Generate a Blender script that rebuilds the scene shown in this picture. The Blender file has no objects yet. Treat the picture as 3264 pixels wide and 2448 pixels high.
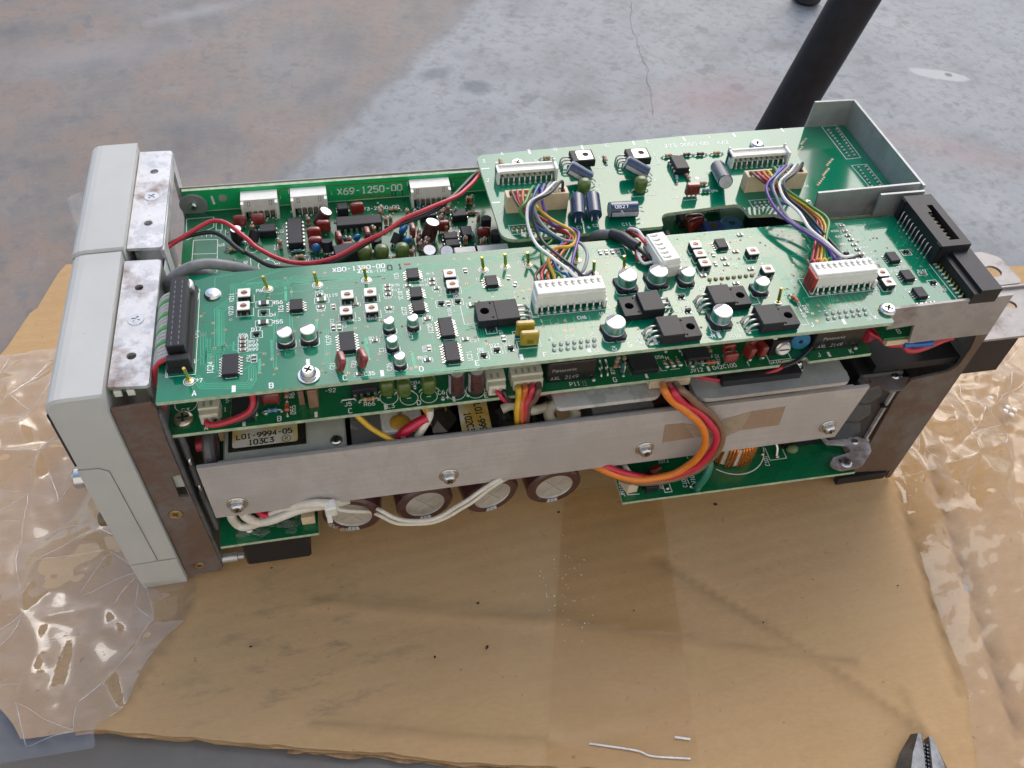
import bpy, bmesh, math, random
from mathutils import Matrix, Vector, noise, Euler
from mathutils.geometry import tessellate_polygon
rnd = random.Random(7)
R = math.radians
SC = bpy.context.scene
S = 0.001                                   # the scene is written in millimetres

# ------------------------------------------------------------------ camera
cam_data = bpy.data.cameras.new("camera")
cam_data.sensor_width = 36.0
cam_data.lens = 30.4897
cam_data.clip_start = 0.01
cam_data.clip_end = 500.0
cam = bpy.data.objects.new("camera", cam_data)
SC.collection.objects.link(cam)
cam.matrix_world = Matrix([[0.979386, 0.110531, -0.169077, 0.084397], [-0.193857, 0.749558, -0.632916, -0.20265], [0.056776, 0.652645, 0.755534, 0.351365], [0.0, 0.0, 0.0, 1.0]])
SC.camera = cam

# ------------------------------------------------------------------ sky, sun, exposure
SUN_EL, SUN_AZ = 45.0, 27.0                # azimuth from +Y towards +X
world = bpy.data.worlds.new("World")
SC.world = world
world.use_nodes = True
wn = world.node_tree.nodes
wn.clear()
sky = wn.new("ShaderNodeTexSky")
sky.sky_type = 'NISHITA'
sky.sun_disc = False
sky.sun_elevation = R(SUN_EL)
sky.sun_rotation = R(SUN_AZ)
sky.air_density = 1.0
sky.dust_density = 2.6
sky.ozone_density = 0.6
bg = wn.new("ShaderNodeBackground")
bg.inputs['Strength'].default_value = 0.15
wo = wn.new("ShaderNodeOutputWorld")
world.node_tree.links.new(sky.outputs[0], bg.inputs[0])
world.node_tree.links.new(bg.outputs[0], wo.inputs[0])
sun_data = bpy.data.lights.new("sun", 'SUN')
sun_data.energy = 0.5
sun_data.angle = R(45)
sun_data.color = (1.0, 0.995, 0.985)
sun = bpy.data.objects.new("sun", sun_data)
SC.collection.objects.link(sun)
_d = Vector((math.sin(R(SUN_AZ))*math.cos(R(SUN_EL)), math.cos(R(SUN_AZ))*math.cos(R(SUN_EL)), math.sin(R(SUN_EL))))
sun.rotation_euler = _d.to_track_quat('Z', 'Y').to_euler()
SC.view_settings.view_transform = 'Standard'
SC.view_settings.look = 'None'
SC.view_settings.exposure = 0.7
SC.view_settings.gamma = 1.0
SC.render.engine = 'CYCLES'
SC.cycles.max_bounces = 10
SC.cycles.transparent_max_bounces = 16

# ------------------------------------------------------------------ materials
def node_mat(name):
    m = bpy.data.materials.new(name); m.use_nodes = True
    nt = m.node_tree; b = nt.nodes['Principled BSDF']
    return m, nt, b
def N(nt, t, **kw):
    n = nt.nodes.new(t)
    for k, v in kw.items():
        if k in n.inputs: n.inputs[k].default_value = v
        else: setattr(n, k, v)
    return n
def L(nt, a, b): nt.links.new(a, b)
def coords(nt): return nt.nodes.new("ShaderNodeTexCoord").outputs['Object']
def noise_n(nt, scale, detail=4, rough=0.6, vec=None):
    n = N(nt, "ShaderNodeTexNoise", Scale=scale, Detail=detail, Roughness=rough)
    if vec is not None: L(nt, vec, n.inputs['Vector'])
    return n
def ramp(nt, fac, stops):
    r = nt.nodes.new("ShaderNodeValToRGB"); L(nt, fac, r.inputs[0])
    e = r.color_ramp.elements
    while len(e) < len(stops): e.new(0.5)
    for i, (p, c) in enumerate(stops):
        e[i].position = p; e[i].color = c if len(c) == 4 else (*c, 1)
    return r.outputs[0]
def mixc(nt, fac, a, b, mode='MIX'):
    m = nt.nodes.new("ShaderNodeMix"); m.data_type = 'RGBA'; m.blend_type = mode
    for sock, v in ((m.inputs[0], fac), (m.inputs[6], a), (m.inputs[7], b)):
        if hasattr(v, 'is_linked'): L(nt, v, sock)
        elif isinstance(v, (int, float)): sock.default_value = v
        else: sock.default_value = (*v, 1) if len(v) == 3 else v
    return m.outputs[2]
def math_n(nt, op, a, b=0.0, c=None, clamp=False):
    m = nt.nodes.new("ShaderNodeMath"); m.operation = op; m.use_clamp = clamp
    for i, v in enumerate((a, b) if c is None else (a, b, c)):
        if hasattr(v, 'is_linked'): L(nt, v, m.inputs[i])
        else: m.inputs[i].default_value = v
    return m.outputs[0]
def bump(nt, b, height, strength=0.3, dist=0.0005):
    n = N(nt, "ShaderNodeBump", Strength=strength, Distance=dist)
    L(nt, height, n.inputs['Height']); L(nt, n.outputs[0], b.inputs['Normal'])
    return n
_M = {}
def M(name, col, rough=0.5, metal=0.0, spec=0.5, vary=0.12, scale=400.0, trans=0.0, coat=0.0, bumps=0.0):
    if name in _M: return _M[name]
    m, nt, b = node_mat(name)
    b.inputs['Roughness'].default_value = rough
    b.inputs['Metallic'].default_value = metal
    b.inputs['Specular IOR Level'].default_value = spec
    if trans: b.inputs['Transmission Weight'].default_value = trans
    if coat: b.inputs['Coat Weight'].default_value = coat; b.inputs['Coat Roughness'].default_value = 0.08
    nz = noise_n(nt, scale, 3, 0.6, coords(nt))
    lo = tuple(c*(1-vary) for c in col); hi = tuple(min(1, c*(1+vary)) for c in col)
    L(nt, ramp(nt, nz.outputs[0], [(0.35, lo), (0.65, hi)]), b.inputs['Base Color'])
    rr = nt.nodes.new("ShaderNodeMapRange"); L(nt, nz.outputs[0], rr.inputs[0])
    rr.inputs[3].default_value = max(0.02, rough*0.85); rr.inputs[4].default_value = min(1, rough*1.15)
    L(nt, rr.outputs[0], b.inputs['Roughness'])
    if bumps: bump(nt, b, nz.outputs[0], bumps, 0.0002)
    _M[name] = m
    return m

# ------------------------------------------------------------------ mesh building
class MB:
    def __init__(s): s.v = []; s.f = []; s.mi = []; s.sm = []; s.T = Matrix.Identity(4)
    def at(s, x=0, y=0, z=0, rx=0, ry=0, rz=0):
        s.T = Matrix.Translation((x, y, z)) @ Euler((R(rx), R(ry), R(rz))).to_matrix().to_4x4(); return s
    def add(s, vs, fs, m=0, smooth=False):
        o = len(s.v); T = s.T
        s.v += [tuple(T @ Vector(p)) for p in vs]
        s.f += [tuple(i+o for i in f) for f in fs]; s.mi += [m]*len(fs); s.sm += [smooth]*len(fs)
        return s
    def box(s, x, y, z, w, d, h, m=0, c=0.0, mt=None):
        """box with its base centre at x, y, z; c = chamfer of the vertical and top edges"""
        x0, x1, y0, y1, z0, z1 = x-w/2, x+w/2, y-d/2, y+d/2, z, z+h
        mt = m if mt is None else mt
        if c <= 0:
            s.add([(x0,y0,z0),(x1,y0,z0),(x1,y1,z0),(x0,y1,z0),(x0,y0,z1),(x1,y0,z1),(x1,y1,z1),(x0,y1,z1)],
                  [(0,3,2,1),(0,1,5,4),(1,2,6,5),(2,3,7,6),(3,0,4,7)], m)
            return s.add([(x0,y0,z1),(x1,y0,z1),(x1,y1,z1),(x0,y1,z1)], [(0,1,2,3)], mt)
        def ring(zz, i, k):
            return [(x0+i+k,y0+i,zz),(x1-i-k,y0+i,zz),(x1-i,y0+i+k,zz),(x1-i,y1-i-k,zz),(x1-i-k,y1-i,zz),(x0+i+k,y1-i,zz),(x0+i,y1-i-k,zz),(x0+i,y0+i+k,zz)]
        vs = ring(z0, 0, c) + ring(z1-c, 0, c) + ring(z1, c, c*0.5)
        fs = [tuple(range(7,-1,-1))]
        for a in (0, 8): fs += [(a+i, a+(i+1)%8, a+8+(i+1)%8, a+8+i) for i in range(8)]
        s.add(vs, fs, m)
        return s.add(ring(z1, c, c*0.5), [tuple(range(8))], mt)
    def lathe(s, prof, seg=16, m=0, smooth=True, caps=(True, True), axis='z', mats=None):
        """prof: list of (r, z); hard rings are repeated by the caller"""
        for i in range(len(prof)-1):
            (r0, z0), (r1, z1) = prof[i], prof[i+1]
            vs = []
            for k in range(seg):
                a = 2*math.pi*k/seg; c, sn = math.cos(a), math.sin(a)
                vs += [(r0*c, r0*sn, z0), (r1*c, r1*sn, z1)]
            fs = [(2*k, (2*k+2)%(2*seg), (2*k+3)%(2*seg), 2*k+1) for k in range(seg)]
            s.add(vs, fs, mats[i] if mats else m, smooth)
        for e, (r, z) in ((0, prof[0]), (1, prof[-1])):
            if caps[e] and r > 1e-6:
                vs = [(r*math.cos(2*math.pi*k/seg), r*math.sin(2*math.pi*k/seg), z) for k in range(seg)]
                mm = (mats[0] if e == 0 else mats[-1]) if mats else m
                s.add(vs, [tuple(range(seg)) if e else tuple(range(seg-1, -1, -1))], mm)
        return s
    def cyl(s, r, z0, z1, seg=16, m=0, c=0.0):
        if c: return s.lathe([(r, z0), (r, z1-c), (r-c, z1)], seg, m)
        return s.lathe([(r, z0), (r, z1)], seg, m)
    def tube(s, pts, r, seg=8, m=0, caps=True):
        P = [Vector(p) for p in pts]; n = len(P)
        up = None; rings = []
        for i in range(n):
            t = (P[min(i+1, n-1)] - P[max(i-1, 0)])
            t = t.normalized() if t.length > 1e-9 else Vector((1, 0, 0))
            if up is None:
                up = Vector((0, 0, 1)) if abs(t.z) < 0.9 else Vector((1, 0, 0))
            a = (up - t*up.dot(t)).normalized(); b = t.cross(a); up = a
            rr = r[i] if isinstance(r, (list, tuple)) else r
            rings.append([P[i] + a*rr*math.cos(2*math.pi*k/seg) + b*rr*math.sin(2*math.pi*k/seg) for k in range(seg)])
        vs = [v for q in rings for v in q]
        fs = [(i*seg+k, i*seg+(k+1)%seg, (i+1)*seg+(k+1)%seg, (i+1)*seg+k) for i in range(n-1) for k in range(seg)]
        s.add(vs, fs, m, True)
        if caps:
            s.add(rings[0], [tuple(range(seg-1, -1, -1))], m); s.add(rings[-1], [tuple(range(seg))], m)
        return s
    def prism(s, poly, z0, z1, m=0, mside=None, holes=(), bottom=True):
        """extrude a polygon (with holes) along z"""
        mside = m if mside is None else mside
        def area(p): return sum(p[i][0]*p[(i+1)%len(p)][1]-p[(i+1)%len(p)][0]*p[i][1] for i in range(len(p)))
        loops = [list(poly) if area(poly) > 0 else list(poly)[::-1]] + [list(h) if area(h) < 0 else list(h)[::-1] for h in holes]
        flat = [p for l in loops for p in l]
        tris = tessellate_polygon([[Vector((p[0], p[1], 0)) for p in l] for l in loops])
        top = []
        for t in tris:
            a, b, c = (flat[i] for i in t)
            cr = (b[0]-a[0])*(c[1]-a[1])-(b[1]-a[1])*(c[0]-a[0])
            top.append(tuple(t) if cr > 0 else tuple(reversed(t)))
        s.add([(p[0], p[1], z1) for p in flat], top, m)
        if bottom: s.add([(p[0], p[1], z0) for p in flat], [tuple(reversed(t)) for t in top], mside)
        for l in loops:
            n = len(l)
            for i in range(n):
                a, b = l[i], l[(i+1) % n]
                s.add([(a[0],a[1],z0),(b[0],b[1],z0),(b[0],b[1],z1),(a[0],a[1],z1)], [(0,1,2,3)], mside)
        return s
    def blob(s, rx, ry, rz, z=0, seg=12, rings=8, m=0, squash=None):
        vs = []; 
        for i in range(rings+1):
            p = math.pi*i/rings - math.pi/2
            for k in range(seg):
                a = 2*math.pi*k/seg
                x, y, w = math.cos(p)*math.cos(a), math.cos(p)*math.sin(a), math.sin(p)
                if squash:
                    q = squash
                    x, y = math.copysign(abs(x)**q, x), math.copysign(abs(y)**q, y); w = math.copysign(abs(w)**q, w)
                vs.append((x*rx, y*ry, z + w*rz))
        fs = [(i*seg+k, i*seg+(k+1)%seg, (i+1)*seg+(k+1)%seg, (i+1)*seg+k) for i in range(rings) for k in range(seg)]
        return s.add(vs, fs, m, True)
    def ribbon(s, pts, w, z, m=0):
        P = [Vector((p[0], p[1])) for p in pts]; n = len(P); vs = []
        for i in range(n):
            d0 = (P[i]-P[i-1]).normalized() if i else (P[1]-P[0]).normalized()
            d1 = (P[i+1]-P[i]).normalized() if i < n-1 else d0
            t = d0 + d1; t = t.normalized() if t.length > 1e-6 else d0
            nn = Vector((-t.y, t.x)); k = w/2/max(0.5, nn.dot(Vector((-d1.y, d1.x))))
            vs += [(P[i].x+nn.x*k, P[i].y+nn.y*k, z), (P[i].x-nn.x*k, P[i].y-nn.y*k, z)]
        return s.add(vs, [(2*i+1, 2*i+3, 2*i+2, 2*i) for i in range(n-1)], m)
    def rect(s, x0, y0, x1, y1, w, z, m=0):
        for a in ((x0,y0,x1,y0),(x0,y1,x1,y1)): s.ribbon([(min(a[0],a[2])-w/2, a[1]), (max(a[0],a[2])+w/2, a[3])], w, z, m)
        for a in ((x0,y0,x0,y1),(x1,y0,x1,y1)): s.ribbon([(a[0], min(a[1],a[3])+w/2), (a[2], max(a[1],a[3])-w/2)], w, z, m)
        return s
    def ring(s, x, y, r, w, z, seg=16, m=0, a0=0, a1=360):
        n = max(4, int(seg*(a1-a0)/360)); vs = []
        for i in range(n+1):
            a = R(a0+(a1-a0)*i/n); vs += [(x+(r+w/2)*math.cos(a), y+(r+w/2)*math.sin(a), z), (x+(r-w/2)*math.cos(a), y+(r-w/2)*math.sin(a), z)]
        return s.add(vs, [(2*i, 2*i+2, 2*i+3, 2*i+1) for i in range(n)], m)
    def disc(s, x, y, r, z, seg=10, m=0):
        return s.add([(x+r*math.cos(2*math.pi*i/seg), y+r*math.sin(2*math.pi*i/seg), z) for i in range(seg)], [tuple(range(seg))], m)
    def mesh(s, name, mats):
        me = bpy.data.meshes.new(name)
        me.from_pydata([(a*S, b*S, c*S) for a, b, c in s.v], [], s.f)
        for m in mats: me.materials.append(m)
        me.polygons.foreach_set('material_index', s.mi); me.polygons.foreach_set('use_smooth', s.sm)
        me.update()
        return me
    def build(s, name, mats, parent=None, loc=(0,0,0), rot=(0,0,0)):
        return link(name, s.mesh(name, mats if isinstance(mats, (list, tuple)) else [mats]), parent, loc, rot)
def link(name, me, parent=None, loc=(0,0,0), rot=(0,0,0)):
    o = bpy.data.objects.new(name, me); SC.collection.objects.link(o)
    o.parent = parent; o.location = Vector(loc)*S; o.rotation_euler = tuple(R(a) for a in rot)
    return o
def thing(name, label, cat, loc=(0,0,0), group=None):
    o = bpy.data.objects.new(name, None); SC.collection.objects.link(o)
    o.empty_display_size = 0.02; o.location = Vector(loc)*S
    o['label'] = label; o['category'] = cat
    if group: o['group'] = group
    return o
def tag(o, label, cat, group=None):
    o['label'] = label; o['category'] = cat
    if group: o['group'] = group
    return o
def struct(o): o['kind'] = 'structure'; return o
def stuff(o): o['kind'] = 'stuff'; return o
def spline(pts, n=8):
    P = [Vector(p) for p in pts]; out = []
    for i in range(len(P)-1):
        p0 = P[i-1] if i else P[0]*2-P[1]; p1, p2 = P[i], P[i+1]; p3 = P[i+2] if i+2 < len(P) else P[-1]*2-P[-2]
        for k in range(n):
            t = k/n
            out.append(0.5*((2*p1)+(p2-p0)*t+(2*p0-5*p1+4*p2-p3)*t*t+(3*p1-p0-3*p2+p3)*t**3))
    return out + [P[-1]]
def arcpoly(pts):
    """polygon with rounded corners: points (x, y) or (x, y, radius)"""
    out = []; n = len(pts)
    for i in range(n):
        p = pts[i]
        if len(p) == 2 or p[2] == 0: out.append((p[0], p[1])); continue
        a, b, c = Vector(pts[i-1][:2]), Vector(p[:2]), Vector(pts[(i+1) % n][:2])
        u, v = (a-b).normalized(), (c-b).normalized(); r = p[2]
        s0, s1 = b+u*r, b+v*r
        for k in range(6):
            t = k/5; q = s0*(1-t)**2 + b*2*t*(1-t) + s1*t*t
            out.append((q.x, q.y))
    return out
def circ(x, y, r, n=14, ax=1.0): return [(x+r*ax*math.cos(2*math.pi*k/n), y+r*math.sin(2*math.pi*k/n)) for k in range(n)]

# ------------------------------------------------------------------ lettering: flat print made from the built-in font
_texts = []
_G = {'0': [[(1,0),(0,1),(0,5),(1,6),(3,6),(4,5),(4,1),(3,0),(1,0)]], '1': [[(.9,4.8),(2.1,6),(2.1,0)],[(.9,0),(3.3,0)]], '2': [[(0,5),(1,6),(3,6),(4,5),(4,4),(0,0),(4,0)]],
 '3': [[(0,6),(4,6),(1.8,3.6),(3,3.6),(4,2.6),(4,1),(3,0),(1,0),(0,1)]], '4': [[(3,0),(3,6),(0,2),(4,2)]], '5': [[(4,6),(.4,6),(.2,3.4),(3,3.6),(4,2.6),(4,1),(3,0),(1,0),(0,1)]],
 '6': [[(3.6,6),(1.4,5.4),(0,3),(0,1),(1,0),(3,0),(4,1),(4,2.4),(3,3.4),(1,3.4),(0,2.4)]], '7': [[(0,6),(4,6),(1.5,0)]], '8': [[(1,3.2),(0,4.2),(0,5),(1,6),(3,6),(4,5),(4,4.2),(3,3.2),(1,3.2),(0,2.2),(0,1),(1,0),(3,0),(4,1),(4,2.2),(3,3.2)]],
 '9': [[(.4,0),(2.6,.6),(4,3),(4,5),(3,6),(1,6),(0,5),(0,3.6),(1,2.6),(3,2.6),(4,3.6)]], 'A': [[(0,0),(2,6),(4,0)],[(.7,2),(3.3,2)]], 'B': [[(0,0),(0,6),(3,6),(4,5),(4,4.1),(3,3.2),(0,3.2)],[(3,3.2),(4,2.3),(4,1),(3,0),(0,0)]],
 'C': [[(4,5),(3,6),(1,6),(0,5),(0,1),(1,0),(3,0),(4,1)]], 'D': [[(0,0),(0,6),(2.6,6),(4,4.6),(4,1.4),(2.6,0),(0,0)]], 'E': [[(4,6),(0,6),(0,0),(4,0)],[(0,3.1),(3,3.1)]], 'F': [[(4,6),(0,6),(0,0)],[(0,3.1),(3,3.1)]],
 'G': [[(4,5),(3,6),(1,6),(0,5),(0,1),(1,0),(3,0),(4,1),(4,2.8),(2.4,2.8)]], 'H': [[(0,0),(0,6)],[(4,0),(4,6)],[(0,3.1),(4,3.1)]], 'I': [[(2,0),(2,6)],[(1,0),(3,0)],[(1,6),(3,6)]], 'J': [[(3.4,6),(3.4,1),(2.4,0),(1,0),(0,1)]],
 'K': [[(0,0),(0,6)],[(4,6),(0,2.6)],[(1.4,3.7),(4,0)]], 'L': [[(0,6),(0,0),(4,0)]], 'M': [[(0,0),(0,6),(2,3),(4,6),(4,0)]], 'N': [[(0,0),(0,6),(4,0),(4,6)]], 'P': [[(0,0),(0,6),(3,6),(4,5),(4,3.8),(3,2.8),(0,2.8)]],
 'Q': [[(1,0),(0,1),(0,5),(1,6),(3,6),(4,5),(4,1),(3,0),(1,0)],[(2.6,1.4),(4.2,-.4)]], 'R': [[(0,0),(0,6),(3,6),(4,5),(4,4),(3,3),(0,3)],[(2,3),(4,0)]], 'S': [[(4,5),(3,6),(1,6),(0,5),(0,4.2),(1,3.2),(3,2.9),(4,2),(4,1),(3,0),(1,0),(0,1)]],
 'T': [[(0,6),(4,6)],[(2,6),(2,0)]], 'U': [[(0,6),(0,1),(1,0),(3,0),(4,1),(4,6)]], 'V': [[(0,6),(2,0),(4,6)]], 'W': [[(0,6),(1,0),(2,4),(3,0),(4,6)]], 'X': [[(0,0),(4,6)],[(0,6),(4,0)]], '-': [[(.6,3),(3.4,3)]], '+': [[(.2,3),(3.8,3)],[(2,1.2),(2,4.8)]],
 '/': [[(0,0),(4,6)]], '(': [[(3,6.6),(2,5),(2,1),(3,-.6)]], ')': [[(1,6.6),(2,5),(2,1),(1,-.6)]], ' ': []}
_strokes = {}
def text(key, s, x, y, h, rot=0.0, align='CENTER', bold=0.0, sx=1.0, z=0.0, mat4=None):
    """queue a word for the print mesh called key; h = cap height in mm. Capitals are drawn with a plotter's pen, as on real boards"""
    T = mat4 if mat4 is not None else Matrix.Translation((x, y, z)) @ Matrix.Rotation(R(rot), 4, 'Z') @ Matrix.Diagonal((sx, 1, 1, 1))
    if all(c in _G for c in s):
        mb = _strokes.setdefault(key, MB()); mb.T = T; u = h/6; ux = u*0.84; adv = 4.85*u; x0 = -(len(s)*adv-(adv-4*ux))/2; w = h*(0.125+bold*2.2)
        for i, c in enumerate(s):
            for k, st in enumerate(_G[c]): mb.ribbon([(x0+i*adv+a*ux, b*u-h/2) for a, b in st], w, 0.0004*k*h)
        return
    cu = bpy.data.curves.new("print", 'FONT'); cu.body = s; cu.size = h/0.7; cu.align_x = align; cu.align_y = 'CENTER'
    cu.resolution_u = 2; cu.offset = bold*h
    o = bpy.data.objects.new("print", cu); SC.collection.objects.link(o)
    _texts.append((key, o, T))
def collect_texts():
    bpy.context.view_layer.update()
    dg = bpy.context.evaluated_depsgraph_get(); out = _strokes
    for key, o, T in _texts:
        me = o.evaluated_get(dg).to_mesh(); mb = out.setdefault(key, MB()); mb.T = T
        mb.add([tuple(v.co) for v in me.vertices], [tuple(p.vertices) for p in me.polygons])
        o.evaluated_get(dg).to_mesh_clear()
    for key, o, T in _texts:
        cu = o.data; bpy.data.objects.remove(o); bpy.data.curves.remove(cu)
    _texts.clear()
    return out

# ================================================================== the setting
FZ = -5.0                                    # floor level; the cardboard's top is at z = 0
def concrete():
    m, nt, b = node_mat("stained concrete")
    co = coords(nt)
    big = noise_n(nt, 3.2, 5, 0.6, co); mid = noise_n(nt, 16, 6, 0.62, co); fine = noise_n(nt, 130, 5, 0.7, co); grit = noise_n(nt, 700, 2, 0.5, co)
    grey = ramp(nt, mid.outputs[0], [(0.30, (0.195, 0.207, 0.214)), (0.5, (0.252, 0.268, 0.276)), (0.72, (0.302, 0.316, 0.32))])
    brown = ramp(nt, mid.outputs[0], [(0.30, (0.125, 0.117, 0.113)), (0.46, (0.195, 0.17, 0.15)), (0.58, (0.225, 0.17, 0.135)), (0.75, (0.235, 0.215, 0.20))])
    # the two pours meet along a line across the floor
    P, Q = Vector((221.94, 536.48))*S, Vector((56.67, 303.03))*S
    t = (Q-P).normalized(); n = Vector((-t.y, t.x))
    if n.dot(Vector((-0.1, 0.3))-P) < 0: n = -n
    sep = nt.nodes.new("ShaderNodeSeparateXYZ"); L(nt, co, sep.inputs[0])
    d = math_n(nt, 'ADD', math_n(nt, 'MULTIPLY', sep.outputs[0], n.x), math_n(nt, 'ADD', math_n(nt, 'MULTIPLY', sep.outputs[1], n.y), -n.dot(P)))
    dj = math_n(nt, 'ADD', d, math_n(nt, 'MULTIPLY', math_n(nt, 'SUBTRACT', noise_n(nt, 22, 4, 0.6, co).outputs[0], 0.5), 0.035))
    side = nt.nodes.new("ShaderNodeMapRange"); L(nt, dj, side.inputs[0]); side.inputs[1].default_value = -0.006; side.inputs[2].default_value = 0.012
    col = mixc(nt, side.outputs[0], grey, brown)
    col = mixc(nt, ramp(nt, big.outputs[0], [(0.42, (0, 0, 0)), (0.7, (1, 1, 1))]), col, mixc(nt, 0.4, col, (0.27, 0.30, 0.315)))
    dk = ramp(nt, noise_n(nt, 46, 3, 0.55, co).outputs[0], [(0.63, (0, 0, 0)), (0.70, (1, 1, 1))])
    col = mixc(nt, math_n(nt, 'MULTIPLY', dk, 0.55), col, (0.11, 0.125, 0.14))
    dk2 = ramp(nt, noise_n(nt, 13, 4, 0.6, co).outputs[0], [(0.66, (0, 0, 0)), (0.76, (1, 1, 1))])
    col = mixc(nt, math_n(nt, 'MULTIPLY', dk2, 0.4), col, (0.15, 0.14, 0.135))
    col = mixc(nt, math_n(nt, 'MULTIPLY', ramp(nt, fine.outputs[0], [(0.36, (1, 1, 1)), (0.5, (0, 0, 0))]), 0.5), col, (0.15, 0.145, 0.14))
    col = mixc(nt, math_n(nt, 'MULTIPLY', ramp(nt, noise_n(nt, 75, 5, 0.75, co).outputs[0], [(0.34, (1, 1, 1)), (0.47, (0, 0, 0))]), 0.35), col, (0.15, 0.15, 0.155))
    col = mixc(nt, math_n(nt, 'MULTIPLY', ramp(nt, grit.outputs[0], [(0.66, (0, 0, 0)), (0.74, (1, 1, 1))]), 0.25), col, (0.4, 0.4, 0.4))
    def spot(x, y, rx, ry, ang, c, amt, soft=0.25, wob=0.5):
        nonlocal col
        mp = nt.nodes.new("ShaderNodeMapping"); mp.vector_type = 'TEXTURE'; L(nt, co, mp.inputs[0])
        mp.inputs['Location'].default_value = (x*S, y*S, FZ*S); mp.inputs['Rotation'].default_value = (0, 0, R(ang)); mp.inputs['Scale'].default_value = (rx*S, ry*S, 1)
        ln = nt.nodes.new("ShaderNodeVectorMath"); ln.operation = 'LENGTH'; L(nt, mp.outputs[0], ln.inputs[0])
        v = math_n(nt, 'ADD', ln.outputs['Value'], math_n(nt, 'MULTIPLY', math_n(nt, 'SUBTRACT', noise_n(nt, 70, 4, 0.6, co).outputs[0], 0.5), wob*2))
        k = nt.nodes.new("ShaderNodeMapRange"); L(nt, v, k.inputs[0]); k.inputs[1].default_value = 1+soft; k.inputs[2].default_value = 1-soft
        k.inputs[3].default_value = 0; k.inputs[4].default_value = amt
        col = mixc(nt, k.outputs[0], col, c)
    spot(582.01, 376.83, 24, 8, -22, (0.41, 0.425, 0.42), 0.85, 0.12, 0.35)      # dried white paint
    spot(590.12, 376.05, 3, 3, 0, (0.16, 0.14, 0.13), 0.9, 0.2, 0.3)
    spot(377.79, 359.64, 46, 26, 10, (0.30, 0.19, 0.18), 0.45, 0.8, 0.8)       # reddish smears
    spot(541.30, 269.90, 60, 14, -30, (0.29, 0.19, 0.18), 0.4, 0.8, 0.9)
    spot(270.77, 364.02, 22, 14, 0, (0.13, 0.13, 0.13), 0.6, 0.6, 0.9)         # dark oil marks
    spot(195.90, 395.86, 10, 9, 0, (0.09, 0.11, 0.13), 0.7, 0.4, 0.6)
    spot(168.69, 418.89, 13, 7, 20, (0.11, 0.13, 0.15), 0.65, 0.4, 0.7)
    spot(466.24, 435.68, 14, 10, 0, (0.12, 0.12, 0.125), 0.55, 0.5, 0.9)
    spot(-13.98, 533.97, 30, 8, 20, (0.36, 0.36, 0.37), 0.4, 0.7, 0.9)
    spot(-100.44, 470.36, 60, 20, 10, (0.30, 0.30, 0.31), 0.35, 0.8, 0.9)
    spot(-40.31, -59.76, 30, 12, 0, (0.07, 0.06, 0.055), 0.7, 0.6, 0.6)
    spot(-57.39, -63.76, 150, 60, 10, (0.125, 0.115, 0.095), 0.8, 0.7, 0.7); spot(18.53, -87.74, 160, 40, -8, (0.15, 0.135, 0.115), 0.7, 0.7, 0.7)  # near left floor painted darker and browner, against the bluish skylight
    # dark line drawn along the joint
    jd = math_n(nt, 'ABSOLUTE', math_n(nt, 'SUBTRACT', dj, 0.002)); jk = nt.nodes.new("ShaderNodeMapRange"); L(nt, jd, jk.inputs[0])
    jk.inputs[1].default_value = 0.010; jk.inputs[2].default_value = 0.0; jk.inputs[4].default_value = 0.4
    col = mixc(nt, jk.outputs[0], col, (0.13, 0.125, 0.12))
    col = mixc(nt, math_n(nt, 'MULTIPLY', ramp(nt, noise_n(nt, 240, 3, 0.6, co).outputs[0], [(0.66, (0, 0, 0)), (0.74, (1, 1, 1))]), 0.3), col, (0.10, 0.10, 0.105))
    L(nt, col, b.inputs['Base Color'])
    b.inputs['Roughness'].default_value = 0.62; b.inputs['Specular IOR Level'].default_value = 0.35
    h = math_n(nt, 'ADD', math_n(nt, 'MULTIPLY', mid.outputs[0], 1.0), math_n(nt, 'MULTIPLY', fine.outputs[0], 0.35))
    bump(nt, b, h, 0.35, 0.0015)
    return m
fl = MB(); fl.add([(-30000, -30000, FZ), (30000, -30000, FZ), (30000, 30000, FZ), (-30000, 30000, FZ)], [(0, 1, 2, 3)])
struct(fl.build("floor", [concrete()]))
# hairline crack: a thin recess read as a dark ribbon of dirt laid in it
ck = MB(); pts = [Vector((q[0], q[1])) for q in [(357.69, 526.16), (354.71, 507.27), (345.03, 488.69), (343.37, 460.58), (338.79, 431.80), (337.24, 408.50), (328.73, 374.61), (319.91, 335.45)]]
cp = []
for i in range(len(pts)-1):
    for k in range(5):
        q = pts[i].lerp(pts[i+1], k/5); cp.append((q.x+rnd.uniform(-1.6, 1.6), q.y+rnd.uniform(-1, 1)))
for i in range(len(cp)-1):
    ck.ribbon([cp[i], cp[i+1]], rnd.uniform(0.2, 0.7), FZ+0.15)
struct(ck.build("floor_crack", [M("crack dirt", (0.165, 0.162, 0.16), 0.9)]))

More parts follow.
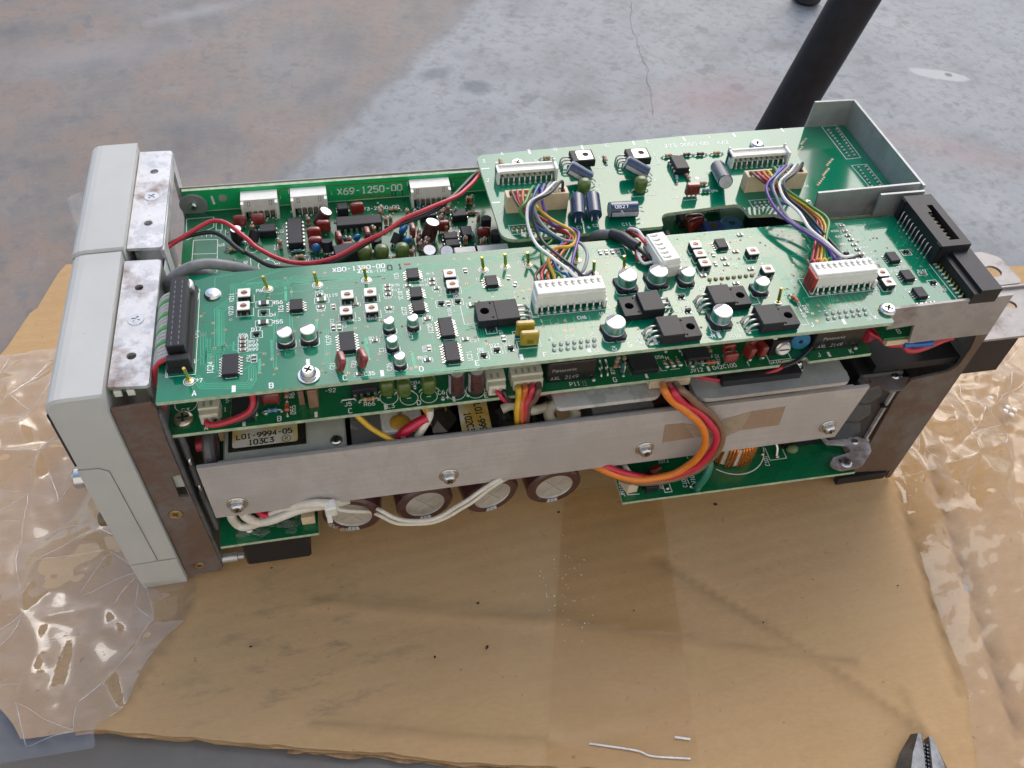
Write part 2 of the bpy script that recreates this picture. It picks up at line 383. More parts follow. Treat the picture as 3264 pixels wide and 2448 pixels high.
# ------------------------------------------------------------------ cardboard
def lerp_poly(pts, x):
    if x <= pts[0][0]: return pts[0][1]
    for a, b in zip(pts, pts[1:]):
        if x <= b[0]: return a[1] + (b[1]-a[1])*(x-a[0])/max(1e-6, b[0]-a[0])
    return pts[-1][1]
near_pts = sorted([(-330, -62), (-75.35, -35.18), (-63.92, -49.88), (-59.55, -57.23), (-29.18, -58.49), (-24.71, -60.46), (50.27, -80.70), (77.27, -87.16), (100.25, -94.19), (127.32, -100.67), (212.71, -119.50), (318.89, -150.52), (560, -160)])
far_pts = sorted([(-330, 110), (-101.04, 149.70), (-90.11, 186.45), (-78.57, 221.09), (-90, 178), (507.89, 142.41), (560, 160)])
creases = [((53.32, -17.44), (155.47, -44.03), 1.1, 5), ((155.47, -44.03), (278.36, -84.71), 1.0, 5), ((209.76, -22.27), (247.36, -62.28), -1.2, 5), ((247.36, -62.28), (294.61, -117.38), 1.0, 4), ((50.74, -70.84), (141.17, -93.63), 0.9, 4),
           ((3.50, -7.27), (-11.09, -34.11), 1.0, 5), ((-11.09, -34.11), (-22.10, -52.31), 1.2, 5), ((342.72, -8.38), (328.73, -65.49), -1.6, 4), ((328.73, -65.49), (319.21, -104.33), -1.4, 4), ((369.89, 14.50), (350.81, -58.14), -3.0, 3.5), ((350.81, -58.14), (333.97, -125.27), -3.2, 3.5), ((294.97, -100.09), (294.61, -117.38), 0.9, 4)]
def hcard(x, y):
    h = 0.9*(noise.noise((x*0.012, y*0.02, 3.1))) + 0.35*noise.noise((x*0.05, y*0.09, 1.7)) - 0.6
    for a, b, amp, w in creases:
        ax, ay, bx, by = a[0], a[1], b[0], b[1]; dx, dy = bx-ax, by-ay; q = max(0, min(1, ((x-ax)*dx+(y-ay)*dy)/(dx*dx+dy*dy)))
        d = math.hypot(x-ax-q*dx, y-ay-q*dy)
        if d < w*2.2: h += amp*math.exp(-(d/w)**2*1.6)
    return min(h, 0.4) if 10 < x < 345 and -5 < y < 150 else h
def cardboard_mat():
    m, nt, b = node_mat("brown corrugated cardboard")
    co = coords(nt)
    rot = N(nt, "ShaderNodeMapping"); L(nt, co, rot.inputs[0]); rot.inputs['Rotation'].default_value = (0, 0, R(-4))
    sep = nt.nodes.new("ShaderNodeSeparateXYZ"); L(nt, rot.outputs[0], sep.inputs[0])
    wob = noise_n(nt, 14, 3, 0.5, co)
    fl = math_n(nt, 'SINE', math_n(nt, 'ADD', math_n(nt, 'MULTIPLY', sep.outputs[1], 2*math.pi/0.0078), math_n(nt, 'MULTIPLY', wob.outputs[0], 3.0)))   # flutes about 8 mm apart
    fib = N(nt, "ShaderNodeMapping"); L(nt, co, fib.inputs[0]); fib.inputs['Scale'].default_value = (260, 620, 1); f1 = noise_n(nt, 1.0, 4, 0.7, fib.outputs[0])
    mid = noise_n(nt, 34, 5, 0.62, co); big = noise_n(nt, 9, 4, 0.6, co); fine = noise_n(nt, 1500, 3, 0.7, co)
    col = ramp(nt, f1.outputs[0], [(0.25, (0.43, 0.275, 0.13)), (0.75, (0.50, 0.330, 0.165))])
    col = mixc(nt, math_n(nt, 'MULTIPLY', ramp(nt, mid.outputs[0], [(0.4, (0, 0, 0)), (0.68, (1, 1, 1))]), 0.28), col, (0.43, 0.275, 0.13))
    gate = ramp(nt, noise_n(nt, 17, 4, 0.6, co).outputs[0], [(0.42, (0, 0, 0)), (0.62, (1, 1, 1))])
    col = mixc(nt, math_n(nt, 'MULTIPLY', math_n(nt, 'MULTIPLY', math_n(nt, 'MAXIMUM', fl, 0.0), gate), 0.18), col, (0.38, 0.245, 0.12))
    col = mixc(nt, math_n(nt, 'MULTIPLY', ramp(nt, big.outputs[0], [(0.45, (0, 0, 0)), (0.7, (1, 1, 1))]), 0.3), col, (0.53, 0.38, 0.215))
    # grey smudges rubbed onto the flutes, near the front left
    sm = N(nt, "ShaderNodeMapping"); L(nt, co, sm.inputs[0]); sm.inputs['Scale'].default_value = (42, 130, 1); sm.inputs['Rotation'].default_value = (0, 0, R(-5))
    s1 = noise_n(nt, 1.0, 5, 0.72, sm.outputs[0])
    ms = N(nt, "ShaderNodeMapping"); ms.vector_type = 'TEXTURE'; L(nt, co, ms.inputs[0]); ms.inputs['Location'].default_value = (*(Vector((48.74, -43.03))*S), 0) ; ms.inputs['Scale'].default_value = (0.05, 0.042, 1)
    ln = nt.nodes.new("ShaderNodeVectorMath"); ln.operation = 'LENGTH'; L(nt, ms.outputs[0], ln.inputs[0])
    area = nt.nodes.new("ShaderNodeMapRange"); L(nt, ln.outputs['Value'], area.inputs[0]); area.inputs[1].default_value = 1.3; area.inputs[2].default_value = 0.3
    col = mixc(nt, math_n(nt, 'MULTIPLY', math_n(nt, 'MULTIPLY', ramp(nt, s1.outputs[0], [(0.53, (0, 0, 0)), (0.66, (1, 1, 1))]), area.outputs[0]), 0.5), col, (0.13, 0.10, 0.08))
    fleck = ramp(nt, noise_n(nt, 330, 2, 0.5, co).outputs[0], [(0.71, (0, 0, 0)), (0.76, (1, 1, 1))])
    col = mixc(nt, math_n(nt, 'MULTIPLY', fleck, 0.4), col, (0.11, 0.08, 0.05))
    ca = nt.nodes.new('ShaderNodeAttribute'); ca.attribute_name = 'crease_shade'  # brown shading painted along the creases
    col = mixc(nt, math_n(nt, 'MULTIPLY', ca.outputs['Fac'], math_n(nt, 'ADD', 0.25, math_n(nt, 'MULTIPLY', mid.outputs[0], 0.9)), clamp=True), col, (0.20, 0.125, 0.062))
    L(nt, col, b.inputs['Base Color']); b.inputs['Roughness'].default_value = 0.75; b.inputs['Specular IOR Level'].default_value = 0.2
    bump(nt, b, math_n(nt, 'ADD', math_n(nt, 'MULTIPLY', fl, 0.12), math_n(nt, 'ADD', math_n(nt, 'MULTIPLY', fine.outputs[0], 0.3), math_n(nt, 'MULTIPLY', mid.outputs[0], 1.2))), 0.45, 0.0007)
    return m
CARD = cardboard_mat()
cb = MB(); NX, NY = 250, 110; vs = []
for i in range(NX+1):
    x = -330 + 890*i/NX; y0 = lerp_poly(near_pts, x) + 0.9*noise.noise((x*0.12, 5.0, 0)); y1 = lerp_poly(far_pts, x)
    for j in range(NY+1):
        y = y0 + (y1-y0)*(j/NY)**1.15
        vs.append((x, y, hcard(x, y)))
cb.add(vs, [(i*(NY+1)+j, (i+1)*(NY+1)+j, (i+1)*(NY+1)+j+1, i*(NY+1)+j+1) for i in range(NX) for j in range(NY)], 0, True)
# cut edge of the top liner
ed = []
for i in range(NX+1):
    p = vs[i*(NY+1)]; ed += [p, (p[0], p[1]+0.3, p[2]-0.9)]
cb.add(ed, [(2*i, 2*i+1, 2*i+3, 2*i+2) for i in range(NX)], 0)
crease_shade = []  # painted shading beside each crease, so the shallow folds show in soft light
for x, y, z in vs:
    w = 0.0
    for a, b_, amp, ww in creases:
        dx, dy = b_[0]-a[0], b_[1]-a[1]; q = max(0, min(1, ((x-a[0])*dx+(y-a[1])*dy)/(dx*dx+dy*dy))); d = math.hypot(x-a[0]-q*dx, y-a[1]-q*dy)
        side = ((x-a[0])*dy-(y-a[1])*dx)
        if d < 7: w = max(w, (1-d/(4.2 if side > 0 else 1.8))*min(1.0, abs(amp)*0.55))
    crease_shade.append(max(0.0, w))
crease_shade += [0.3]*len(ed)
card = tag(cb.build("cardboard_sheet", [CARD]), "flattened brown cardboard box, creased and smudged, spread under the opened power supply", "cardboard")
at = card.data.attributes.new('crease_shade', 'FLOAT', 'POINT'); at.data.foreach_set('value', crease_shade)
def ply(dy, dz, amp, seed, x0, x1, mat):
    q = MB(); vs = []; n = 160
    for i in range(n+1):
        x = x0 + (x1-x0)*i/n; y = lerp_poly(near_pts, x) + dy + amp*noise.noise((x*0.09, seed, 0)) + 0.4*amp*noise.noise((x*0.4, seed, 2)); z = hcard(x, y) + dz + 0.4*noise.noise((x*0.2, seed, 4))
        vs += [(x, y+22, dz), (x, y, z), (x, y+0.2, z-0.8)]
    q.add(vs, [f for i in range(n) for f in ((3*i, 3*i+1, 3*i+4, 3*i+3), (3*i+1, 3*i+2, 3*i+5, 3*i+4))], 0, False)
    return q.build("cardboard_ply", [mat], card)
DK = M("torn cardboard ply", (0.30, 0.185, 0.09), 0.85, vary=0.3, scale=250)
ply(-0.6, -1.3, 1.3, 1.0, -40, 560, CARD); ply(-1.6, -2.4, 1.6, 7.0, 40, 560, DK); ply(-0.4, -3.4, 1.8, 13.0, -40, 560, CARD)

# wide strip of clear tape over the fold, a shade darker than the bare board
def film_mat(name, tint, haze, ior, bscale, bstr, rough=0.03, gain=1.6, crease=False):
    m, nt, b = node_mat(name); nt.nodes.remove(b)
    out = nt.nodes['Material Output']; co = coords(nt)
    tr = N(nt, "ShaderNodeBsdfTransparent"); tr.inputs[0].default_value = (*tint, 1)
    gl = N(nt, "ShaderNodeBsdfGlossy", Roughness=rough); gl.inputs[0].default_value = (0.93, 0.97, 1.0, 1)
    df = N(nt, "ShaderNodeBsdfDiffuse"); df.inputs[0].default_value = (0.8, 0.8, 0.8, 1)
    ge = nt.nodes.new("ShaderNodeNewGeometry"); dt = nt.nodes.new("ShaderNodeVectorMath"); dt.operation = 'DOT_PRODUCT'; L(nt, ge.outputs['Incoming'], dt.inputs[0])
    f0 = ((ior-1)/(ior+1))**2
    frs = math_n(nt, 'ADD', f0*gain, math_n(nt, 'MULTIPLY', math_n(nt, 'POWER', math_n(nt, 'SUBTRACT', 1.0, math_n(nt, 'ABSOLUTE', dt.outputs['Value'])), 5.0), 1-f0), clamp=True)   # thin sheet: the same from both sides
    nz = noise_n(nt, bscale, 3, 0.55, co); bn = N(nt, "ShaderNodeBump", Strength=bstr, Distance=0.001); L(nt, nz.outputs[0], bn.inputs['Height'])
    L(nt, bn.outputs[0], gl.inputs['Normal']); L(nt, bn.outputs[0], dt.inputs[1])
    m1 = nt.nodes.new("ShaderNodeMixShader"); m1.inputs[0].default_value = haze; L(nt, tr.outputs[0], m1.inputs[1]); L(nt, df.outputs[0], m1.inputs[2])
    if crease:
        ca = nt.nodes.new('ShaderNodeAttribute'); ca.attribute_name = 'crease'; L(nt, math_n(nt, 'ADD', math_n(nt, 'MULTIPLY', ca.outputs['Fac'], 0.55), haze, clamp=True), m1.inputs[0])
    m2 = nt.nodes.new("ShaderNodeMixShader"); L(nt, frs, m2.inputs[0]); L(nt, m1.outputs[0], m2.inputs[1]); L(nt, gl.outputs[0], m2.inputs[2])
    L(nt, m2.outputs[0], out.inputs[0])
    return m
TAPE = film_mat("clear packing tape", (0.95, 0.915, 0.84), 0.0, 1.4, 60, 0.25, 0.25, 0.6)
def strip(name, edge_l, edge_r, n, mat, parent, lift=0.7, ax=0, nm=14):
    q = MB(); vs = []
    for i in range(n+1):
        t = i/n
        a = Vector(edge_l[0]).lerp(Vector(edge_l[1]), t); c = Vector(edge_r[0]).lerp(Vector(edge_r[1]), t)
        for k in range(nm+1):
            p = a.lerp(c, k/nm); vs.append((p.x, p.y, hcard(p.x, p.y)+lift+0.12*noise.noise((p.x*.1, p.y*.1, 9))))
    q.add(vs, [(i*(nm+1)+k, i*(nm+1)+k+1, (i+1)*(nm+1)+k+1, (i+1)*(nm+1)+k) for i in range(n) for k in range(nm)], 0, True)
    return q.build(name, [mat], parent)
strip("tape_strip", [(137.73, -103.38), (174.63, 20.08)], [(197.70, -114.19), (223.05, 19.73)], 60, TAPE, card)

# ------------------------------------------------------------------ plastic wrap
WRAP = film_mat("crumpled clear plastic wrap", (0.97, 0.965, 0.96), 0.03, 1.5, 90, 0.12, 0.03, 2.4)
WRAPR = film_mat("thin clear plastic wrap", (0.95, 0.935, 0.91), 0.012, 1.5, 90, 0.12, 0.04, 1.1)
from mathutils.geometry import delaunay_2d_cdt
from mathutils.bvhtree import BVHTree
def wander(x, y): return (4.0*noise.noise((x*0.03, y*0.03, 2.2))+1.6*noise.noise((x*0.09, y*0.09, 4.4)), 4.0*noise.noise((x*0.03, y*0.03, 6.6))+1.6*noise.noise((x*0.09, y*0.09, 8.8)))
def facets(box, step, ang, stretch, amp, g):
    """random flat facets: a triangulated scatter of heights"""
    x0, y0, x1, y1 = box; c, sn = math.cos(R(ang)), math.sin(R(ang)); pts = []; n = int(700/step)
    for i in range(-n, n):
        for j in range(-n, n):
            if g.random() < 0.16: continue
            u, v = (i+g.uniform(-.48, .48))*step*stretch, (j+g.uniform(-.48, .48)+0.5*(i % 2))*step
            x, y = u*c - v*sn + (x0+x1)/2, u*sn + v*c + (y0+y1)/2
            if x0-30 <= x <= x1+30 and y0-30 <= y <= y1+30: pts.append(Vector((x, y)))
    V, E, F = delaunay_2d_cdt(pts, [], [], 0, 1e-4)[:3]
    P3 = [Vector((p.x, p.y, g.random()**1.5*amp)) for p in V]
    return P3, E, BVHTree.FromPolygons(P3, F)
def wrap(name, xl, xr, y0, y1, step, ang, stretch, amp, seed, calm, label, mat=None):
    """a crumpled sheet: irregular facets with wandering edges, some creases pinched into thin ridges"""
    g = random.Random(seed); xa, xb = min(p[1] for p in xl), max(p[1] for p in xr); box = (xa, y0, xb, y1)
    big, E, T1 = facets(box, step, ang, stretch, amp, g); _, _, T2 = facets(box, step*0.42, ang+25, 1.8, amp*0.26, g)
    dn = Vector((0, 0, -1))
    def hgt(x, y):
        wx, wy = wander(x, y); h = 0.0
        for T in (T1, T2):
            r_ = T.ray_cast(Vector((x+wx, y+wy, 50)), dn); h += r_[0].z if r_[0] else 0.0
        k = 0.3+1.2*max(0, 0.45+noise.noise((x*0.014, y*0.014, seed))); k *= calm(x, y)
        e = min(abs(x-lerp_poly(xl, y)), abs(x-lerp_poly(xr, y)), y-y0+1, y1-y+1)
        return max(0.35, hcard(x, y)+0.35) + h*k*min(1.0, 0.2+max(0, e)/14)
    q = MB(); nx, ny = int((xb-xa)/1.35), int((y1-y0)/1.35); vs = []
    for j in range(ny+1):
        y = y0+(y1-y0)*j/ny; a, c = lerp_poly(xl, y)+1.5*noise.noise((y*.1, 0, 3)), lerp_poly(xr, y)+1.5*noise.noise((y*.1, 0, 9))
        for i in range(nx+1):
            x = a+(c-a)*i/nx; vs.append((x, y, hgt(x, y)))
    q.add(vs, [(j*(nx+1)+i, j*(nx+1)+i+1, (j+1)*(nx+1)+i+1, (j+1)*(nx+1)+i) for j in range(ny) for i in range(nx)], 0, True)
    for a_, b_ in E:
        A, B = big[a_], big[b_]
        if g.random() < 0.5 and (A-B).length > step:
            r_ = g.uniform(0.04, 0.19); tp = []
            for k in range(8):
                p = A.lerp(B, k/7); wx, wy = wander(p.x, p.y); x, y = p.x-wx, p.y-wy
                if not (y0 < y < y1 and lerp_poly(xl, y) < x < lerp_poly(xr, y)) or calm(x, y) < g.random()*.9: tp = []; break
                tp.append((x, y, hgt(x, y)+0.1))
            if tp: q.tube(tp, [0.03]+[r_*(0.7+0.6*g.random()) for k in range(6)]+[0.03], 5, 1, False)
    return tag(q.build(name, [mat or WRAP, CREASE]), label, "plastic wrap")
CREASE = film_mat("pinched crease", (0.95, 0.95, 0.95), 0.30, 1.5, 200, 0.2, 0.08, 4.0)
lx = sorted([(q[1], q[0]) for q in [(-32.16, -58.31), (-22.04, -53.04), (-15.89, -35.60), (-9.43, -26.56), (0.58, -17.73), (3.09, -6.34)]]) + [(8, 4), (150, 0)]
wrap("plastic_wrap", [(-70, -270), (200, -270)], lx, -66, 150, 10, 55, 2.2, 9.5, 5, lambda x, y: 1.0, "crumpled clear plastic wrap at left, beside the grey front panel")
rx = sorted([(q[1], q[0]) for q in [(306.42, -142.46), (311.68, -123.94), (321.08, -104.66), (327.72, -65.32), (335.74, -32.34), (341.78, -5.62), (341.74, 2.36)]]) + [(10, 345), (150, 350)]
wrap("plastic_wrap", rx, [(-180, 480), (170, 480)], -165, 150, 7.0, 4, 2.8, 6.5, 11, lambda x, y: max(0.16, min(1.0, (y+45)/50)), "wrinkled clear plastic wrap at right, beside the rusty rear bracket", WRAPR)
# a torn wisp standing up behind the front panel
q = MB(); a = spline([(-67.41, 239.44, 34.00), (-66.32, 230.85, 38.00), (-62.73, 230.86, 40.00), (-57.33, 230.65, 42.00), (-54.74, 228.68, 44.00)], 4); vs = []
for i, p in enumerate(a): vs += [(p.x, p.y, p.z), (p.x+3+2*noise.noise((i*.4, 0, 0)), p.y-14-3*noise.noise((i*.5, 3, 0)), p.z-16)]
q.add(vs, [(2*i, 2*i+1, 2*i+3, 2*i+2) for i in range(len(a)-1)], 0, True)
tag(q.build("plastic_scrap", [WRAP]), "torn wisp of clear plastic poking out behind the grey front panel", "plastic scrap")

# ------------------------------------------------------------------ black pipe, stool foot
BLK = M("worn black paint", (0.012, 0.012, 0.016), 0.5, 0.0, 0.3, vary=0.25, scale=120)
RUB = M("black rubber", (0.015, 0.015, 0.016), 0.6)
p0, p1 = Vector((396.0, 255.0, 123.0)), Vector((381.0, 258.0, 53.0))
dr = (p0-p1).normalized(); base = p1 + dr*((p1.z-(FZ+2))/-dr.z) ; topp = p0 + dr*260
pp = thing("pipe_leg", "thick black round pipe rising from the floor behind the power supply", "pipe", tuple(base))
q = MB(); q.tube([topp-base, p0-base, p1-base, dr*4], 13.9, 28); q.build("pipe", [BLK], pp)
q = MB(); q.tube([dr*3, dr*22], 16.0, 24); q.build("rubber_foot", [RUB], pp)
fx, fy = 520.97, 511.21
fo = thing("stool_leg", "tip of a second black leg at the top edge, left of the thick pipe", "leg tip", (fx, fy, FZ))
q = MB(); q.lathe([(10, 0.2), (13, 3), (13, 16), (9, 19)], 20); q.build("rubber_foot", [RUB], fo)
q = MB(); q.tube([(0, 0, 12), (14, 40, 150), (30, 90, 320)], 9, 16); q.build("tube", [BLK], fo)

# ------------------------------------------------------------------ pliers
STEEL = M("tool steel", (0.13, 0.135, 0.145), 0.33, 0.85, vary=0.3, scale=180, bumps=0.15)
GRIP = M("red plastic grip", (0.25, 0.02, 0.02), 0.45)
tx, ty = 290.51, -120.00
bx, by = 283.37, -131.78
pl = thing("pliers", "dark steel pliers with serrated jaws at the bottom right corner", "pliers", (tx, ty, 0))
pl.rotation_euler = (0, 0, math.atan2(bx-tx, -(by-ty)) + R(3))
def jaw(sd):
    q = MB(); prof = [(0, 1.2, 4.6, 5.0), (-3, 1.1, 6.0, 6.0), (-10, 1.0, 9.4, 7.5), (-18, 1.0, 11.6, 9.0), (-28, 0.9, 13.8, 10.5), (-40, 0.6, 15.2, 11.5), (-50, 0.2, 15.5, 11.5)]
    rings = []
    for y, xi, xo, h in prof:
        rings.append([(sd*xi, y, 0.6), (sd*xo*0.92, y, 0.6), (sd*xo, y, h*0.42), (sd*xo*0.62, y, h), (sd*(xi+0.4), y, h), (sd*xi, y, h-0.5)])
    vs = [p for r_ in rings for p in r_]; n = 6
    fs = [(i*n+k, i*n+(k+1)%n, (i+1)*n+(k+1)%n, (i+1)*n+k) for i in range(len(rings)-1) for k in range(n)]
    if sd > 0: fs = [f[::-1] for f in fs]
    q.add(vs, fs + [tuple(range(n)), tuple(range(len(vs)-1, len(vs)-1-n, -1))])
    for i in range(17):
        y = -4-i*1.6; h = 4.6 + min(1, -y/28)*4.6; q.box(sd*0.75, y, 0.8, 0.9, 0.75, h-0.7)
    q.build("jaw", [STEEL], pl)
    q = MB(); q.tube(spline([(sd*6, -48, 5), (sd*-2, -66, 5), (sd*-14, -90, 5), (sd*-22, -120, 5), (sd*-20, -170, 5)], 6), 4.2, 10); q.build("handle", [STEEL], pl)
    q = MB(); q.tube(spline([(sd*-20, -112, 5.6), (sd*-22.5, -130, 5.6), (sd*-20, -176, 5.6)], 6), 5.6, 12); q.build("grip", [GRIP], pl)
jaw(-1); jaw(1)
q = MB(); q.at(0, -56, 0).cyl(10, 0.8, 12.5, 22, c=1.0); q.at(0, -56, 0).cyl(5, 12.5, 13.6, 18, c=0.5); q.build("pivot", [STEEL], pl)

# ------------------------------------------------------------------ crumbs on the cardboard
CR = M("black debris", (0.018, 0.016, 0.014), 0.7)
WH = M("white plastic crumb", (0.75, 0.75, 0.73), 0.45)
def crumb(x, y, r, mat, kind, label, group, flat=0.4):
    r *= 0.55
    q = MB(); q.blob(r, r*rnd.uniform(.45, .8), r*flat, r*flat, 7, 4)
    q.v = [(a+rnd.uniform(-.25, .25)*r, b_+rnd.uniform(-.25, .25)*r, c*rnd.uniform(.6, 1.2)) for a, b_, c in q.v]
    o = q.build(kind, [mat], None, (x, y, max(0.1, hcard(x, y))+0.05), (0, 0, rnd.uniform(0, 180)))
    tag(o, label, kind.replace('_', ' '), group)
for (x, y), r, lb in (((123.48, -31.06), 1.5, "black flake on the cardboard, just above the long crease"), ((123.84, -51.58), 1.9, "black flake on open cardboard, below the crease and left of the dark tape"),
                      ((101.42, -52.05), 1.2, "thin black flake on cardboard, leftmost below the long crease"), ((169.21, 8.98), 1.4, "black flake beside the tape edge, below the rightmost brown capacitor"),
                      ((246.00, 1.22), 1.8, "black flake on cardboard below the lower right circuit board"), ((26.76, -34.60), 1.3, "black flake on cardboard below the lower left circuit board"),
                      ((245.83, -60.99), 1.0, "black flake lying by the diagonal fold right of the tape"), ((314.94, -54.39), 0.9, "black flake on cardboard near the right plastic wrap"), ((35.78, 0.99), 1.0, "black flake on cardboard below the black switch"),
                      ((190.61, -45.92), 1.0, "black flake on the dark tape, below the white grains"), ((245.56, 1.36), 1.2, "black flake on cardboard right under the green board's near edge")):
    crumb(x, y, r, CR, "debris_flake", lb, "black flakes scattered on the cardboard")
for i, (x, y) in enumerate([(419.55, 40.47), (425.30, 33.12), (422.50, 30.88), (428.02, 30.79), (424.37, 27.95)]):
    q = MB(); q.blob(1.5, 1.5, 0.7, 0.6, 12, 6)
    tag(q.build("plastic_bead", [WH], None, (x, y, 3.0)), ["single white bead apart from the cluster on the right plastic wrap"][0] if i == 0 else ["", "leftmost white bead of the small cluster on the right wrap", "nearest white bead of the small cluster on the right wrap", "rightmost white bead of the small cluster on the right wrap", "middle white bead of the small cluster on the right wrap"][i], "bead", "white beads on the plastic wrap")
q = MB()
for i in range(46):
    cx, cy = 165.62, -27.47
    x, y = rnd.gauss(cx, 8), rnd.gauss(cy-4, 11); r = rnd.uniform(0.15, 0.42)
    q.at(x, y, hcard(x, y)+0.5).blob(r, r, r*.7, 0, 5, 3)
stuff(q.build("white_grains", [WH]))
for pts, w in (([(191.34, -101.36), (197.32, -103.31)], 1.0), ([(156.90, -97.77), (174.27, -103.54), (180.29, -106.93), (194.84, -110.52)], 0.8)):
    q = MB(); q.tube([(p[0], p[1], hcard(*p)+0.6) for p in spline([Vector((*p, 0)) for p in pts], 5) for p in [(p.x, p.y)]], w* 0.5, 5)
    q.build("tape_wrinkle", [M("tape glare white", (0.75, 0.73, 0.7), 0.4)], card)  # wrinkles coloured white for the glare on the tape's edges
# unseen pale wall, added behind the camera: it turns daylight back onto the near faces
q = MB(); q.box(300, -1750, FZ, 9000, 200, 3200); struct(q.build("bounce_wall", [M("cream bounce wall", (0.82, 0.775, 0.69), 0.8, vary=0.06, scale=6)]))

# ================================================================== the power supply
unit = thing("power_supply", "opened power supply with stacked green circuit boards, grey plastic front and rusty brackets", "power supply")
def case_plastic():
    m, nt, b = node_mat("light grey case plastic"); co = coords(nt)
    n1 = noise_n(nt, 1500, 2, 0.5, co); n2 = noise_n(nt, 30, 4, 0.6, co)
    col = ramp(nt, n2.outputs[0], [(0.3, (0.43, 0.435, 0.41)), (0.7, (0.48, 0.487, 0.46))])
    col = mixc(nt, math_n(nt, 'MULTIPLY', ramp(nt, noise_n(nt, 190, 2, 0.5, co).outputs[0], [(0.70, (0, 0, 0)), (0.76, (1, 1, 1))]), 0.3), col, (0.3, 0.29, 0.27))
    sc_ = N(nt, "ShaderNodeMapping"); L(nt, co, sc_.inputs[0]); sc_.inputs['Scale'].default_value = (160, 60, 40); sc_.inputs['Rotation'].default_value = (0.3, 0.5, 0.4)
    col = mixc(nt, math_n(nt, 'MULTIPLY', ramp(nt, noise_n(nt, 1.0, 6, 0.8, sc_.outputs[0]).outputs[0], [(0.62, (0, 0, 0)), (0.72, (1, 1, 1))]), 0.22), col, (0.36, 0.345, 0.31))
    L(nt, col, b.inputs['Base Color']); b.inputs['Roughness'].default_value = 0.52
    bump(nt, b, n1.outputs[0], 0.12, 0.0002); return m
def sheet_metal(name, base, rust_amt, rust_col=(0.17, 0.085, 0.045), rough=0.48, metal=0.55, patch=(0.3, 0.31, 0.32), streak=(1, 1, 1), cloud=1.0, scratch=0.0):
    m, nt, b = node_mat(name); co = coords(nt)
    mp = N(nt, "ShaderNodeMapping"); L(nt, co, mp.inputs[0]); mp.inputs['Scale'].default_value = streak
    n1 = noise_n(nt, 55, 6, 0.68, mp.outputs[0]); n2 = noise_n(nt, 95, 5, 0.65, mp.outputs[0]); n3 = noise_n(nt, 28, 5, 0.7, co); n4 = noise_n(nt, 420, 3, 0.6, co)
    col = ramp(nt, n1.outputs[0], [(0.25, tuple(c*(1-0.28*cloud) for c in base)), (0.5, base), (0.75, tuple(min(1, c*(1+0.15*cloud)) for c in base))])
    if scratch:
        ms = N(nt, "ShaderNodeMapping"); L(nt, co, ms.inputs[0]); ms.inputs['Scale'].default_value = (18, 18, 900); ns = noise_n(nt, 1.0, 4, 0.7, ms.outputs[0])
        col = mixc(nt, math_n(nt, 'MULTIPLY', ramp(nt, ns.outputs[0], [(0.45, (0, 0, 0)), (0.75, (1, 1, 1))]), scratch), col, tuple(min(1, c*1.35) for c in base))
        mt2 = noise_n(nt, 11, 3, 0.5, co); col = mixc(nt, math_n(nt, 'MULTIPLY', ramp(nt, mt2.outputs[0], [(0.53, (0, 0, 0)), (0.56, (1, 1, 1))]), 0.35), col, tuple(c*0.80 for c in base))
    col = mixc(nt, ramp(nt, n2.outputs[0], [(0.52, (0, 0, 0)), (0.58, (1, 1, 1))]), col, mixc(nt, 0.55, col, patch))
    rk = ramp(nt, n3.outputs[0], [(0.60-rust_amt*0.28, (0, 0, 0)), (0.72-rust_amt*0.25, (1, 1, 1))])
    col = mixc(nt, math_n(nt, 'MULTIPLY', rk, 0.85), col, mixc(nt, n4.outputs[0], rust_col, tuple(c*0.55 for c in rust_col)))
    col = mixc(nt, math_n(nt, 'MULTIPLY', ramp(nt, n4.outputs[0], [(0.66, (0, 0, 0)), (0.72, (1, 1, 1))]), 0.25+0.4*rust_amt), col, tuple(c*0.7 for c in rust_col))
    L(nt, col, b.inputs['Base Color'])
    mt = nt.nodes.new("ShaderNodeMapRange"); L(nt, rk, mt.inputs[0]); mt.inputs[3].default_value = metal; mt.inputs[4].default_value = 0.0; L(nt, mt.outputs[0], b.inputs['Metallic'])
    rr = nt.nodes.new("ShaderNodeMapRange"); L(nt, n1.outputs[0], rr.inputs[0]); rr.inputs[3].default_value = rough*0.75; rr.inputs[4].default_value = min(1, rough*1.35); L(nt, rr.outputs[0], b.inputs['Roughness'])
    bump(nt, b, math_n(nt, 'ADD', n1.outputs[0], math_n(nt, 'MULTIPLY', n4.outputs[0], 0.3)), 0.25, 0.0004)
    return m
PLASTIC = case_plastic()
ZINC = sheet_metal("weathered zinc plate", (0.60, 0.60, 0.60), 0.3, (0.20, 0.11, 0.075), 0.42, 0.35, (0.36, 0.38, 0.41))
RUSTY = sheet_metal("rusty steel sheet", (0.185, 0.168, 0.16), 0.8, (0.15, 0.08, 0.048), 0.55, 0.3, (0.16, 0.165, 0.17))
RUST2 = sheet_metal("browned steel sheet", (0.15, 0.135, 0.125), 0.66, (0.115, 0.06, 0.035), 0.5, 0.35, (0.12, 0.115, 0.11))
TRAYM = sheet_metal("dull zinc tray", (0.36, 0.375, 0.365), 0.05, (0.17, 0.13, 0.10), 0.4, 0.5, (0.30, 0.33, 0.34))
ALU = sheet_metal("brushed aluminium bar", (0.43, 0.40, 0.375), 0.0, (0.42, 0.40, 0.37), 0.5, 0.12, (0.40, 0.37, 0.345), (2.5, 1, 1), 0.45, 0.5)
ALUB = sheet_metal("bare aluminium plate", (0.55, 0.55, 0.54), 0.0, (0.3, 0.3, 0.3), 0.38, 0.6, (0.46, 0.47, 0.47))
DARKM = sheet_metal("dark inner steel", (0.16, 0.165, 0.17), 0.1, (0.12, 0.08, 0.06), 0.5, 0.4, (0.1, 0.105, 0.11))
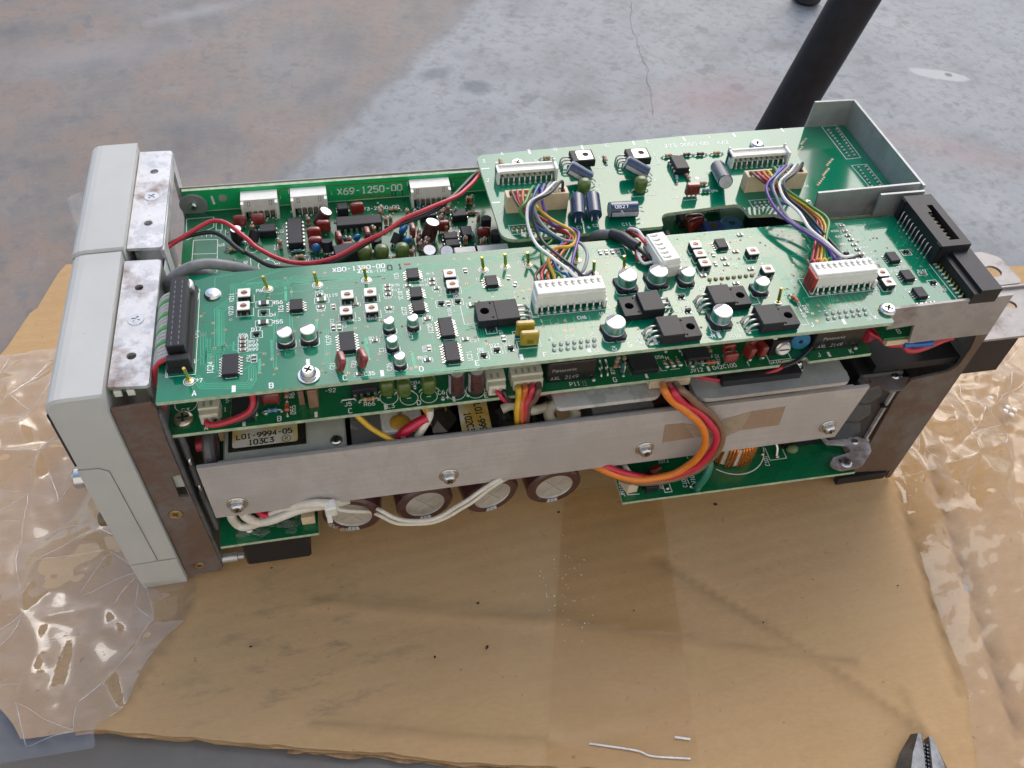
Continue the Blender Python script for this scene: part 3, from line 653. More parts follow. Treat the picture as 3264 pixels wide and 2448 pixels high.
CHROME = M("nickel plate", (0.62, 0.61, 0.58), 0.22, 1.0, vary=0.08)
BRASSY = M("yellow zinc plate", (0.55, 0.40, 0.20), 0.35, 0.9, vary=0.2)
DARK = M("shadowed recess", (0.012, 0.012, 0.012), 0.8)
BLACKP = M("black moulded plastic", (0.014, 0.014, 0.016), 0.45, 0.0, 0.35, vary=0.2)
WHITEP = M("white nylon", (0.74, 0.74, 0.68), 0.42, vary=0.04)
SILK = M("white print", (0.78, 0.80, 0.77), 0.55, vary=0.05)

# ---------------- front panel: a near half and a far half that meet in a stepped seam
def case_half(name, y0, y1, g):
    prof = arcpoly([(-18.6-g, 2, 2), (-1+g, 0.6), (0.2+g, 0.6), (0.2+g, 126.6+g), (-18.7-g, 126.2+g, 6)])
    q = MB(); n = len(prof); dy = y1-y0
    def ring(y, ins): return [(max(-18.7-g+ins, min(0.2+g, a)) if ins == 0 else (a + (ins if a < -9 else -ins*0.3)), y, b_-(ins if b_ > 60 else -ins)) for a, b_ in prof]
    rs = [ring(y0, 0.8), ring(y0+0.8, 0), ring(y1-0.8, 0), ring(y1, 0.8)]
    q.add([p for r_ in rs for p in r_], [(i*n+k, (i+1)*n+k, (i+1)*n+(k+1)%n, i*n+(k+1)%n)[::-1] for i in range(3) for k in range(n)], 0, False)
    q.add(rs[0], [tuple(range(n))]); q.add(rs[3], [tuple(range(n-1, -1, -1))])
    return q
panel = case_half("x", 0.2, 73.6, 0.0).build("front_panel", [PLASTIC], unit)
q = case_half("x", 74.0, 144.6, 0.55); q.build("panel_half", [PLASTIC], panel)
q = MB(); q.box(-9.2, 73.8, 2, 17.6, 0.9, 122.8); q.build("seam_shade_strip", [M("seam shade plastic", (0.28, 0.275, 0.23), 0.7)], panel)  # strip filling the seam gap, coloured darker as its shade
def xz(poly, y, t, mat, name, parent, holes=(), m=0, mats=None):
    """plate standing in the x-z plane, its face towards the camera at y"""
    q = MB(); q.T = Matrix(((1, 0, 0, 0), (0, 0, 1, y), (0, 1, 0, 0), (0, 0, 0, 1)))
    q.prism(poly, 0, t, 0, None, holes)
    q.f = [f[::-1] for f in q.f]
    return q.build(name, mats or [mat], parent)
def yz(poly, x, t, mat, name, parent, holes=()):
    q = MB(); q.T = Matrix(((0, 0, 1, x), (1, 0, 0, 0), (0, 1, 0, 0), (0, 0, 0, 1))); q.prism(poly, 0, t, 0, None, holes)
    return q.build(name, [mat], parent)
xz([(-18.6, 21.0), (-18.6, 88.6), (-11.6, 88.3), (-8.6, 86), (-7.6, 21.4)], -0.15, 0.5, PLASTIC, "side_cover", panel)
xz([(-18.2, 1.0), (-18.6, 20.4), (0.0, 20.8), (0.1, 0.8)], -0.15, 0.5, PLASTIC, "corner_foot", panel)
q = MB(); q.tube([(-18.65, 0.05, 20.7), (0.1, 0.05, 21.0)], 0.15, 4); q.tube([(-18.65, 0.05, 88.9), (-11.6, 0.05, 88.6), (-8.4, 0.05, 86.2), (-7.4, 0.05, 21.2)], 0.14, 4)
q.build("seam_line", [M("seam shadow", (0.27, 0.265, 0.245), 0.8)], panel)
q = MB(); q.box(-18.35, 0.9, 91, 0.7, 1.6, 29); q.build("display_window", [M("smoked window", (0.03, 0.03, 0.034), 0.2)], panel)
q = MB(); q.at(-18.6, 9, 72.4, 0, -90, 0).lathe([(4.0, 0), (4.0, 6.2), (3.4, 7.0)], 20); q.build("binding_post", [CHROME], panel)
q = MB(); q.at(-18.6, 9, 44, 0, -90, 0).lathe([(3.2, 0), (3.2, 5.5), (2.6, 6.2)], 18); q.build("binding_post", [M("brown terminal", (0.16, 0.12, 0.06), 0.4)], panel)

# ---------------- screws
_screw = {}
def cross_poly(r, w):
    return [(-w, -r), (w, -r), (w, -w), (r, -w), (r, w), (w, w), (w, r), (-w, r), (-w, w), (-r, w), (-r, -w), (-w, -w)]
def screw_mesh(r, h, washer, flat):
    k = (r, h, washer, flat)
    if k in _screw: return _screw[k]
    q = MB()
    if washer: q.lathe([(washer, 0), (washer, 0.55), (washer-0.15, 0.7), (r*0.9, 0.8)], 24, 0); q.lathe([(r*1.12, 0.7), (r*1.12, 1.3), (r*0.95, 1.5)], 20, 0)
    z = 1.3 if washer else 0.0
    if flat: q.lathe([(r, 0), (r, h*0.5), (r*0.96, h)], 24, 0, caps=(False, False)); top, rt = h, r*0.96
    else: q.lathe([(r, z), (r, z+h*0.45), (r*0.9, z+h*0.75), (r*0.7, z+h)], 24, 0, caps=(False, False)); top, rt = z+h, r*0.7
    cr = cross_poly(r*0.55, r*0.13); d = h*0.55 if not flat else max(0.25, h*0.8)
    q.prism(circ(0, 0, rt, 24), top-0.02, top, 0, None, [cr], bottom=False)
    q.add([(a, b_, top) for a, b_ in cr] + [(a, b_, top-d) for a, b_ in cr], [(i, (i+1) % 12, 12+(i+1) % 12, 12+i) for i in range(12)] + [tuple(range(12, 24))], 1)
    _screw[k] = q.mesh("screw", [CHROME, M("screw recess", (0.10, 0.085, 0.06), 0.5, 0.5)])
    return _screw[k]
def screw(parent, loc, r=3.0, h=1.8, washer=0, flat=False, rot=(0, 0, 0), mat=None):
    me = screw_mesh(r, h, washer, flat)
    if flat:
        k = MB(); k.ring(0, 0, r+0.18, 0.36, 0.06, 24); k.build('screw_rim', [M('screw recess', (0.10, 0.085, 0.06), 0.5, 0.5)], parent, loc, rot)
    if mat: me = me.copy(); me.materials[0] = mat
    sp = rnd.uniform(0, 80)
    return link("screw", me, parent, loc, (90, sp, 0) if abs(rot[0]-90) < 1 else ((rot[0], 0, 0) if rot[0] else (0, 0, sp)))

# ---------------- front frame: folded zinc channel behind the panel
q = MB(); hl_ = [circ(8.06, 126.65, 1.7), circ(7.99, 92.07, 1.7)]
q.prism(arcpoly([(1.0, 77.4), (14.2, 76.6, 1.5), (14.6, 141.2, 1.5), (1.2, 141.6)]), 122.6, 124, 0, None, hl_)
frame = q.build("front_frame", [ZINC], unit)
q = MB(); q.prism(arcpoly([(0.8, 6.2), (14.0, 5.0, 1.5), (14.2, 69.4, 1.5), (1.0, 70.0)]), 122.6, 124, 0, None, [circ(7.29, 54.47, 1.6), circ(7.41, 19.59, 1.7)])
q.build("frame_flange", [ZINC], frame)
for z_, tk in (("t", 0),):
    screw(frame, (8.15, 109.24, 123.9), 2.9, 0.35, 0, True); screw(frame, (7.53, 37.33, 123.9), 2.9, 0.35, 0, True)
yz([(76.6, 60), (76.6, 122.6), (141.2, 122.6), (141.2, 60)], 13.2, 1.4, ZINC, "frame_wall", frame, [[(84, 63), (84, 118.5), (134, 118.5), (134, 63)]])
yz([(5.4, 4), (5.4, 122.6), (69.4, 122.6), (69.4, 4)], 12.8, 1.4, DARKM, "frame_wall", frame, [[(40, 80), (40, 116), (64, 116), (64, 80)]])
yz([(69.5, 60), (69.5, 118), (76.4, 118), (76.4, 60)], 13.0, 1.2, ZINC, "frame_wall", frame)
q = MB(); q.box(7.5, 73.2, 116.8, 12.5, 6.4, 1.2); q.build("frame_bridge", [ZINC], frame)
q = MB(); q.at(6, 73.5, 118, 70, 0, 0).lathe([(1.0, 0), (0.9, 3), (0.1, 4.5)], 10); q.build("frame_pin", [CHROME], frame)
# grey inner plate seen through the wall's window
yz([(79, 64), (79, 120), (140, 120), (140, 64)], 3.0, 1.0, M("grey inner plate", (0.30, 0.31, 0.31), 0.5), "inner_plate", frame)
# rusty near wall with its slot
wall = xz([(0.9, 3.0), (0.6, 117.6), (13.6, 118.6), (14.6, 116), (13.9, 98), (14.6, 60), (15.8, 5.0), (14.6, 3.4)], 1.4, 1.3, RUSTY, "side_flange", frame, [[(10.35, 76.37), (13.84, 76.76), (14.06, 62.15), (10.26, 62.43)]])
q = MB(); q.box(11.6, 4.2, 66, 5.0, 1.0, 20); q.build("slot_backing", [M("pale plastic tab", (0.5, 0.52, 0.48), 0.5)], frame)
sc1 = (6.50, 51.41); sc2 = (7.04, 10.52)
screw(frame, (sc1[0], 1.4, sc1[1]), 2.6, 0.4, 0, True, (90, 0, 0), BRASSY); screw(frame, (sc2[0], 1.4, sc2[1]), 2.1, 0.4, 0, True, (90, 0, 20), BRASSY)
# corner roll and bumps of the channel's inner edge
q = MB(); q.tube([(14.4, 3.2, 112), (14.6, 3.4, 60), (15.6, 3.4, 6)], 1.3, 8); q.tube([(17.4, 7, 96), (17.4, 6.6, 60), (18.2, 6.6, 30)], 1.4, 8)
q.build("frame_edge", [DARKM], frame)
for z in (78, 61): 
    q = MB(); q.at(17.6, 6.2, z).blob(1.5, 1.5, 2.6, 0, 10, 6); q.build("rivet", [CHROME], frame)
q = MB(); q.box(6.5, 8, 119.2, 12.0, 1.0, 2.4); q.build("slot_strip", [M("green strip", (0.05, 0.2, 0.08), 0.4)], frame)
for x in (3.2, 7.4): 
    q = MB(); q.box(x, 6.4, 119.0, 2.4, 1.0, 2.8); q.build("slot_tooth", [WHITEP], frame)
q = MB(); q.at(16.5, 4, 9, 0, 90, 0).cyl(2.0, 0, 6.5, 14, c=0.3); q.at(21.5, 4, 9, 0, 90, 0).cyl(1.4, 0, 4, 12); q.build("standoff", [ALUB], frame)

# ---------------- aluminium bar along the near side
bar = xz([(21.6, 85.2), (292.3, 85.0), (288.6, 51.2), (22.0, 51.4)], -2.9, 1.6, ALU, "heatsink_bar", unit)
q = MB(); q.prism([(29, -1.3), (286, -1.3), (286, -0.2), (29, -0.2)], 82.9, 84.6); q.build("bar_fold", [ALUB], bar)
for tk in ((31.56, 59.74), (114.65, 60.54), (197.55, 61.59), (281.84, 60.52)):
    screw(bar, (tk[0], -2.9, tk[1]), 2.7, 2.2, 4.1, False, (90, 0, 0))
xz([(203.76, 76.20), (212.02, 75.69), (219.24, 64.66), (204.89, 64.07)], -3.05, 0.12, M("tan tape", (0.30, 0.21, 0.14), 0.5, vary=0.06), "tan_tape", bar)
xz([(241.00, 78.09), (256.21, 78.59), (257.13, 65.94), (239.92, 65.72)], -3.05, 0.12, M("tan tape", (0.30, 0.21, 0.14), 0.5), "tan_tape", bar)
xz([(212.07, 75.50), (220.35, 72.74), (240.93, 77.93), (239.86, 65.92), (232.72, 61.68), (219.80, 64.83)], -3.1, 0.08, M("thin tape", (0.33, 0.26, 0.19), 0.3, vary=0.1), "tan_tape", bar)

# ---------------- rear bracket
RB = [(335.42, 104.37), (336.93, 96.64), (336.54, 85.28), (333.08, 81.91), (316.51, 79.20), (314.40, 69.92), (315.68, 29.47), (314.78, 13.52), (315.97, 10.43), (337.5, 7.2), (337.8, 0.4), (340.2, 0.4), (340.9, 104.4)]
rear = xz(RB, 2.2, 1.2, RUST2, "rear_bracket", unit)
STAIN = sheet_metal("stained grey steel", (0.33, 0.31, 0.295), 0.28, (0.17, 0.11, 0.08), 0.45, 0.3, (0.27, 0.255, 0.245))
xz([(288.19, 125.77), (290.17, 114.23), (302.08, 115.11), (304.60, 104.24), (335.4, 104.42), (340.9, 104.42), (340.30, 126.72)], 2.2, 1.2, STAIN, "bracket_tab", rear)
rear_lug = MB(); rear_lug.T = Matrix.Identity(4)
rear_lug.prism(arcpoly([(316, 3.2), (312.0, 3.4), (307, 9.5), (297.4, 8.0, 2), (291.0, 4.4, 3), (294.8, -0.6, 2), (300.8, 0.6), (303, -3.0), (309.5, -3.0)]), 79.4, 80.6, 0, None, [circ(296.5, 3.6, 1.3)])
rear_lug.build("bracket_lug", [RUST2], rear)
lug2 = MB(); lug2.prism(arcpoly([(291.0, 10.5, 2), (303.1, 8.6), (309.2, 5.0), (313.5, 2.0), (312.0, -4.0), (303.8, -11.2, 3), (292.0, -12.0, 3), (288.8, -8.0, 2), (292.5, -4.6), (302.0, -3.0, 1.5), (302.4, 1.0, 1.5), (292.6, 3.4)]), 36.0, 37.0, 0, None, [circ(306.5, 2.2, 1.3)])
lug2.build("bracket_lug", [ZINC], rear)
screw(rear, (296.8, -8.2, 36.9), 3.0, 1.2, 0, False); screw(rear, (306.5, 2.2, 36.9), 1.7, 1.0, 0, False)
q = MB(); q.box(313.5, 9, 29, 1.2, 11, 50); q.build("bracket_fold", [ZINC], rear)
tb = (306.74, 84.27)
screw(rear, (309.5, 4.4, 80.5), 1.9, 1.0, 0, False)
q = MB(); q.box(322, 2.6, 2.6, 26, 3, 5.2); q.box(305.5, -1.0, 27, 4, 2, 3); q.build("rubber_strip", [BLACKP], rear)
q = MB(); q.box(322, 14, 60, 22, 22, 1.0); q.build("inner_shelf", [BLACKP], rear)
q = MB(); q.at(331, 12, 85, 90, 0, 30).cyl(1.8, 0, 1.5, 12); q.build("rivet", [BRASSY], rear)
xz([(322, 78), (327, 106), (337, 106), (337, 78)], 14, 1.2, TRAYM, "inner_web", rear)
q = MB(); q.box(338.6, 70, 4, 1.4, 134, 112); q.build("rear_plate", [DARKM], rear)
# ears and terminal block that stick out behind the rear plate
q = MB(); q.prism(arcpoly([(339.6, 33), (380, 33.4, 3), (379, 51, 3), (372, 55.5), (339.6, 55.5)]), 98.8, 100, 0, None, [circ(370.3, 42.3, 3.8, 18)]); q.build("rear_ear", [STAIN], rear)
q = MB(); q.prism([(339.6, 4), (420, 4), (420, 32.6), (339.6, 32.6)], 97.4, 98.6, 0, None, [circ(367.5, 22.2, 2.6, 14)]); q.box(380, 32.2, 97.4, 80, 1.0, 2.6); q.build("rear_ear", [STAIN], rear)
q = MB(); q.box(353, 14, 72, 26, 12.5, 24.5, 0, 0.6); q.box(349.5, 18, 96.4, 6, 4, 0.8); term = q.build("terminal_block", [BLACKP], rear)
q = MB(); w = [(358.4, 10.2), (362.6, 10.2), (361.2, 13.4)]
for a, b_ in zip(w, w[1:]+w[:1]): q.ribbon([a, b_], 0.35, 96.62)
q.build("warning_mark", [SILK], term)
# folded tray that holds the upper board's right end
tray = xz([(311.5, 119), (312.2, 133.6), (332.4, 133.4), (332.4, 119)], 133.6, 1.0, TRAYM, "board_tray", unit)
q = MB(); q.box(333.0, 99.8, 115, 1.2, 68.6, 18.4); q.build("tray_wall", [TRAYM], tray)
xz([(283.83, 125.10), (282.92, 133.71), (330.64, 134.64), (332.4, 114), (294, 114), (293.69, 119.54)], 65.5, 1.1, TRAYM, "tray_flange", tray)
xz([(310.47, 122.93), (309.97, 133.70), (330.72, 133.82), (330.5, 118)], 61, 1.1, TRAYM, "tray_flange", tray)

# ================================================================== component kit (each a mesh shared by its repeats)
def pcb_mat(name, col, trace, rough=0.07):
    m, nt, b = node_mat(name); co = coords(nt)
    n1 = noise_n(nt, 22, 3, 0.5, co); n2 = noise_n(nt, 1200, 2, 0.5, co)
    v = N(nt, "ShaderNodeTexVoronoi", Scale=46.0); v.feature = 'F1'; v.distance = 'CHEBYCHEV'; L(nt, co, v.inputs['Vector'])
    pour = ramp(nt, n1.outputs[0], [(0.49, (0, 0, 0)), (0.505, (1, 1, 1))])
    c = mixc(nt, math_n(nt, 'MULTIPLY', pour, 0.5), col, trace)
    c = mixc(nt, math_n(nt, 'MULTIPLY', ramp(nt, n2.outputs[0], [(0.5, (0, 0, 0)), (0.8, (1, 1, 1))]), 0.12), c, (0.12, 0.30, 0.18))
    L(nt, c, b.inputs['Base Color'])
    rr = nt.nodes.new("ShaderNodeMapRange"); L(nt, noise_n(nt, 30, 4, 0.6, co).outputs[0], rr.inputs[0]); rr.inputs[3].default_value = rough*0.7; rr.inputs[4].default_value = rough*1.9
    L(nt, rr.outputs[0], b.inputs['Roughness']); b.inputs['IOR'].default_value = 1.6
    bump(nt, b, noise_n(nt, 260, 3, 0.5, co).outputs[0], 0.035, 0.0002)
    return m
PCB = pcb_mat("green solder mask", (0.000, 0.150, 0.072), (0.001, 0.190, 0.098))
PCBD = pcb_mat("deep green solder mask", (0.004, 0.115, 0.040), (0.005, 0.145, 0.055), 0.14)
PCBV = pcb_mat("bright green solder mask", (0.003, 0.40, 0.115), (0.005, 0.44, 0.13), 0.3)
FR4 = M("board edge laminate", (0.36, 0.44, 0.30), 0.6, vary=0.2)
TRACE = M("masked copper track", (0.045, 0.36, 0.20), 0.16, vary=0.1)
VIA = M("tinned via", (0.30, 0.24, 0.17), 0.35, 0.5, vary=0.4, scale=800)
SOLDER = M("solder", (0.55, 0.55, 0.52), 0.28, 1.0, vary=0.15)
GOLD = M("gold plate", (0.85, 0.58, 0.16), 0.22, 1.0, vary=0.08)
CHIP = M("chip epoxy", (0.017, 0.018, 0.022), 0.45, 0.0, 0.3, vary=0.2, scale=1500)
CHIPB = M("dull chip epoxy", (0.013, 0.013, 0.014), 0.5, 0.0, 0.35, vary=0.2)
ALCAN = M("aluminium can", (0.62, 0.63, 0.62), 0.30, 1.0, vary=0.06)
ALTOP = M("can top", (0.80, 0.80, 0.79), 0.34, 0.35, vary=0.04)
CANINK = M("can print", (0.16, 0.155, 0.19), 0.45)
REDF = M("dark red epoxy", (0.20, 0.022, 0.016), 0.22, vary=0.15, coat=0.6)
BLUED = M("blue ceramic", (0.015, 0.13, 0.36), 0.25, coat=0.5)
GREENF = M("olive green lacquer", (0.085, 0.13, 0.022), 0.3, vary=0.2, coat=0.5)
BLUEC = M("navy capacitor sleeve", (0.010, 0.032, 0.085), 0.25, vary=0.2, coat=0.5)
BROWNC = M("brown capacitor sleeve", (0.060, 0.018, 0.018), 0.28, vary=0.15, coat=0.4)
CREAM = M("cream nylon", (0.62, 0.50, 0.33), 0.5, vary=0.06)
YFILM = M("amber film case", (0.42, 0.30, 0.03), 0.25, trans=0.15, vary=0.15, coat=0.5)
WIREM = M("tinned lead", (0.55, 0.54, 0.51), 0.3, 1.0)
COPR = M("rotor copper", (0.30, 0.16, 0.11), 0.4, 0.6)
TANR = M("tan resistor body", (0.50, 0.32, 0.16), 0.4); PINKR = M("pinkish resistor body", (0.45, 0.24, 0.17), 0.4); TEALR = M("teal resistor body", (0.05, 0.20, 0.22), 0.4); BLUER = M("light blue resistor body", (0.10, 0.28, 0.48), 0.35)
DIODE = M("glass diode", (0.42, 0.10, 0.03), 0.15, coat=0.6)
BAND = M("brown bands", (0.12, 0.04, 0.02), 0.4)
GREYC = M("grey can stripe", (0.42, 0.42, 0.45), 0.35)
BLUEX = M("blue box resin", (0.03, 0.17, 0.32), 0.35)
_c = {}
def proto(name, key, fn, mats):
    k = (name,)+key
    if k not in _c: q = MB(); fn(q); _c[k] = q.mesh(name, mats)
    return _c[k]
def put(me, parent, x, y, z, rz=0, rot=None): return link(me.name.split('.')[0], me, parent, (x, y, z), rot if rot else (0, 0, rz))
def pj(a=2.0): return rnd.uniform(-a, a)
def trimmer(P, z, x, y, rz=0, dull=False):
    def f(q):
        q.box(0, 0, 0.05, 4.4, 4.3, 2.3, 0, 0.2)
        q.prism(arcpoly([(-2.25, -2.1, .5), (2.25, -2.1, .5), (2.25, 2.15, .5), (-2.25, 2.15, .5)]), 2.35, 2.75, 1, None, [circ(0, 0, 1.2, 14)])
        q.disc(0, 0, 1.2, 2.58, 14, 2); q.box(0, 0, 2.55, 2.2, 0.36, 0.12, 3)
        for sx in (-1.2, 1.2): q.box(sx, -2.3, 0.05, 0.7, 0.5, 1.2, 4); q.box(sx, 2.3, 0.05, 0.7, 0.5, 1.0, 4)
    put(proto("trimmer", (dull,), f, [CHIPB, ALUB if dull else WHITEP, COPR, DARK, SOLDER]), P, x, y, z, rz+pj())
def smdcap(P, z, x, y, r, h, rz=0, txt=True):
    def f(q):
        w = r*2*1.03
        q.prism([(-w/2, -w/2+0.9), (-w/2+0.9, -w/2), (w/2-0.9, -w/2), (w/2, -w/2+0.9), (w/2, w/2), (-w/2, w/2)], 0.05, 1.3, 0)
        q.lathe([(r*0.93, 1.3), (r*0.95, 1.9)], 24, 1, caps=(False, False)); q.lathe([(r*0.95, 1.9), (r*0.86, 2.15), (r*0.95, 2.4), (r*0.95, h-0.35), (r*0.87, h)], 24, 1, caps=(False, False))
        q.disc(0, 0, r*0.87, h, 24, 2)
        q.add([(r*0.86*math.cos(R(a)), r*0.86*math.sin(R(a)), h+0.02) for a in range(62, 175, 8)], [tuple(range(15))], 3)
        q.box(0, -w/2-0.3, 0.05, 0.9, 1.2, 0.35, 4); q.box(0, w/2+0.3, 0.05, 0.9, 1.2, 0.35, 4)
        if txt:
            if r > 3.5:
                rows = ((-1.2, 1.6), (-1.0, 0.2), (-1.0, -1.2))
                for k, (a, b_) in enumerate(rows):
                    for i in range(3): glyph(q, a+i*1.0+0.2*(k == 1), b_, "100 16A0P1".replace(' ', '')[k*3+i], 1.0, h+0.025, 3)
            else:
                for k in range(3): glyph(q, -1.0+k*0.8, 0.5, "471"[k], 0.75, h+0.025, 3)
                for k in range(3): glyph(q, -0.8+k*0.8, -0.7, "35P"[k], 0.7, h+0.025, 3)
    o = put(proto("smd_capacitor", (r, h, txt), f, [CHIPB, ALCAN, ALTOP, CANINK, SOLDER]), P, x, y, z, rz+pj(4))
_seg = {'0': 'abcdef', '1': 'bc', '2': 'abged', '3': 'abgcd', '4': 'fgbc', '5': 'afgcd', '6': 'afgedc', '7': 'abc', '8': 'abcdefg', '9': 'abcdfg', 'A': 'abcefg', 'P': 'abefg'}
def glyph(q, x, y, ch, h, z, m):
    w = h*0.5; t = h*0.12
    L_ = {'a': (0, h, w, h), 'b': (w, h/2, w, h), 'c': (w, 0, w, h/2), 'd': (0, 0, w, 0), 'e': (0, 0, 0, h/2), 'f': (0, h/2, 0, h), 'g': (0, h/2, w, h/2)}
    for s in _seg[ch]:
        a = L_[s]; q.ribbon([(x+a[0], y+a[1]-h/2), (x+a[2], y+a[3]-h/2)], t, z, m)
def chip(P, z, x, y, n, rz=0, bw=4.4, pitch=1.27, h=1.7, both=True):
    bl = n*pitch-0.1+0.6
    def f(q):
        q.box(0, 0, 0.15, bw, bl, h, 0, 0.18)
        q.disc(-bw*0.3, bl*0.36, 0.35, 0.15+h+0.012, 10, 2)
        for i in range(n):
            yy = (i-(n-1)/2)*pitch
            for s in ((-1, 1) if both else (-1,)):
                q.box(s*(bw/2+0.18), yy, h*0.45, 0.5, 0.42, 0.2, 1); q.box(s*(bw/2+0.42), yy, 0.06, 0.22, 0.42, h*0.5, 1); q.box(s*(bw/2+0.85), yy, 0.04, 0.9, 0.5, 0.22, 1)
    put(proto("ic_chip", (n, bw, pitch, h, both), f, [CHIP, SOLDER, CHIPB]), P, x, y, z, rz+pj(1))
def sot(P, z, x, y, rz=0):
    def f(q):
        q.box(0, 0.1, 0.1, 2.0, 1.3, 1.0, 0, 0.12)
        for xx, yy in ((-0.8, -0.9), (0.8, -0.9), (0, 1.1)): q.box(xx, yy, 0.04, 0.45, 0.8, 0.3, 1)
    put(proto("transistor_chip", (), f, [CHIPB, SOLDER]), P, x, y, z, rz+pj())
def smdr(P, z, x, y, rz=0, k=1.0, body=None):
    body = body or rnd.choice([FR, CB, CB2])
    def f(q):
        q.box(0, 0, 0.05, 1.15*k, 1.15*k, 0.5*k, 0, 0.04); 
        for s in (-1, 1): q.box(s*0.8*k, 0, 0.04, 0.5*k, 1.22*k, 0.54*k, 1, 0.08)
    put(proto("smd_resistor", (k, body.name), f, [body, SOLDER]), P, x, y, z, rz+pj(3))
FR = M("olive resistor chip", (0.10, 0.16, 0.07), 0.35); CB = M("black resistor chip", (0.03, 0.03, 0.032), 0.4); CB2 = M("brown capacitor chip", (0.24, 0.15, 0.10), 0.45)
def pin(P, z, x, y, h=6.4, tx=-6, ty=-4):
    def f(q):
        q.lathe([(1.55, 0.03), (1.5, 0.12), (1.0, 0.3)], 18, 0, caps=(True, True)); q.lathe([(0.95, 0.3), (0.95, 0.9), (0.62, 1.0)], 14, 1); q.lathe([(0.62, 0.9), (0.62, h-0.2), (0.5, h)], 12, 1)
    put(proto("test_pin", (h,), f, [ALTOP, GOLD]), P, x, y, z, 0, (ty+pj(), tx+pj(), 0))
def to220(P, z, x, y, rz=0, h1=4.6, h2=2.8):
    """flat-lying power package: hole end towards +x, leads towards -x"""
    def f(q):
        q.box(-3.6, 0, 0.5, 8.6, 10.2, h1, 0, 0.25)
        q.prism(arcpoly([(0.7, -5.0), (7.6, -5.0, .4), (7.6, 5.0, .4), (0.7, 5.0)]), 0.5, 0.5+h2, 0, None, [circ(4.6, 0, 1.7, 18), circ(2.0, 3.6, 0.45, 8), circ(2.0, -3.8, 0.45, 8)])
        q.disc(4.6, 0, 1.7, 0.55, 16, 2)
        for k in (-1, 0, 1):
            q.tube([(-7.8, k*2.54, 2.7), (-9.6, k*2.54, 2.7), (-11.4, k*2.54-0.2, 2.3), (-12.4, k*2.54-0.5, 0.2)], 0.52, 6, 1); q.at(-12.4, k*2.54-0.5, 0.1).blob(0.9, 0.9, 0.5, 0, 8, 4, 1); q.at()
        for a, b_ in ((-6.6, 3.9), (-6.6, -3.9), (6.3, 3.8), (6.3, -3.8)): q.ring(a, b_, 0.6, 0.14, (0.5+h1 if a < 0 else 0.5+h2)+0.015, 12, 3)
    return put(proto("power_transistor", (h1, h2), f, [CHIP, WIREM, DARK, CHIPB]), P, x, y, z, rz+pj(1))
def tabpack(P, z, x, y, rz=0):
    def f(q):
        q.box(0, 0, 2.2, 10.5, 8.4, 3.4, 0, 0.3); q.prism(arcpoly([(-2.6, -3.4, 1), (4.4, -3.4, 1), (4.4, 3.4, 1), (-2.6, 3.4, 1)]), 5.6, 5.68, 1, None, [circ(1.5, 0.4, 1.5, 16)])
        q.disc(1.5, 0.4, 1.5, 5.63, 16, 2)
        for k in (-1, 0, 1): q.tube([(-5.0, k*2.3, 3.6), (-8.2, k*2.3, 3.4), (-9.2, k*2.3, 2.6), (-9.4, k*2.3, 0)], 0.42, 6, 3)
    put(proto("tab_transistor", (), f, [CHIPB, ALTOP, DARK, WIREM]), P, x, y, z, rz)
def dip(P, z, x, y, n, rz=0, bw=6.4, h=3.4, lift=0.6, name="dip_chip"):
    bl = n*2.54-0.2
    def f(q):
        q.box(0, 0, lift, bw, bl, h, 0, 0.3); q.disc(0, bl/2-0.8, 0.8, lift+h+0.015, 12, 2)
        for i in range(n):
            yy = (i-(n-1)/2)*2.54
            for s in (-1, 1): q.box(s*(bw/2+0.3), yy, lift+h*0.35, 0.7, 1.2, 0.3, 1); q.box(s*(bw/2+0.6), yy, 0, 0.25, 1.0, lift+h*0.35, 1)
    put(proto(name, (n, bw, h), f, [CHIP, SOLDER, CHIPB]), P, x, y, z, rz+pj(1))
def redcap(P, z, x, y, w=6.0, h=5.6, t=2.6, rz=0, tilt=0):
    def f(q):
        q.at(0, 0, h/2+1.2).blob(w/2, t/2, h/2, 0, 18, 12, 0, 0.45); q.at()
        for s in (-1, 1): q.tube([(s*w*0.32, 0, 2.0), (s*w*0.34, 0, 0)], 0.3, 5, 1)
    put(proto("film_capacitor", (w, h, t), f, [REDF, WIREM]), P, x, y, z, 0, (tilt+pj(), 0, rz+pj(3)))
def bluedrop(P, z, x, y, rz=0, tilt=20):
    def f(q):
        q.at(0, 0, 4.4).blob(1.9, 1.3, 2.3, 0, 14, 10, 0); q.at(0, 0, 2.0).lathe([(0.7, -0.6), (1.3, 1.2)], 12, 0); q.at()
        for s in (-0.7, 0.7): q.tube([(s*.5, 0, 1.8), (s, 0, 0)], 0.25, 5, 1)
    put(proto("ceramic_capacitor", (), f, [BLUED, WIREM]), P, x, y, z, 0, (tilt, pj(10), rz))
def greenl(P, z, x, y, r=2.6, rz=0, tilt=0):
    def f(q):
        q.at(0, 0, r*1.15+1.0).blob(r, r*0.92, r*1.05, 0, 16, 10, 0, 0.75); q.at(0, 0, 0.6).lathe([(r*0.95, 0), (r*0.88, r*0.8)], 16, 0); q.at()
        for s in (-1, 1): q.tube([(s*r*0.8, 0, 1.4), (s*r*1.25, -0.4, 0.6), (s*r*1.3, -0.5, 0)], 0.28, 5, 1)
    put(proto("inductor", (r,), f, [GREENF, WIREM]), P, x, y, z, 0, (tilt, 0, rz))
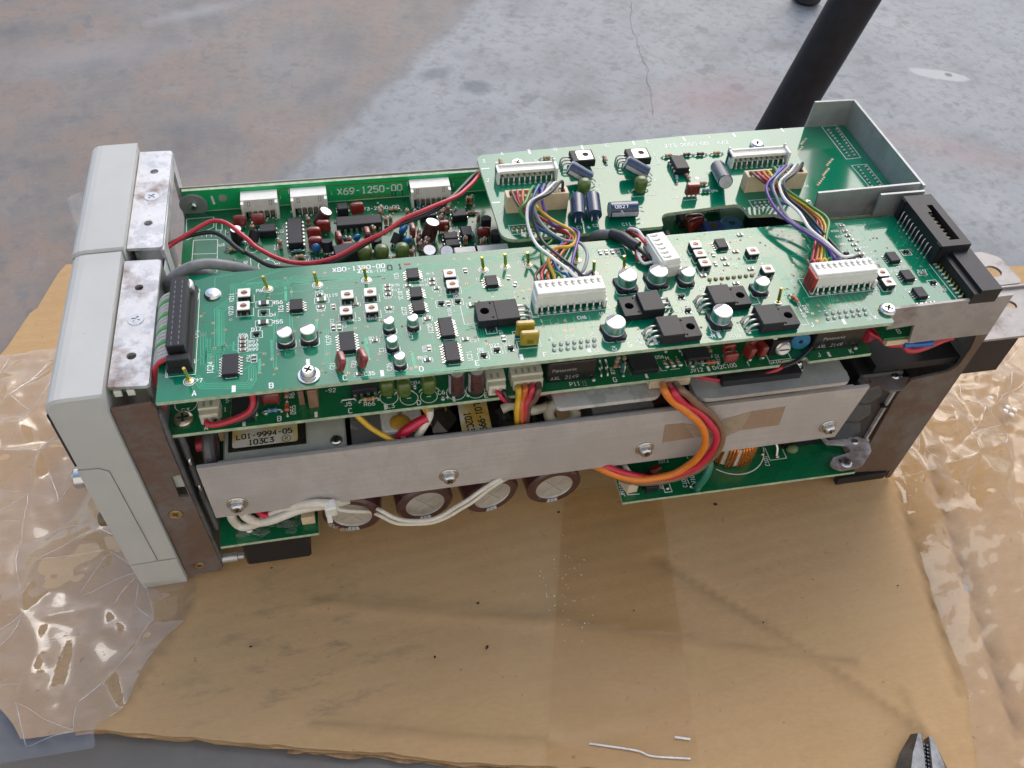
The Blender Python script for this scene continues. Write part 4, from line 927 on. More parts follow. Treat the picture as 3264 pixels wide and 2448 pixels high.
def elcap(P, loc, r, h, rot, sleeve, top=None, name="electrolytic_capacitor", stripe=True):
    def f(q):
        q.lathe([(r*0.8, 0), (r, 0.0), (r, h-0.5), (r*0.93, h), (r*0.86, h-0.1)], 24, 0, caps=(True, False)); q.disc(0, 0, r*0.87, h-0.12, 24, 1)
        for a in (0, 90): q.add([(-r*.6*math.cos(R(a))-.06, -r*.6*math.sin(R(a))-.06, h-.1), (r*.6*math.cos(R(a)), r*.6*math.sin(R(a)), h-.1), (r*.6*math.cos(R(a))+.06, r*.6*math.sin(R(a))+.06, h-.1)], [(0, 1, 2)], 4)
        if stripe:
            vs = []
            for k in range(6): a = R(-18+k*7.2); vs += [(r*1.004*math.cos(a), r*1.004*math.sin(a), 0.3), (r*1.004*math.cos(a), r*1.004*math.sin(a), h-0.6)]
            q.add(vs, [(2*k, 2*k+2, 2*k+3, 2*k+1) for k in range(5)], 2, True)
        for s in (-1, 1): q.tube([(s*1.2, 0, 0), (s*1.3, 0, -1.6), (s*1.4, -0.6, -3.0)], 0.3, 5, 3)
    return link(name, proto(name, (r, h, sleeve.name, stripe), f, [sleeve, top or ALTOP, GREYC, WIREM, CANINK]), P, loc, rot)
def axial(P, z, x, y, rz=0, body=None, ln=4.2, r=0.9, lift=1.0):
    body = body or TANR
    def f(q):
        q.at(0, 0, lift, 0, 90, 0).lathe([(r*0.55, -ln/2), (r, -ln/2+0.4), (r, -ln/2+1.0), (r*0.82, -ln/2+1.3), (r*0.82, ln/2-1.3), (r, ln/2-1.0), (r, ln/2-0.4), (r*0.55, ln/2)], 12, 0)
        for k in (-0.9, -0.2, 0.6): q.lathe([(r*0.87, k), (r*0.87, k+0.32)], 12, 1, caps=(False, False))
        q.at()
        for s in (-1, 1): q.tube([(s*ln/2, 0, lift), (s*(ln/2+0.9), 0, lift), (s*(ln/2+1.3), 0, lift*0.6), (s*(ln/2+1.4), 0, 0)], 0.28, 5, 2); q.at(s*(ln/2+1.4), 0, 0.05).blob(0.7, 0.7, 0.4, 0, 8, 4, 2); q.at()
    put(proto("axial_resistor", (body.name, ln, r, lift), f, [body, BAND, SOLDER]), P, x, y, z, rz+pj(3))
def standr(P, z, x, y, body=None):
    body = body or PINKR
    def f(q):
        q.lathe([(0.5, 0.5), (0.95, 0.8), (0.95, 1.5), (0.78, 1.8), (0.78, 3.3), (0.95, 3.6), (0.95, 4.3), (0.5, 4.6)], 10, 0)
        for k in (1.8, 2.4, 3.0): q.lathe([(0.83, k), (0.83, k+0.3)], 10, 1, caps=(False, False))
        q.tube([(0, 0, 4.5), (0, 0, 5.2), (0.6, -0.4, 5.5), (1.3, -0.9, 5.0), (1.4, -1.0, 0)], 0.26, 5, 2)
        q.at(1.4, -1.0, 0).blob(0.75, 0.75, 0.5, 0, 8, 4, 2)
    put(proto("upright_resistor", (body.name,), f, [body, BAND, SOLDER]), P, x, y, z, rnd.uniform(0, 360))
def to92(P, z, x, y, rz=0, tilt=0):
    def f(q):
        q.prism([(2.3*math.cos(R(a)), 2.3*math.sin(R(a))) for a in range(-40, 221, 20)], 1.8, 6.8, 0)
        for k in (-1.2, 0, 1.2): q.tube([(k, 0, 2), (k, 0, 0)], 0.25, 5, 1)
    put(proto("small_transistor", (), f, [CHIP, WIREM]), P, x, y, z, 0, (tilt, 0, rz))
def blackbox(P, z, x, y, w, d, h, rz=0, name="optocoupler"):
    def f(q):
        q.box(0, 0, 0.5, w, d, h, 0, 0.35)
        for s in (-1, 1):
            for k in (-1, 1): q.box(s*(w/2+0.25), k*d*0.27, 0, 0.35, 0.9, h*0.6, 1)
    put(proto(name, (w, d, h), f, [CHIP, SOLDER]), P, x, y, z, rz+pj(1.5))
def header(P, z, x, y, n, pitch=2.5, rz=0, h=6.2, d=5.6, mat=None):
    """side-entry wafer: white wall at the back, open front with its row of pins towards -y"""
    w = n*pitch+2.6
    def f(q):
        q.box(0, d/2-1.0, 0.1, w, 1.4, h-0.8); q.box(0, d/2-0.2, h-0.7, w-3, 0.8, 0.8)
        q.box(0, 0.2, h-2.2, w, d*0.55, 1.4)
        for s in (-1, 1): q.box(s*(w/2-0.5), -0.1, 0.1, 1.0, d+0.8, h+0.2); q.box(s*(w/2-0.5), d/2+0.4, h*0.55, 1.0, 0.8, h*0.6)
        for i in range(n):
            xx = (i-(n-1)/2)*pitch
            q.box(xx, -0.5, h-3.6, 0.7, d*0.6, 0.6, 1); q.tube([(xx, -d*0.2, h-3.3), (xx, -d*0.52, h-3.5), (xx, -d*0.62, 0.4), (xx, -d*0.62, 0)], 0.36, 6, 1); q.at(xx, -d*0.62, 0.1).blob(0.75, 0.75, 0.45, 0, 8, 4, 1); q.at()
    put(proto("pin_header", (n, pitch, h, d), f, [mat or WHITEP, SOLDER, CHIPB]), P, x, y, z, rz)
def plugblock(P, z, x, y, n, pitch=2.5, rz=0, mat=None, h=8.6, name="cable_plug", pins=True):
    """wafer with its plug pushed in: pins towards -y, wires leave towards +y"""
    w = n*pitch+2.2
    def f(q):
        q.box(0, 0.4, 1.6, w-1.2, 7.4, h-1.6, 0, 0.25); q.box(0, 3.9, 2.2, w-2.4, 1.8, h-3.0, 0, 0.2)
        for s in (-1, 1): q.box(s*(w/2-0.55), -0.2, 0.05, 1.2, 7.0, h*0.62, 0, 0.15); q.box(s*(w/2-0.3), -4.0, 0.05, 1.2, 1.6, h*0.4)
        q.box(0, -3.3, 1.8, w-1.0, 0.7, h-3.2)
        for i in range(n):
            xx = (i-(n-1)/2)*pitch
            q.box(xx-0.2, 1.4, h-0.02, 0.85, 1.7, 0.06, 2); q.box(xx+0.15, 0.3, h-0.02, 0.9, 0.7, 0.05, 2); q.box(xx+0.5, 2.4, h, 1.0, 1.2, 0.35, 0)
            if pins: q.tube([(xx, -3.0, 2.6), (xx, -4.3, 2.4), (xx, -4.9, 0.5), (xx, -4.9, 0)], 0.42, 6, 1); q.at(xx, -4.9, 0.15).blob(0.95, 0.85, 0.55, 0, 8, 5, 1); q.at()
    return put(proto(name, (n, pitch, h, pins), f, [mat or WHITEP, SOLDER, M("nylon recess", (0.30, 0.29, 0.24), 0.6)]), P, x, y, z, rz)
def topplug(P, z, x, y, w, d, h, n, rz=0, mat=None):
    """upright wafer with wires going in at the top"""
    def f(q):
        for yy in (-d/2+0.5, d/2-0.5): q.box(0, yy, 0.1, w, 1.0, h if yy < 0 else h-0.4, 0, 0.15)
        for s in (-1, 1): q.box(s*(w/2-0.7), 0, 0.1, 1.4, d-2.0, h-0.2)
        q.box(0, 0, 0.1, w-2.8, d-2.0, h-1.8, 0)
        for i in range(n): q.box((i-(n-1)/2)*(w-4)/n, 0, h-1.8, 1.2, d-2.4, 0.9, 1)
    put(proto("wire_socket", (w, d, h, n), f, [mat or CREAM, M("cream recess", (0.40, 0.31, 0.20), 0.6)]), P, x, y, z, rz)
def relay(P, z, x, y, w, d, h, words):
    def f(q): q.box(0, 0, 0.3, w, d, h, 0, 0.35)
    o = put(proto("relay", (w, d, h), f, [M("black relay case", (0.014, 0.014, 0.015), 0.22, vary=0.1)]), P, x, y, z)
    for s, hh, zz, xx in words:
        text("relay", s, 0, 0, hh, mat4=Matrix.Translation((x+xx, y-d/2-0.06, z+zz)) @ Matrix.Rotation(R(90), 4, 'X'))
def ballrow(P, z, pts, r=0.85, name="solder_joint", mat=None):
    def f(q): q.blob(r, r, r*0.75, 0.2, 10, 6)
    for x, y in pts: put(proto(name, (r, (mat or SOLDER).name), f, [mat or SOLDER]), P, x, y, z)

# ================================================================== main board (nearest, topmost)
ZB, ZA, ZC, ZL = 124.2, 120.0, 97.8, 32.9
def board(poly, z, mat, name="circuit_board", holes=()):
    q = MB(); q.prism(poly, z-1.6, z, 0, 1, holes); return q.build(name, [mat, FR4], unit)
mainb = board(arcpoly([(16.8, -3.2), (286.6, -3.2, 1), (287.2, 4.2), (337.6, 4.2), (337.6, 58.0), (24.2, 58.2, 2), (23.0, 50, 1), (17.2, 46, 1)]), ZB, PCB)
prints = {}
def sk(key): return prints.setdefault(key, MB())
s8 = sk("main"); zs = ZB+0.05
for s, x, y, h, r_ in [("X80-1380-00", 88.02, 54.40, 2.3, 0), ("9-KS-110", 93.13, 51.70, 1.5, 0),
    ("A", 29.01, -0.85, 2.2, 0), ("B", 54.13, -1.09, 2.2, 0), ("C", 78.83, -1.11, 2.2, 0), ("D", 105.20, -0.91, 2.2, 0), ("E", 124.99, -0.95, 2.2, 0), ("F", 149.71, -0.40, 2.0, 0), ("G", 181.60, -0.06, 2.0, 0), ("H", 213.81, -0.14, 2.0, 0), ("J", 253.78, 0.22, 2.0, 0), ("K", 280.47, 0.34, 2.0, 0),
    ("V211", 40.65, 44.12, 1.5, 90), ("V210", 40.44, 37.11, 1.5, 90), ("P6", 50.53, 46.56, 1.5, 0), ("R56", 57.02, 39.38, 1.7, 0), ("D4", 55.31, 33.05, 1.5, 0), ("R55", 56.79, 29.17, 1.7, 0), ("D17", 49.42, 26.53, 1.5, 0), ("R96", 44.86, 24.26, 1.3, 0), ("R97", 48.38, 20.48, 1.4, 0), ("R98", 48.37, 18.60, 1.4, 0), ("R99", 48.36, 16.62, 1.4, 0), ("C34", 46.81, 12.65, 1.4, 90), ("IC24", 33.94, 10.03, 1.8, 90), ("IC6", 58.19, 35.70, 1.6, 90), ("R52", 72.40, 42.83, 1.3, 0), ("R119", 76.76, 40.46, 1.5, 0), ("R54", 72.64, 32.91, 1.3, 0), ("VR13", 84.07, 26.51, 1.5, 0), ("VR7", 90.71, 26.19, 1.5, 0), ("P7", 30.25, 4.59, 1.7, 0), ("CN1", 28.66, 27.01, 1.6, 90), ("1", 28.59, 13.91, 1.6, 0), ("1", 19.83, 8.61, 2.0, 0), ("C35", 87.23, -0.45, 1.6, 0), ("C26", 94.26, 1.53, 1.5, 90), ("C1", 92.40, 10.19, 1.5, 90), ("R11", 90.17, 16.27, 1.4, 0), ("IC19", 74.33, 17.36, 1.6, 90), ("R12", 76.12, 26.53, 1.2, 90), ("C10", 80.48, 24.42, 1.2, 90), ("C21", 74.87, 4.90, 1.4, 80), ("C22", 82.17, 4.66, 1.4, 80), ("C17", 100.81, 40.14, 1.2, 0), ("R35", 101.10, 42.83, 1.2, 0), ("R34", 97.57, 36.35, 1.2, 0), ("R36", 97.21, 28.77, 1.2, 0),
    ("IC5", 101.83, 47.71, 1.5, 90), ("IC18", 102.16, 36.87, 1.5, 90), ("IC22", 102.54, 28.30, 1.5, 90), ("IC20", 110.92, 17.99, 1.6, 90), ("IC21", 122.84, 2.62, 1.6, 90), ("C37", 126.01, 9.90, 1.4, 0), ("D6", 132.07, 16.97, 1.5, 0), ("D23", 132.53, 6.61, 1.5, 0), ("D7", 137.07, 6.77, 1.5, 0), ("D8", 127.16, 5.17, 1.5, 0), ("R70", 107.44, 8.32, 1.3, 90), ("R69", 106.35, 4.34, 1.4, 0), ("VR8", 122.08, 35.65, 1.5, 0), ("C25", 103.30, 15.43, 1.4, 90), ("C38", 110.43, 24.36, 1.3, 0), ("Q5", 122.66, 33.71, 1.2, 0), ("R43", 114.80, 47.53, 1.2, 0), ("C19", 111.46, 43.89, 1.2, 0), ("R42", 111.38, 41.31, 1.2, 0), ("R41", 116.39, 37.24, 1.2, 0), ("R100", 119.14, 25.65, 1.2, 90), ("D57", 136.09, 12.37, 1.2, 90), ("P2", 150.99, 49.24, 1.5, 0), ("CN6", 167.47, 16.07, 1.5, 0), ("1", 152.04, 16.43, 1.4, 0), ("10", 175.30, 16.93, 1.4, 0), ("CN4", 160.74, 7.02, 1.4, 0), ("14", 168.68, 7.07, 1.4, 0), ("2", 153.44, 6.82, 1.4, 0), ("13", 168.53, -1.23, 1.4, 0), ("C4", 175.32, -0.93, 1.5, 90), ("2G", 184.95, 1.31, 1.4, 70), ("IC", 132.57, 41.83, 1.3, 0),
    ("CN2", 216.00, 44.48, 1.3, 100), ("VR4", 218.56, 51.31, 1.2, 100), ("VR3", 217.46, 41.55, 1.2, 100), ("WH1", 229.72, 33.02, 1.5, 0), ("IC9", 218.05, 25.05, 1.5, 0), ("IC10", 221.81, -1.27, 1.5, 0), ("C2", 183.41, 33.55, 1.4, 90), ("R31", 221.34, 33.88, 1.1, 0), ("R10", 243.25, 35.07, 1.1, 0), ("D3", 252.83, 5.58, 1.4, 90), ("R153", 254.92, 8.57, 1.3, 90), ("CN5", 271.08, 7.76, 1.4, 0), ("14", 276.82, 7.77, 1.3, 0), ("13", 277.23, -0.14, 1.2, 0), ("CP1", 256.16, 23.78, 1.4, 95), ("10", 284.56, 12.93, 1.3, 0),
    ("R162", 305.03, 26.25, 1.3, 0), ("IC30", 300.62, 24.34, 1.3, 0), ("R142", 312.53, 23.03, 1.2, 0), ("IC31", 301.24, 13.43, 1.2, 0), ("VR20", 288.42, 14.28, 1.3, 80), ("S1", 316.23, 11.40, 1.2, 70), ("R162", 262.58, 51.18, 1.1, 0), ("R161", 263.01, 48.19, 1.1, 0), ("R201", 291.34, 55.77, 1.1, 0), ("R202", 287.23, 51.53, 1.1, 0), ("R203", 287.57, 47.80, 1.1, 0), ("R204", 295.34, 44.73, 1.1, 0), ("R205", 287.29, 42.83, 1.1, 0), ("R206", 295.17, 39.87, 1.1, 0), ("R207", 295.35, 36.77, 1.1, 0), ("R208", 295.42, 33.90, 1.1, 0), ("R209", 295.55, 30.77, 1.1, 0), ("C57", 241.39, 54.35, 1.1, 0), ("R67", 236.66, 36.97, 1.0, 0), ("R25", 236.59, 40.01, 1.0, 0)]:
    text("main", s, x, y, h, r_, bold=0.025 if h > 1.4 else 0.015, z=zs)
for x, y in [(41.80, -0.73), (66.71, 7.95), (91.55, -0.97), (141.04, -0.53), (165.96, -0.26), (191.39, 0.12), (216.12, -0.10), (266.86, -0.08), (19.77, 44.98)]:
    s8.ribbon([(x, y-1.5), (x, y+1.5)], 1.3, zs)
x, y = 88.15, 52.16; s8.add([(x-1, y-.8, zs), (x+1, y-.8, zs), (x, y+.9, zs)], [(0, 1, 2)])
def outl(q, x, y, w, h, z, lw=0.22): q.rect(x-w/2, y-h/2, x+w/2, y+h/2, lw, z)
# trimmers
for x, y in [(45.53, 43.39), (45.30, 36.51), (82.58, 37.42), (81.55, 29.08), (91.07, 37.65), (90.81, 29.14), (121.87, 43.96), (121.99, 37.84), (223.09, 48.09), (223.04, 42.56), (223.16, 36.94), (245.26, 41.16), (247.27, 29.93)]:
    trimmer(mainb, ZB, x, y); s8.ribbon([(x-2.9, y+1.2), (x-2.9, y-2.9), (x+3.2, y-2.9), (x+3.2, y+1.2)], 0.22, zs)
for x, y in [(293.09, 21.57), (293.08, 16.11)]: trimmer(mainb, ZB, x, y, 0, True); outl(s8, x, y, 5.6, 5.4, zs)
# aluminium capacitors
for x, y, r, h in [(59.65, 18.34, 2.9, 5.8), (67.75, 18.52, 2.9, 5.8), (96.17, 19.37, 2.1, 5.4), (96.36, 10.17, 2.1, 5.4), (98.06, 1.69, 2.1, 5.4), (104.80, 19.66, 2.1, 5.4), (188.72, 30.31, 3.95, 6.4), (201.29, 31.01, 3.95, 6.4), (212.91, 29.57, 3.05, 5.8), (240.25, 20.52, 3.05, 5.8), (177.09, 6.40, 3.95, 6.4), (218.61, 6.36, 3.95, 6.4), (25.21, 47.66, 3.1, 5.8)]:
    smdcap(mainb, ZB, x, y, r, h); w = r+0.5
    s8.ribbon([(x-w, y+0.6), (x-w, y-w+1.1), (x-w+1.1, y-w), (x-1.0, y-w)], 0.24, zs); s8.ribbon([(x+w, y+0.6), (x+w, y-w+1.1), (x+w-1.1, y-w), (x+1.0, y-w)], 0.24, zs)
# chips
for x, y, n, bw in [(63.85, 35.70, 4, 4.6), (108.01, 46.96, 4, 4.6), (107.99, 36.37, 4, 4.4), (107.96, 28.92, 4, 4.4), (137.25, 38.91, 4, 4.6), (40.80, 9.30, 7, 5.3), (80.84, 14.53, 7, 5.3), (116.58, 16.79, 7, 5.0), (116.71, 4.64, 7, 5.0)]:
    chip(mainb, ZB, x, y, n, 0, bw); hh = n*1.27/2+0.7; s8.ribbon([(x-1.6, y-hh+0.6), (x-1.6, y-hh), (x+1.8, y-hh), (x+1.8, y-hh+0.6)], 0.22, zs)
for x, y in [(234.68, 48.48), (303.25, 31.25), (303.86, 20.06), (303.99, 9.80)]:
    chip(mainb, ZB, x, y, 4, 0, 4.4); s8.ribbon([(x-1.2, y-3.3), (x+1.6, y-3.3)], 0.22, zs)
for x, y in [(52.15, 34.40), (49.48, 23.78), (116.64, 30.33), (122.94, 30.57), (132.75, 14.29), (127.79, 2.03), (132.91, 3.88), (137.96, 4.02), (208.53, 21.43), (208.70, 13.79), (311.47, 34.48), (313.39, 15.35), (285.35, 36.63)]:
    sot(mainb, ZB, x, y); outl(s8, x, y, 4.0, 3.5, zs)
for x, y, rz, k in [(52.21, 39.11, 0, 1.75), (51.96, 29.13, 0, 1.75), (73.09, 38.12, 0, 1.6), (128.40, 27.99, 0, 1.5),
    (44.78, 22.54, 0, 1), (44.79, 20.53, 0, 1), (44.79, 18.71, 0, 1), (44.80, 16.73, 0, 1), (48.53, 12.29, 90, 1.1), (72.52, 41.03, 0, 1), (72.60, 34.64, 0, 1), (77.10, 34.14, 90, 1), (85.31, 34.25, 0, 1), (97.88, 42.74, 0, 1), (97.67, 40.69, 0, 1), (97.65, 38.00, 0, 1), (97.28, 30.61, 0, 1), (76.42, 23.33, 90, 1.1), (78.61, 23.14, 90, 1.1), (90.49, 14.77, 0, 1), (83.85, -0.39, 0, 1.1),
    (105.52, 41.65, 0, 1), (114.93, 43.88, 0, 1), (114.77, 41.54, 0, 1), (116.12, 38.93, 0, 1), (128.46, 47.28, 90, 1), (144.46, 41.09, 75, 1), (146.20, 37.00, 70, 1), (119.28, 29.97, 90, 1), (110.51, 23.08, 0, 1.1), (109.05, 8.43, 90, 1), (122.57, 10.86, 0, 1.1), (136.42, 9.37, 90, 1.1), (107.82, 2.83, 0, 1.1),
    (183.95, 50.85, 90, 1), (186.49, 50.76, 90, 1), (188.98, 50.67, 90, 1), (191.22, 50.61, 90, 1), (245.32, 54.02, 0, 1.1), (229.65, 43.56, 80, 1), (228.64, 38.06, 90, 1), (232.97, 40.61, 0, 1), (232.96, 37.18, 0, 1), (239.58, 44.18, 0, 1.1), (221.29, 32.04, 0, 1.1), (241.93, 33.27, 0, 1.1), (232.75, 25.93, 0, 1.1),
    (291.70, 54.30, 0, 1), (291.39, 50.70, 0, 1), (291.40, 47.81, 0, 1), (291.46, 45.03, 0, 1), (291.42, 41.81, 0, 1), (291.49, 38.71, 0, 1), (291.78, 35.80, 0, 1), (292.06, 32.92, 0, 1), (291.17, 29.75, 0, 1), (290.92, 26.54, 0, 1), (311.91, 21.27, 0, 1.1), (301.10, 4.57, 0, 1), (303.42, 4.59, 0, 1), (307.02, 4.78, 0, 1)]:
    smdr(mainb, ZB, x, y, rz, k); a, b_ = (3.3*k, 1.75*k) if rz < 45 else (1.75*k, 3.3*k); outl(s8, x, y, a, b_, zs, 0.18)
x0, y0 = 187.80, 50.27; outl(s8, x0, y0, 12.5, 4.6, zs)
# power packages
to220(mainb, ZB, 135.75, 20.09, 180, 3.9, 3.9); to220(mainb, ZB, 190.15, 16.44, 180); to220(mainb, ZB, 200.60, 2.80, 0); to220(mainb, ZB, 225.40, 16.30, 0); to220(mainb, ZB, 239.70, 3.32, 0)
for x, y, dx in [(191.34, 15.80, -1), (201.34, 1.63, 1), (225.66, 15.75, 1), (240.14, 2.51, 1), (136.00, 20.45, -1)]:
    s8.ribbon([(x-dx*15.5, y+6), (x-dx*15.5, y-2), (x+dx*12.5, y-2), (x+dx*12.5, y+8)], 0.24, zs)
for x, y in [(53.71, 46.96), (72.04, 46.74), (90.40, 46.89), (27.22, 4.72), (135.69, 46.96), (144.53, 47.53), (153.59, 47.37), (173.52, 47.58), (178.13, 39.11), (191.03, 40.34)]:
    pin(mainb, ZB, x, y); s8.ring(x, y, 1.9, 0.3, zs, 18)
pin(mainb, ZB, 245.46, 13.43, 6.4, 2, -14)
redcap(mainb, ZB, 76.72, 2.71, 6.2, 6.0, 2.6, 100, 16); redcap(mainb, ZB, 84.04, 3.01, 6.2, 6.0, 2.6, 100, 16)
def yf(q): 
    q.box(0, 0, 0.6, 6.8, 2.3, 6.0, 0, 0.5)
    for k, ch in enumerate("105"): glyph_v(q, -1.4+k*1.1, 2.4, ch)
def glyph_v(q, x, z, ch):
    n0 = len(q.v); glyph(q, x, z, ch, 1.5, 0, 1); q.v[n0:] = [(a, -1.19, b_) for a, b_, c in q.v[n0:]]
for x, y in [(144.41, 10.50), (144.96, 5.44)]:
    put(proto("box_capacitor", (), yf, [YFILM, CHIPB]), mainb, x, y, ZB, -3); s8.rect(x-4.2, y-1.9, x+4.2, y+1.9, 0.22, zs)
# plugs and headers
xa, ya = 152.85, 20.11; xb_, yb_ = 175.66, 20.24
plugblock(mainb, ZB, (xa+xb_)/2, (ya+yb_)/2+4.9, 10); CN6 = ((xa+xb_)/2, (ya+yb_)/2+4.9)
xa, ya = 263.83, 15.50; xb_, yb_ = 284.40, 16.32
plugblock(mainb, ZB, (xa+xb_)/2, (ya+yb_)/2+4.9, 10); CP1 = ((xa+xb_)/2, (ya+yb_)/2+4.9)
q = MB(); q.box(0, 0, 0.8, 1.3, 7.2, 7.2, 0, 0.2)
for k in range(3): q.box(-0.5, -1.9+k*1.9, 1.8, 0.6, 0.9, 4.6, 1)
q.build("end_cap", [M("red nylon", (0.36, 0.03, 0.025), 0.4), M("red nylon groove", (0.2, 0.012, 0.01), 0.5)], mainb, (CP1[0]-13.6, CP1[1]-1.2, ZB))
cx2, cy2 = 206.64, 42.15; plugblock(mainb, ZB, cx2, cy2, 6, 2.6, 97, None, 8.6); CN2 = (cx2, cy2)
for c in (CN6, CP1): outl(s8, c[0], c[1]-0.8, 30.0, 10.4, zs)
def grid14(ax, ay, bx, by, dy): return [(ax+(bx-ax)*k/6+(0.6 if r_ else 0), ay+(by-ay)*k/6+r_*2.54) for k in range(7) for r_ in (0, 1)]
for (ax, ay), (bx, by) in (((153.41, 1.20), (168.44, 1.28)), ((261.33, 2.23), (277.40, 2.48))):
    ballrow(mainb, ZB, grid14(ax, ay, bx, by, 2.54), 0.82)
    for k in range(9): s8.ribbon([(ax-2+k*2.2, ay+4.4), (ax-0.9+k*2.2, ay+4.4)], 0.2, zs)
    s8.ribbon([(ax-2, ay-1.8), (ax+2, ay-1.8)], 0.2, zs); s8.ribbon([(bx+2, by-1.6), (bx+2, by+4.4)], 0.2, zs)
ax, ay = 223.05, 29.47; bx, by = 240.96, 29.59
ballrow(mainb, ZB, [(ax+(bx-ax)*k/7, ay+(by-ay)*k/7) for k in range(8)], 0.9, "solder_joint", M("flux-browned solder", (0.36, 0.28, 0.16), 0.3, 0.9, vary=0.3))
axial(mainb, ZB, 252.16, 13.55, -68, DIODE, 3.6, 0.85, 1.1)
# screws and the ribbon socket
x, y = 33.89, 46.48; q = MB(); q.lathe([(3.1, 0), (3.1, 0.6), (2.5, 1.3), (1.2, 1.6), (0, 1.65)], 24, 0, caps=(True, False)); q.build("screw", [CHROME], mainb, (x, y, ZB))
screw(mainb, (66.82, 1.46, ZB), 2.7, 2.2, 3.9); screw(mainb, (286.65, 3.16, ZB), 3.3, 1.9, 0)
def idc(q):
    q.box(0, 0, 0.1, 8.4, 40.5, 2.6); q.box(-0.3, 1.6, 2.7, 6.0, 35.0, 6.2, 0, 0.35); q.box(0.2, -18.6, 0.1, 7.4, 3.0, 6.2, 0, 0.3); q.box(0.2, 19.2, 0.1, 7.4, 2.6, 5.0, 0, 0.3)
    for k in range(13):
        for s in (-1.5, 0.9): q.box(s, -14.5+k*2.54, 8.9, 0.35, 1.5, 0.03, 1)
xi, yi = 24.24, 28.80; IDC = (xi, yi+0.5)
put(proto("ribbon_socket", (), idc, [CHIP, M("moulded line", (0.10, 0.10, 0.11), 0.5)]), mainb, IDC[0], IDC[1], ZB)
s8.rect(IDC[0]-4.9, IDC[1]-21.6, IDC[0]+4.9, IDC[1]+21, 0.22, zs)
# black edge sockets at the right end
def sock1(q):
    q.prism([(-6.4, -16.5), (6.8, -16.5), (6.8, 16.5), (-6.4, 16.5)], 2.2, 10.0, 0, None, [[(-1.2, -13), (3.4, -13), (3.4, 9.5), (0.8, 9.5), (0.8, 5), (-1.2, 5)]]); q.box(0.5, 0, 0.05, 12, 32.4, 4.6)
    for k in range(8): q.box(1.2, -11.2+k*2.54, 4.8, 3.4, 1.0, 2.6, 1)
    for s in (-14.6, 14.6): q.box(-5.6, s, 0.05, 2.6, 3.0, 9.6)
    for k in range(10): q.tube([(-6.2, -11.4+k*2.54, 5.6), (-6.8, -11.4+k*2.54, 5.4), (-7.2, -11.6+k*2.54, 0.2)], 0.24, 6, 2); q.at(-7.2, -11.6+k*2.54, 0.1).blob(0.6, 0.6, 0.4, 0, 8, 4, 2); q.at()
put(proto("edge_socket", (), sock1, [BLACKP, M("socket contact", (0.5, 0.42, 0.28), 0.35, 0.8), WIREM]), mainb, 325.0, 42.0, ZB)
def sock2(q):
    q.prism([(-6.2, -13.6), (5.4, -13.6), (5.4, 13.6), (-6.2, 13.6)], 0.1, 5.4); q.prism([(-3.6, -13.6), (5.4, -13.6), (5.4, 13.6), (-3.6, 13.6)], 5.4, 7.0)
    for k in range(10):
        yy = -9.4+k*2.2; q.box(-7.6, yy, 0.1, 1.5, 0.8, 0.5, 2); q.box(-7.0, yy, 0.3, 0.4, 0.8, 1.8, 1); q.box(6.6, yy+1.0, 0.1, 2.2, 1.2, 0.6, 2)
put(proto("edge_socket", ("b",), sock2, [BLACKP, GOLD, ALTOP]), mainb, 327.6, 15.6, ZB)
s8.ribbon([(319.36, 26.04), (317.75, 26.25), (318.18, 5.42)], 0.25, zs)
# tracks and vias
tr = MB(); zt = ZB+0.025
def bundle(pts, n, gap, w=0.28, side=(0, 1)):
    for k in range(n): tr.ribbon([(x+side[0]*gap*k*(1 if i % 2 == 0 else 1), y+side[1]*gap*k) for i, (x, y) in enumerate(pts)], w, zt)
def offset_bundle(pts, n, gap, w=0.28):
    P_ = [Vector(p) for p in pts]
    for k in range(n):
        o = []
        for i in range(len(P_)):
            d0 = (P_[i]-P_[i-1]).normalized() if i else (P_[1]-P_[0]).normalized(); d1 = (P_[i+1]-P_[i]).normalized() if i < len(P_)-1 else d0
            t = (d0+d1).normalized(); nn = Vector((-t.y, t.x)); c = gap*k/max(0.6, nn.dot(Vector((-d1.y, d1.x)))); o.append((P_[i].x+nn.x*c, P_[i].y+nn.y*c))
        tr.ribbon(o, w, zt)
offset_bundle([(33.63, 8.73), (33.23, 16.72), (35.13, 18.68), (34.69, 38.64), (40.28, 44.36), (40.28, 51.34), (53.86, 51.26), (61.15, 51.33), (97.16, 51.84), (136.41, 54.79), (154.39, 54.57)], 5, -0.85)
offset_bundle([(30.04, 7.38), (32.45, 3.06), (45.98, 1.33), (46.75, 2.80), (46.76, 8.44), (48.90, 8.94)], 4, -0.8)
offset_bundle([(30.14, 27.96), (30.67, 11.59)], 3, 0.9); offset_bundle([(32.63, 24.15), (33.03, 9.62)], 2, 0.9)
offset_bundle([(37.96, 38.80), (38.32, 15.99)], 3, -0.9); offset_bundle([(62.08, 33.63), (62.03, 25.82), (62.78, 23.65)], 2, -0.9)
offset_bundle([(57.32, 34.29), (56.64, 31.35), (55.91, 6.83)], 2, -0.9); tr.ribbon([(60.21, 48.33), (60.09, 39.77)], 1.0, zt); tr.ribbon([(70.79, 27.88), (70.36, 23.47)], 0.9, zt)
tr.ribbon([(54.59, 20.45), (54.62, 11.14)], 0.9, zt); tr.ribbon([(41.60, 21.44), (41.44, 17.22), (43.22, 16.68)], 0.5, zt); tr.ribbon([(63.66, 49.17), (95.93, 48.46)], 0.3, zt); tr.ribbon([(62.30, 44.20), (95.46, 43.59), (95.05, 37.20)], 0.3, zt)
offset_bundle([(73.02, 23.10), (72.53, 7.16), (73.85, 2.59), (77.49, -2.25), (91.78, -2.20), (103.94, -3.44), (122.80, -3.98), (133.58, -0.38)], 3, 0.8)
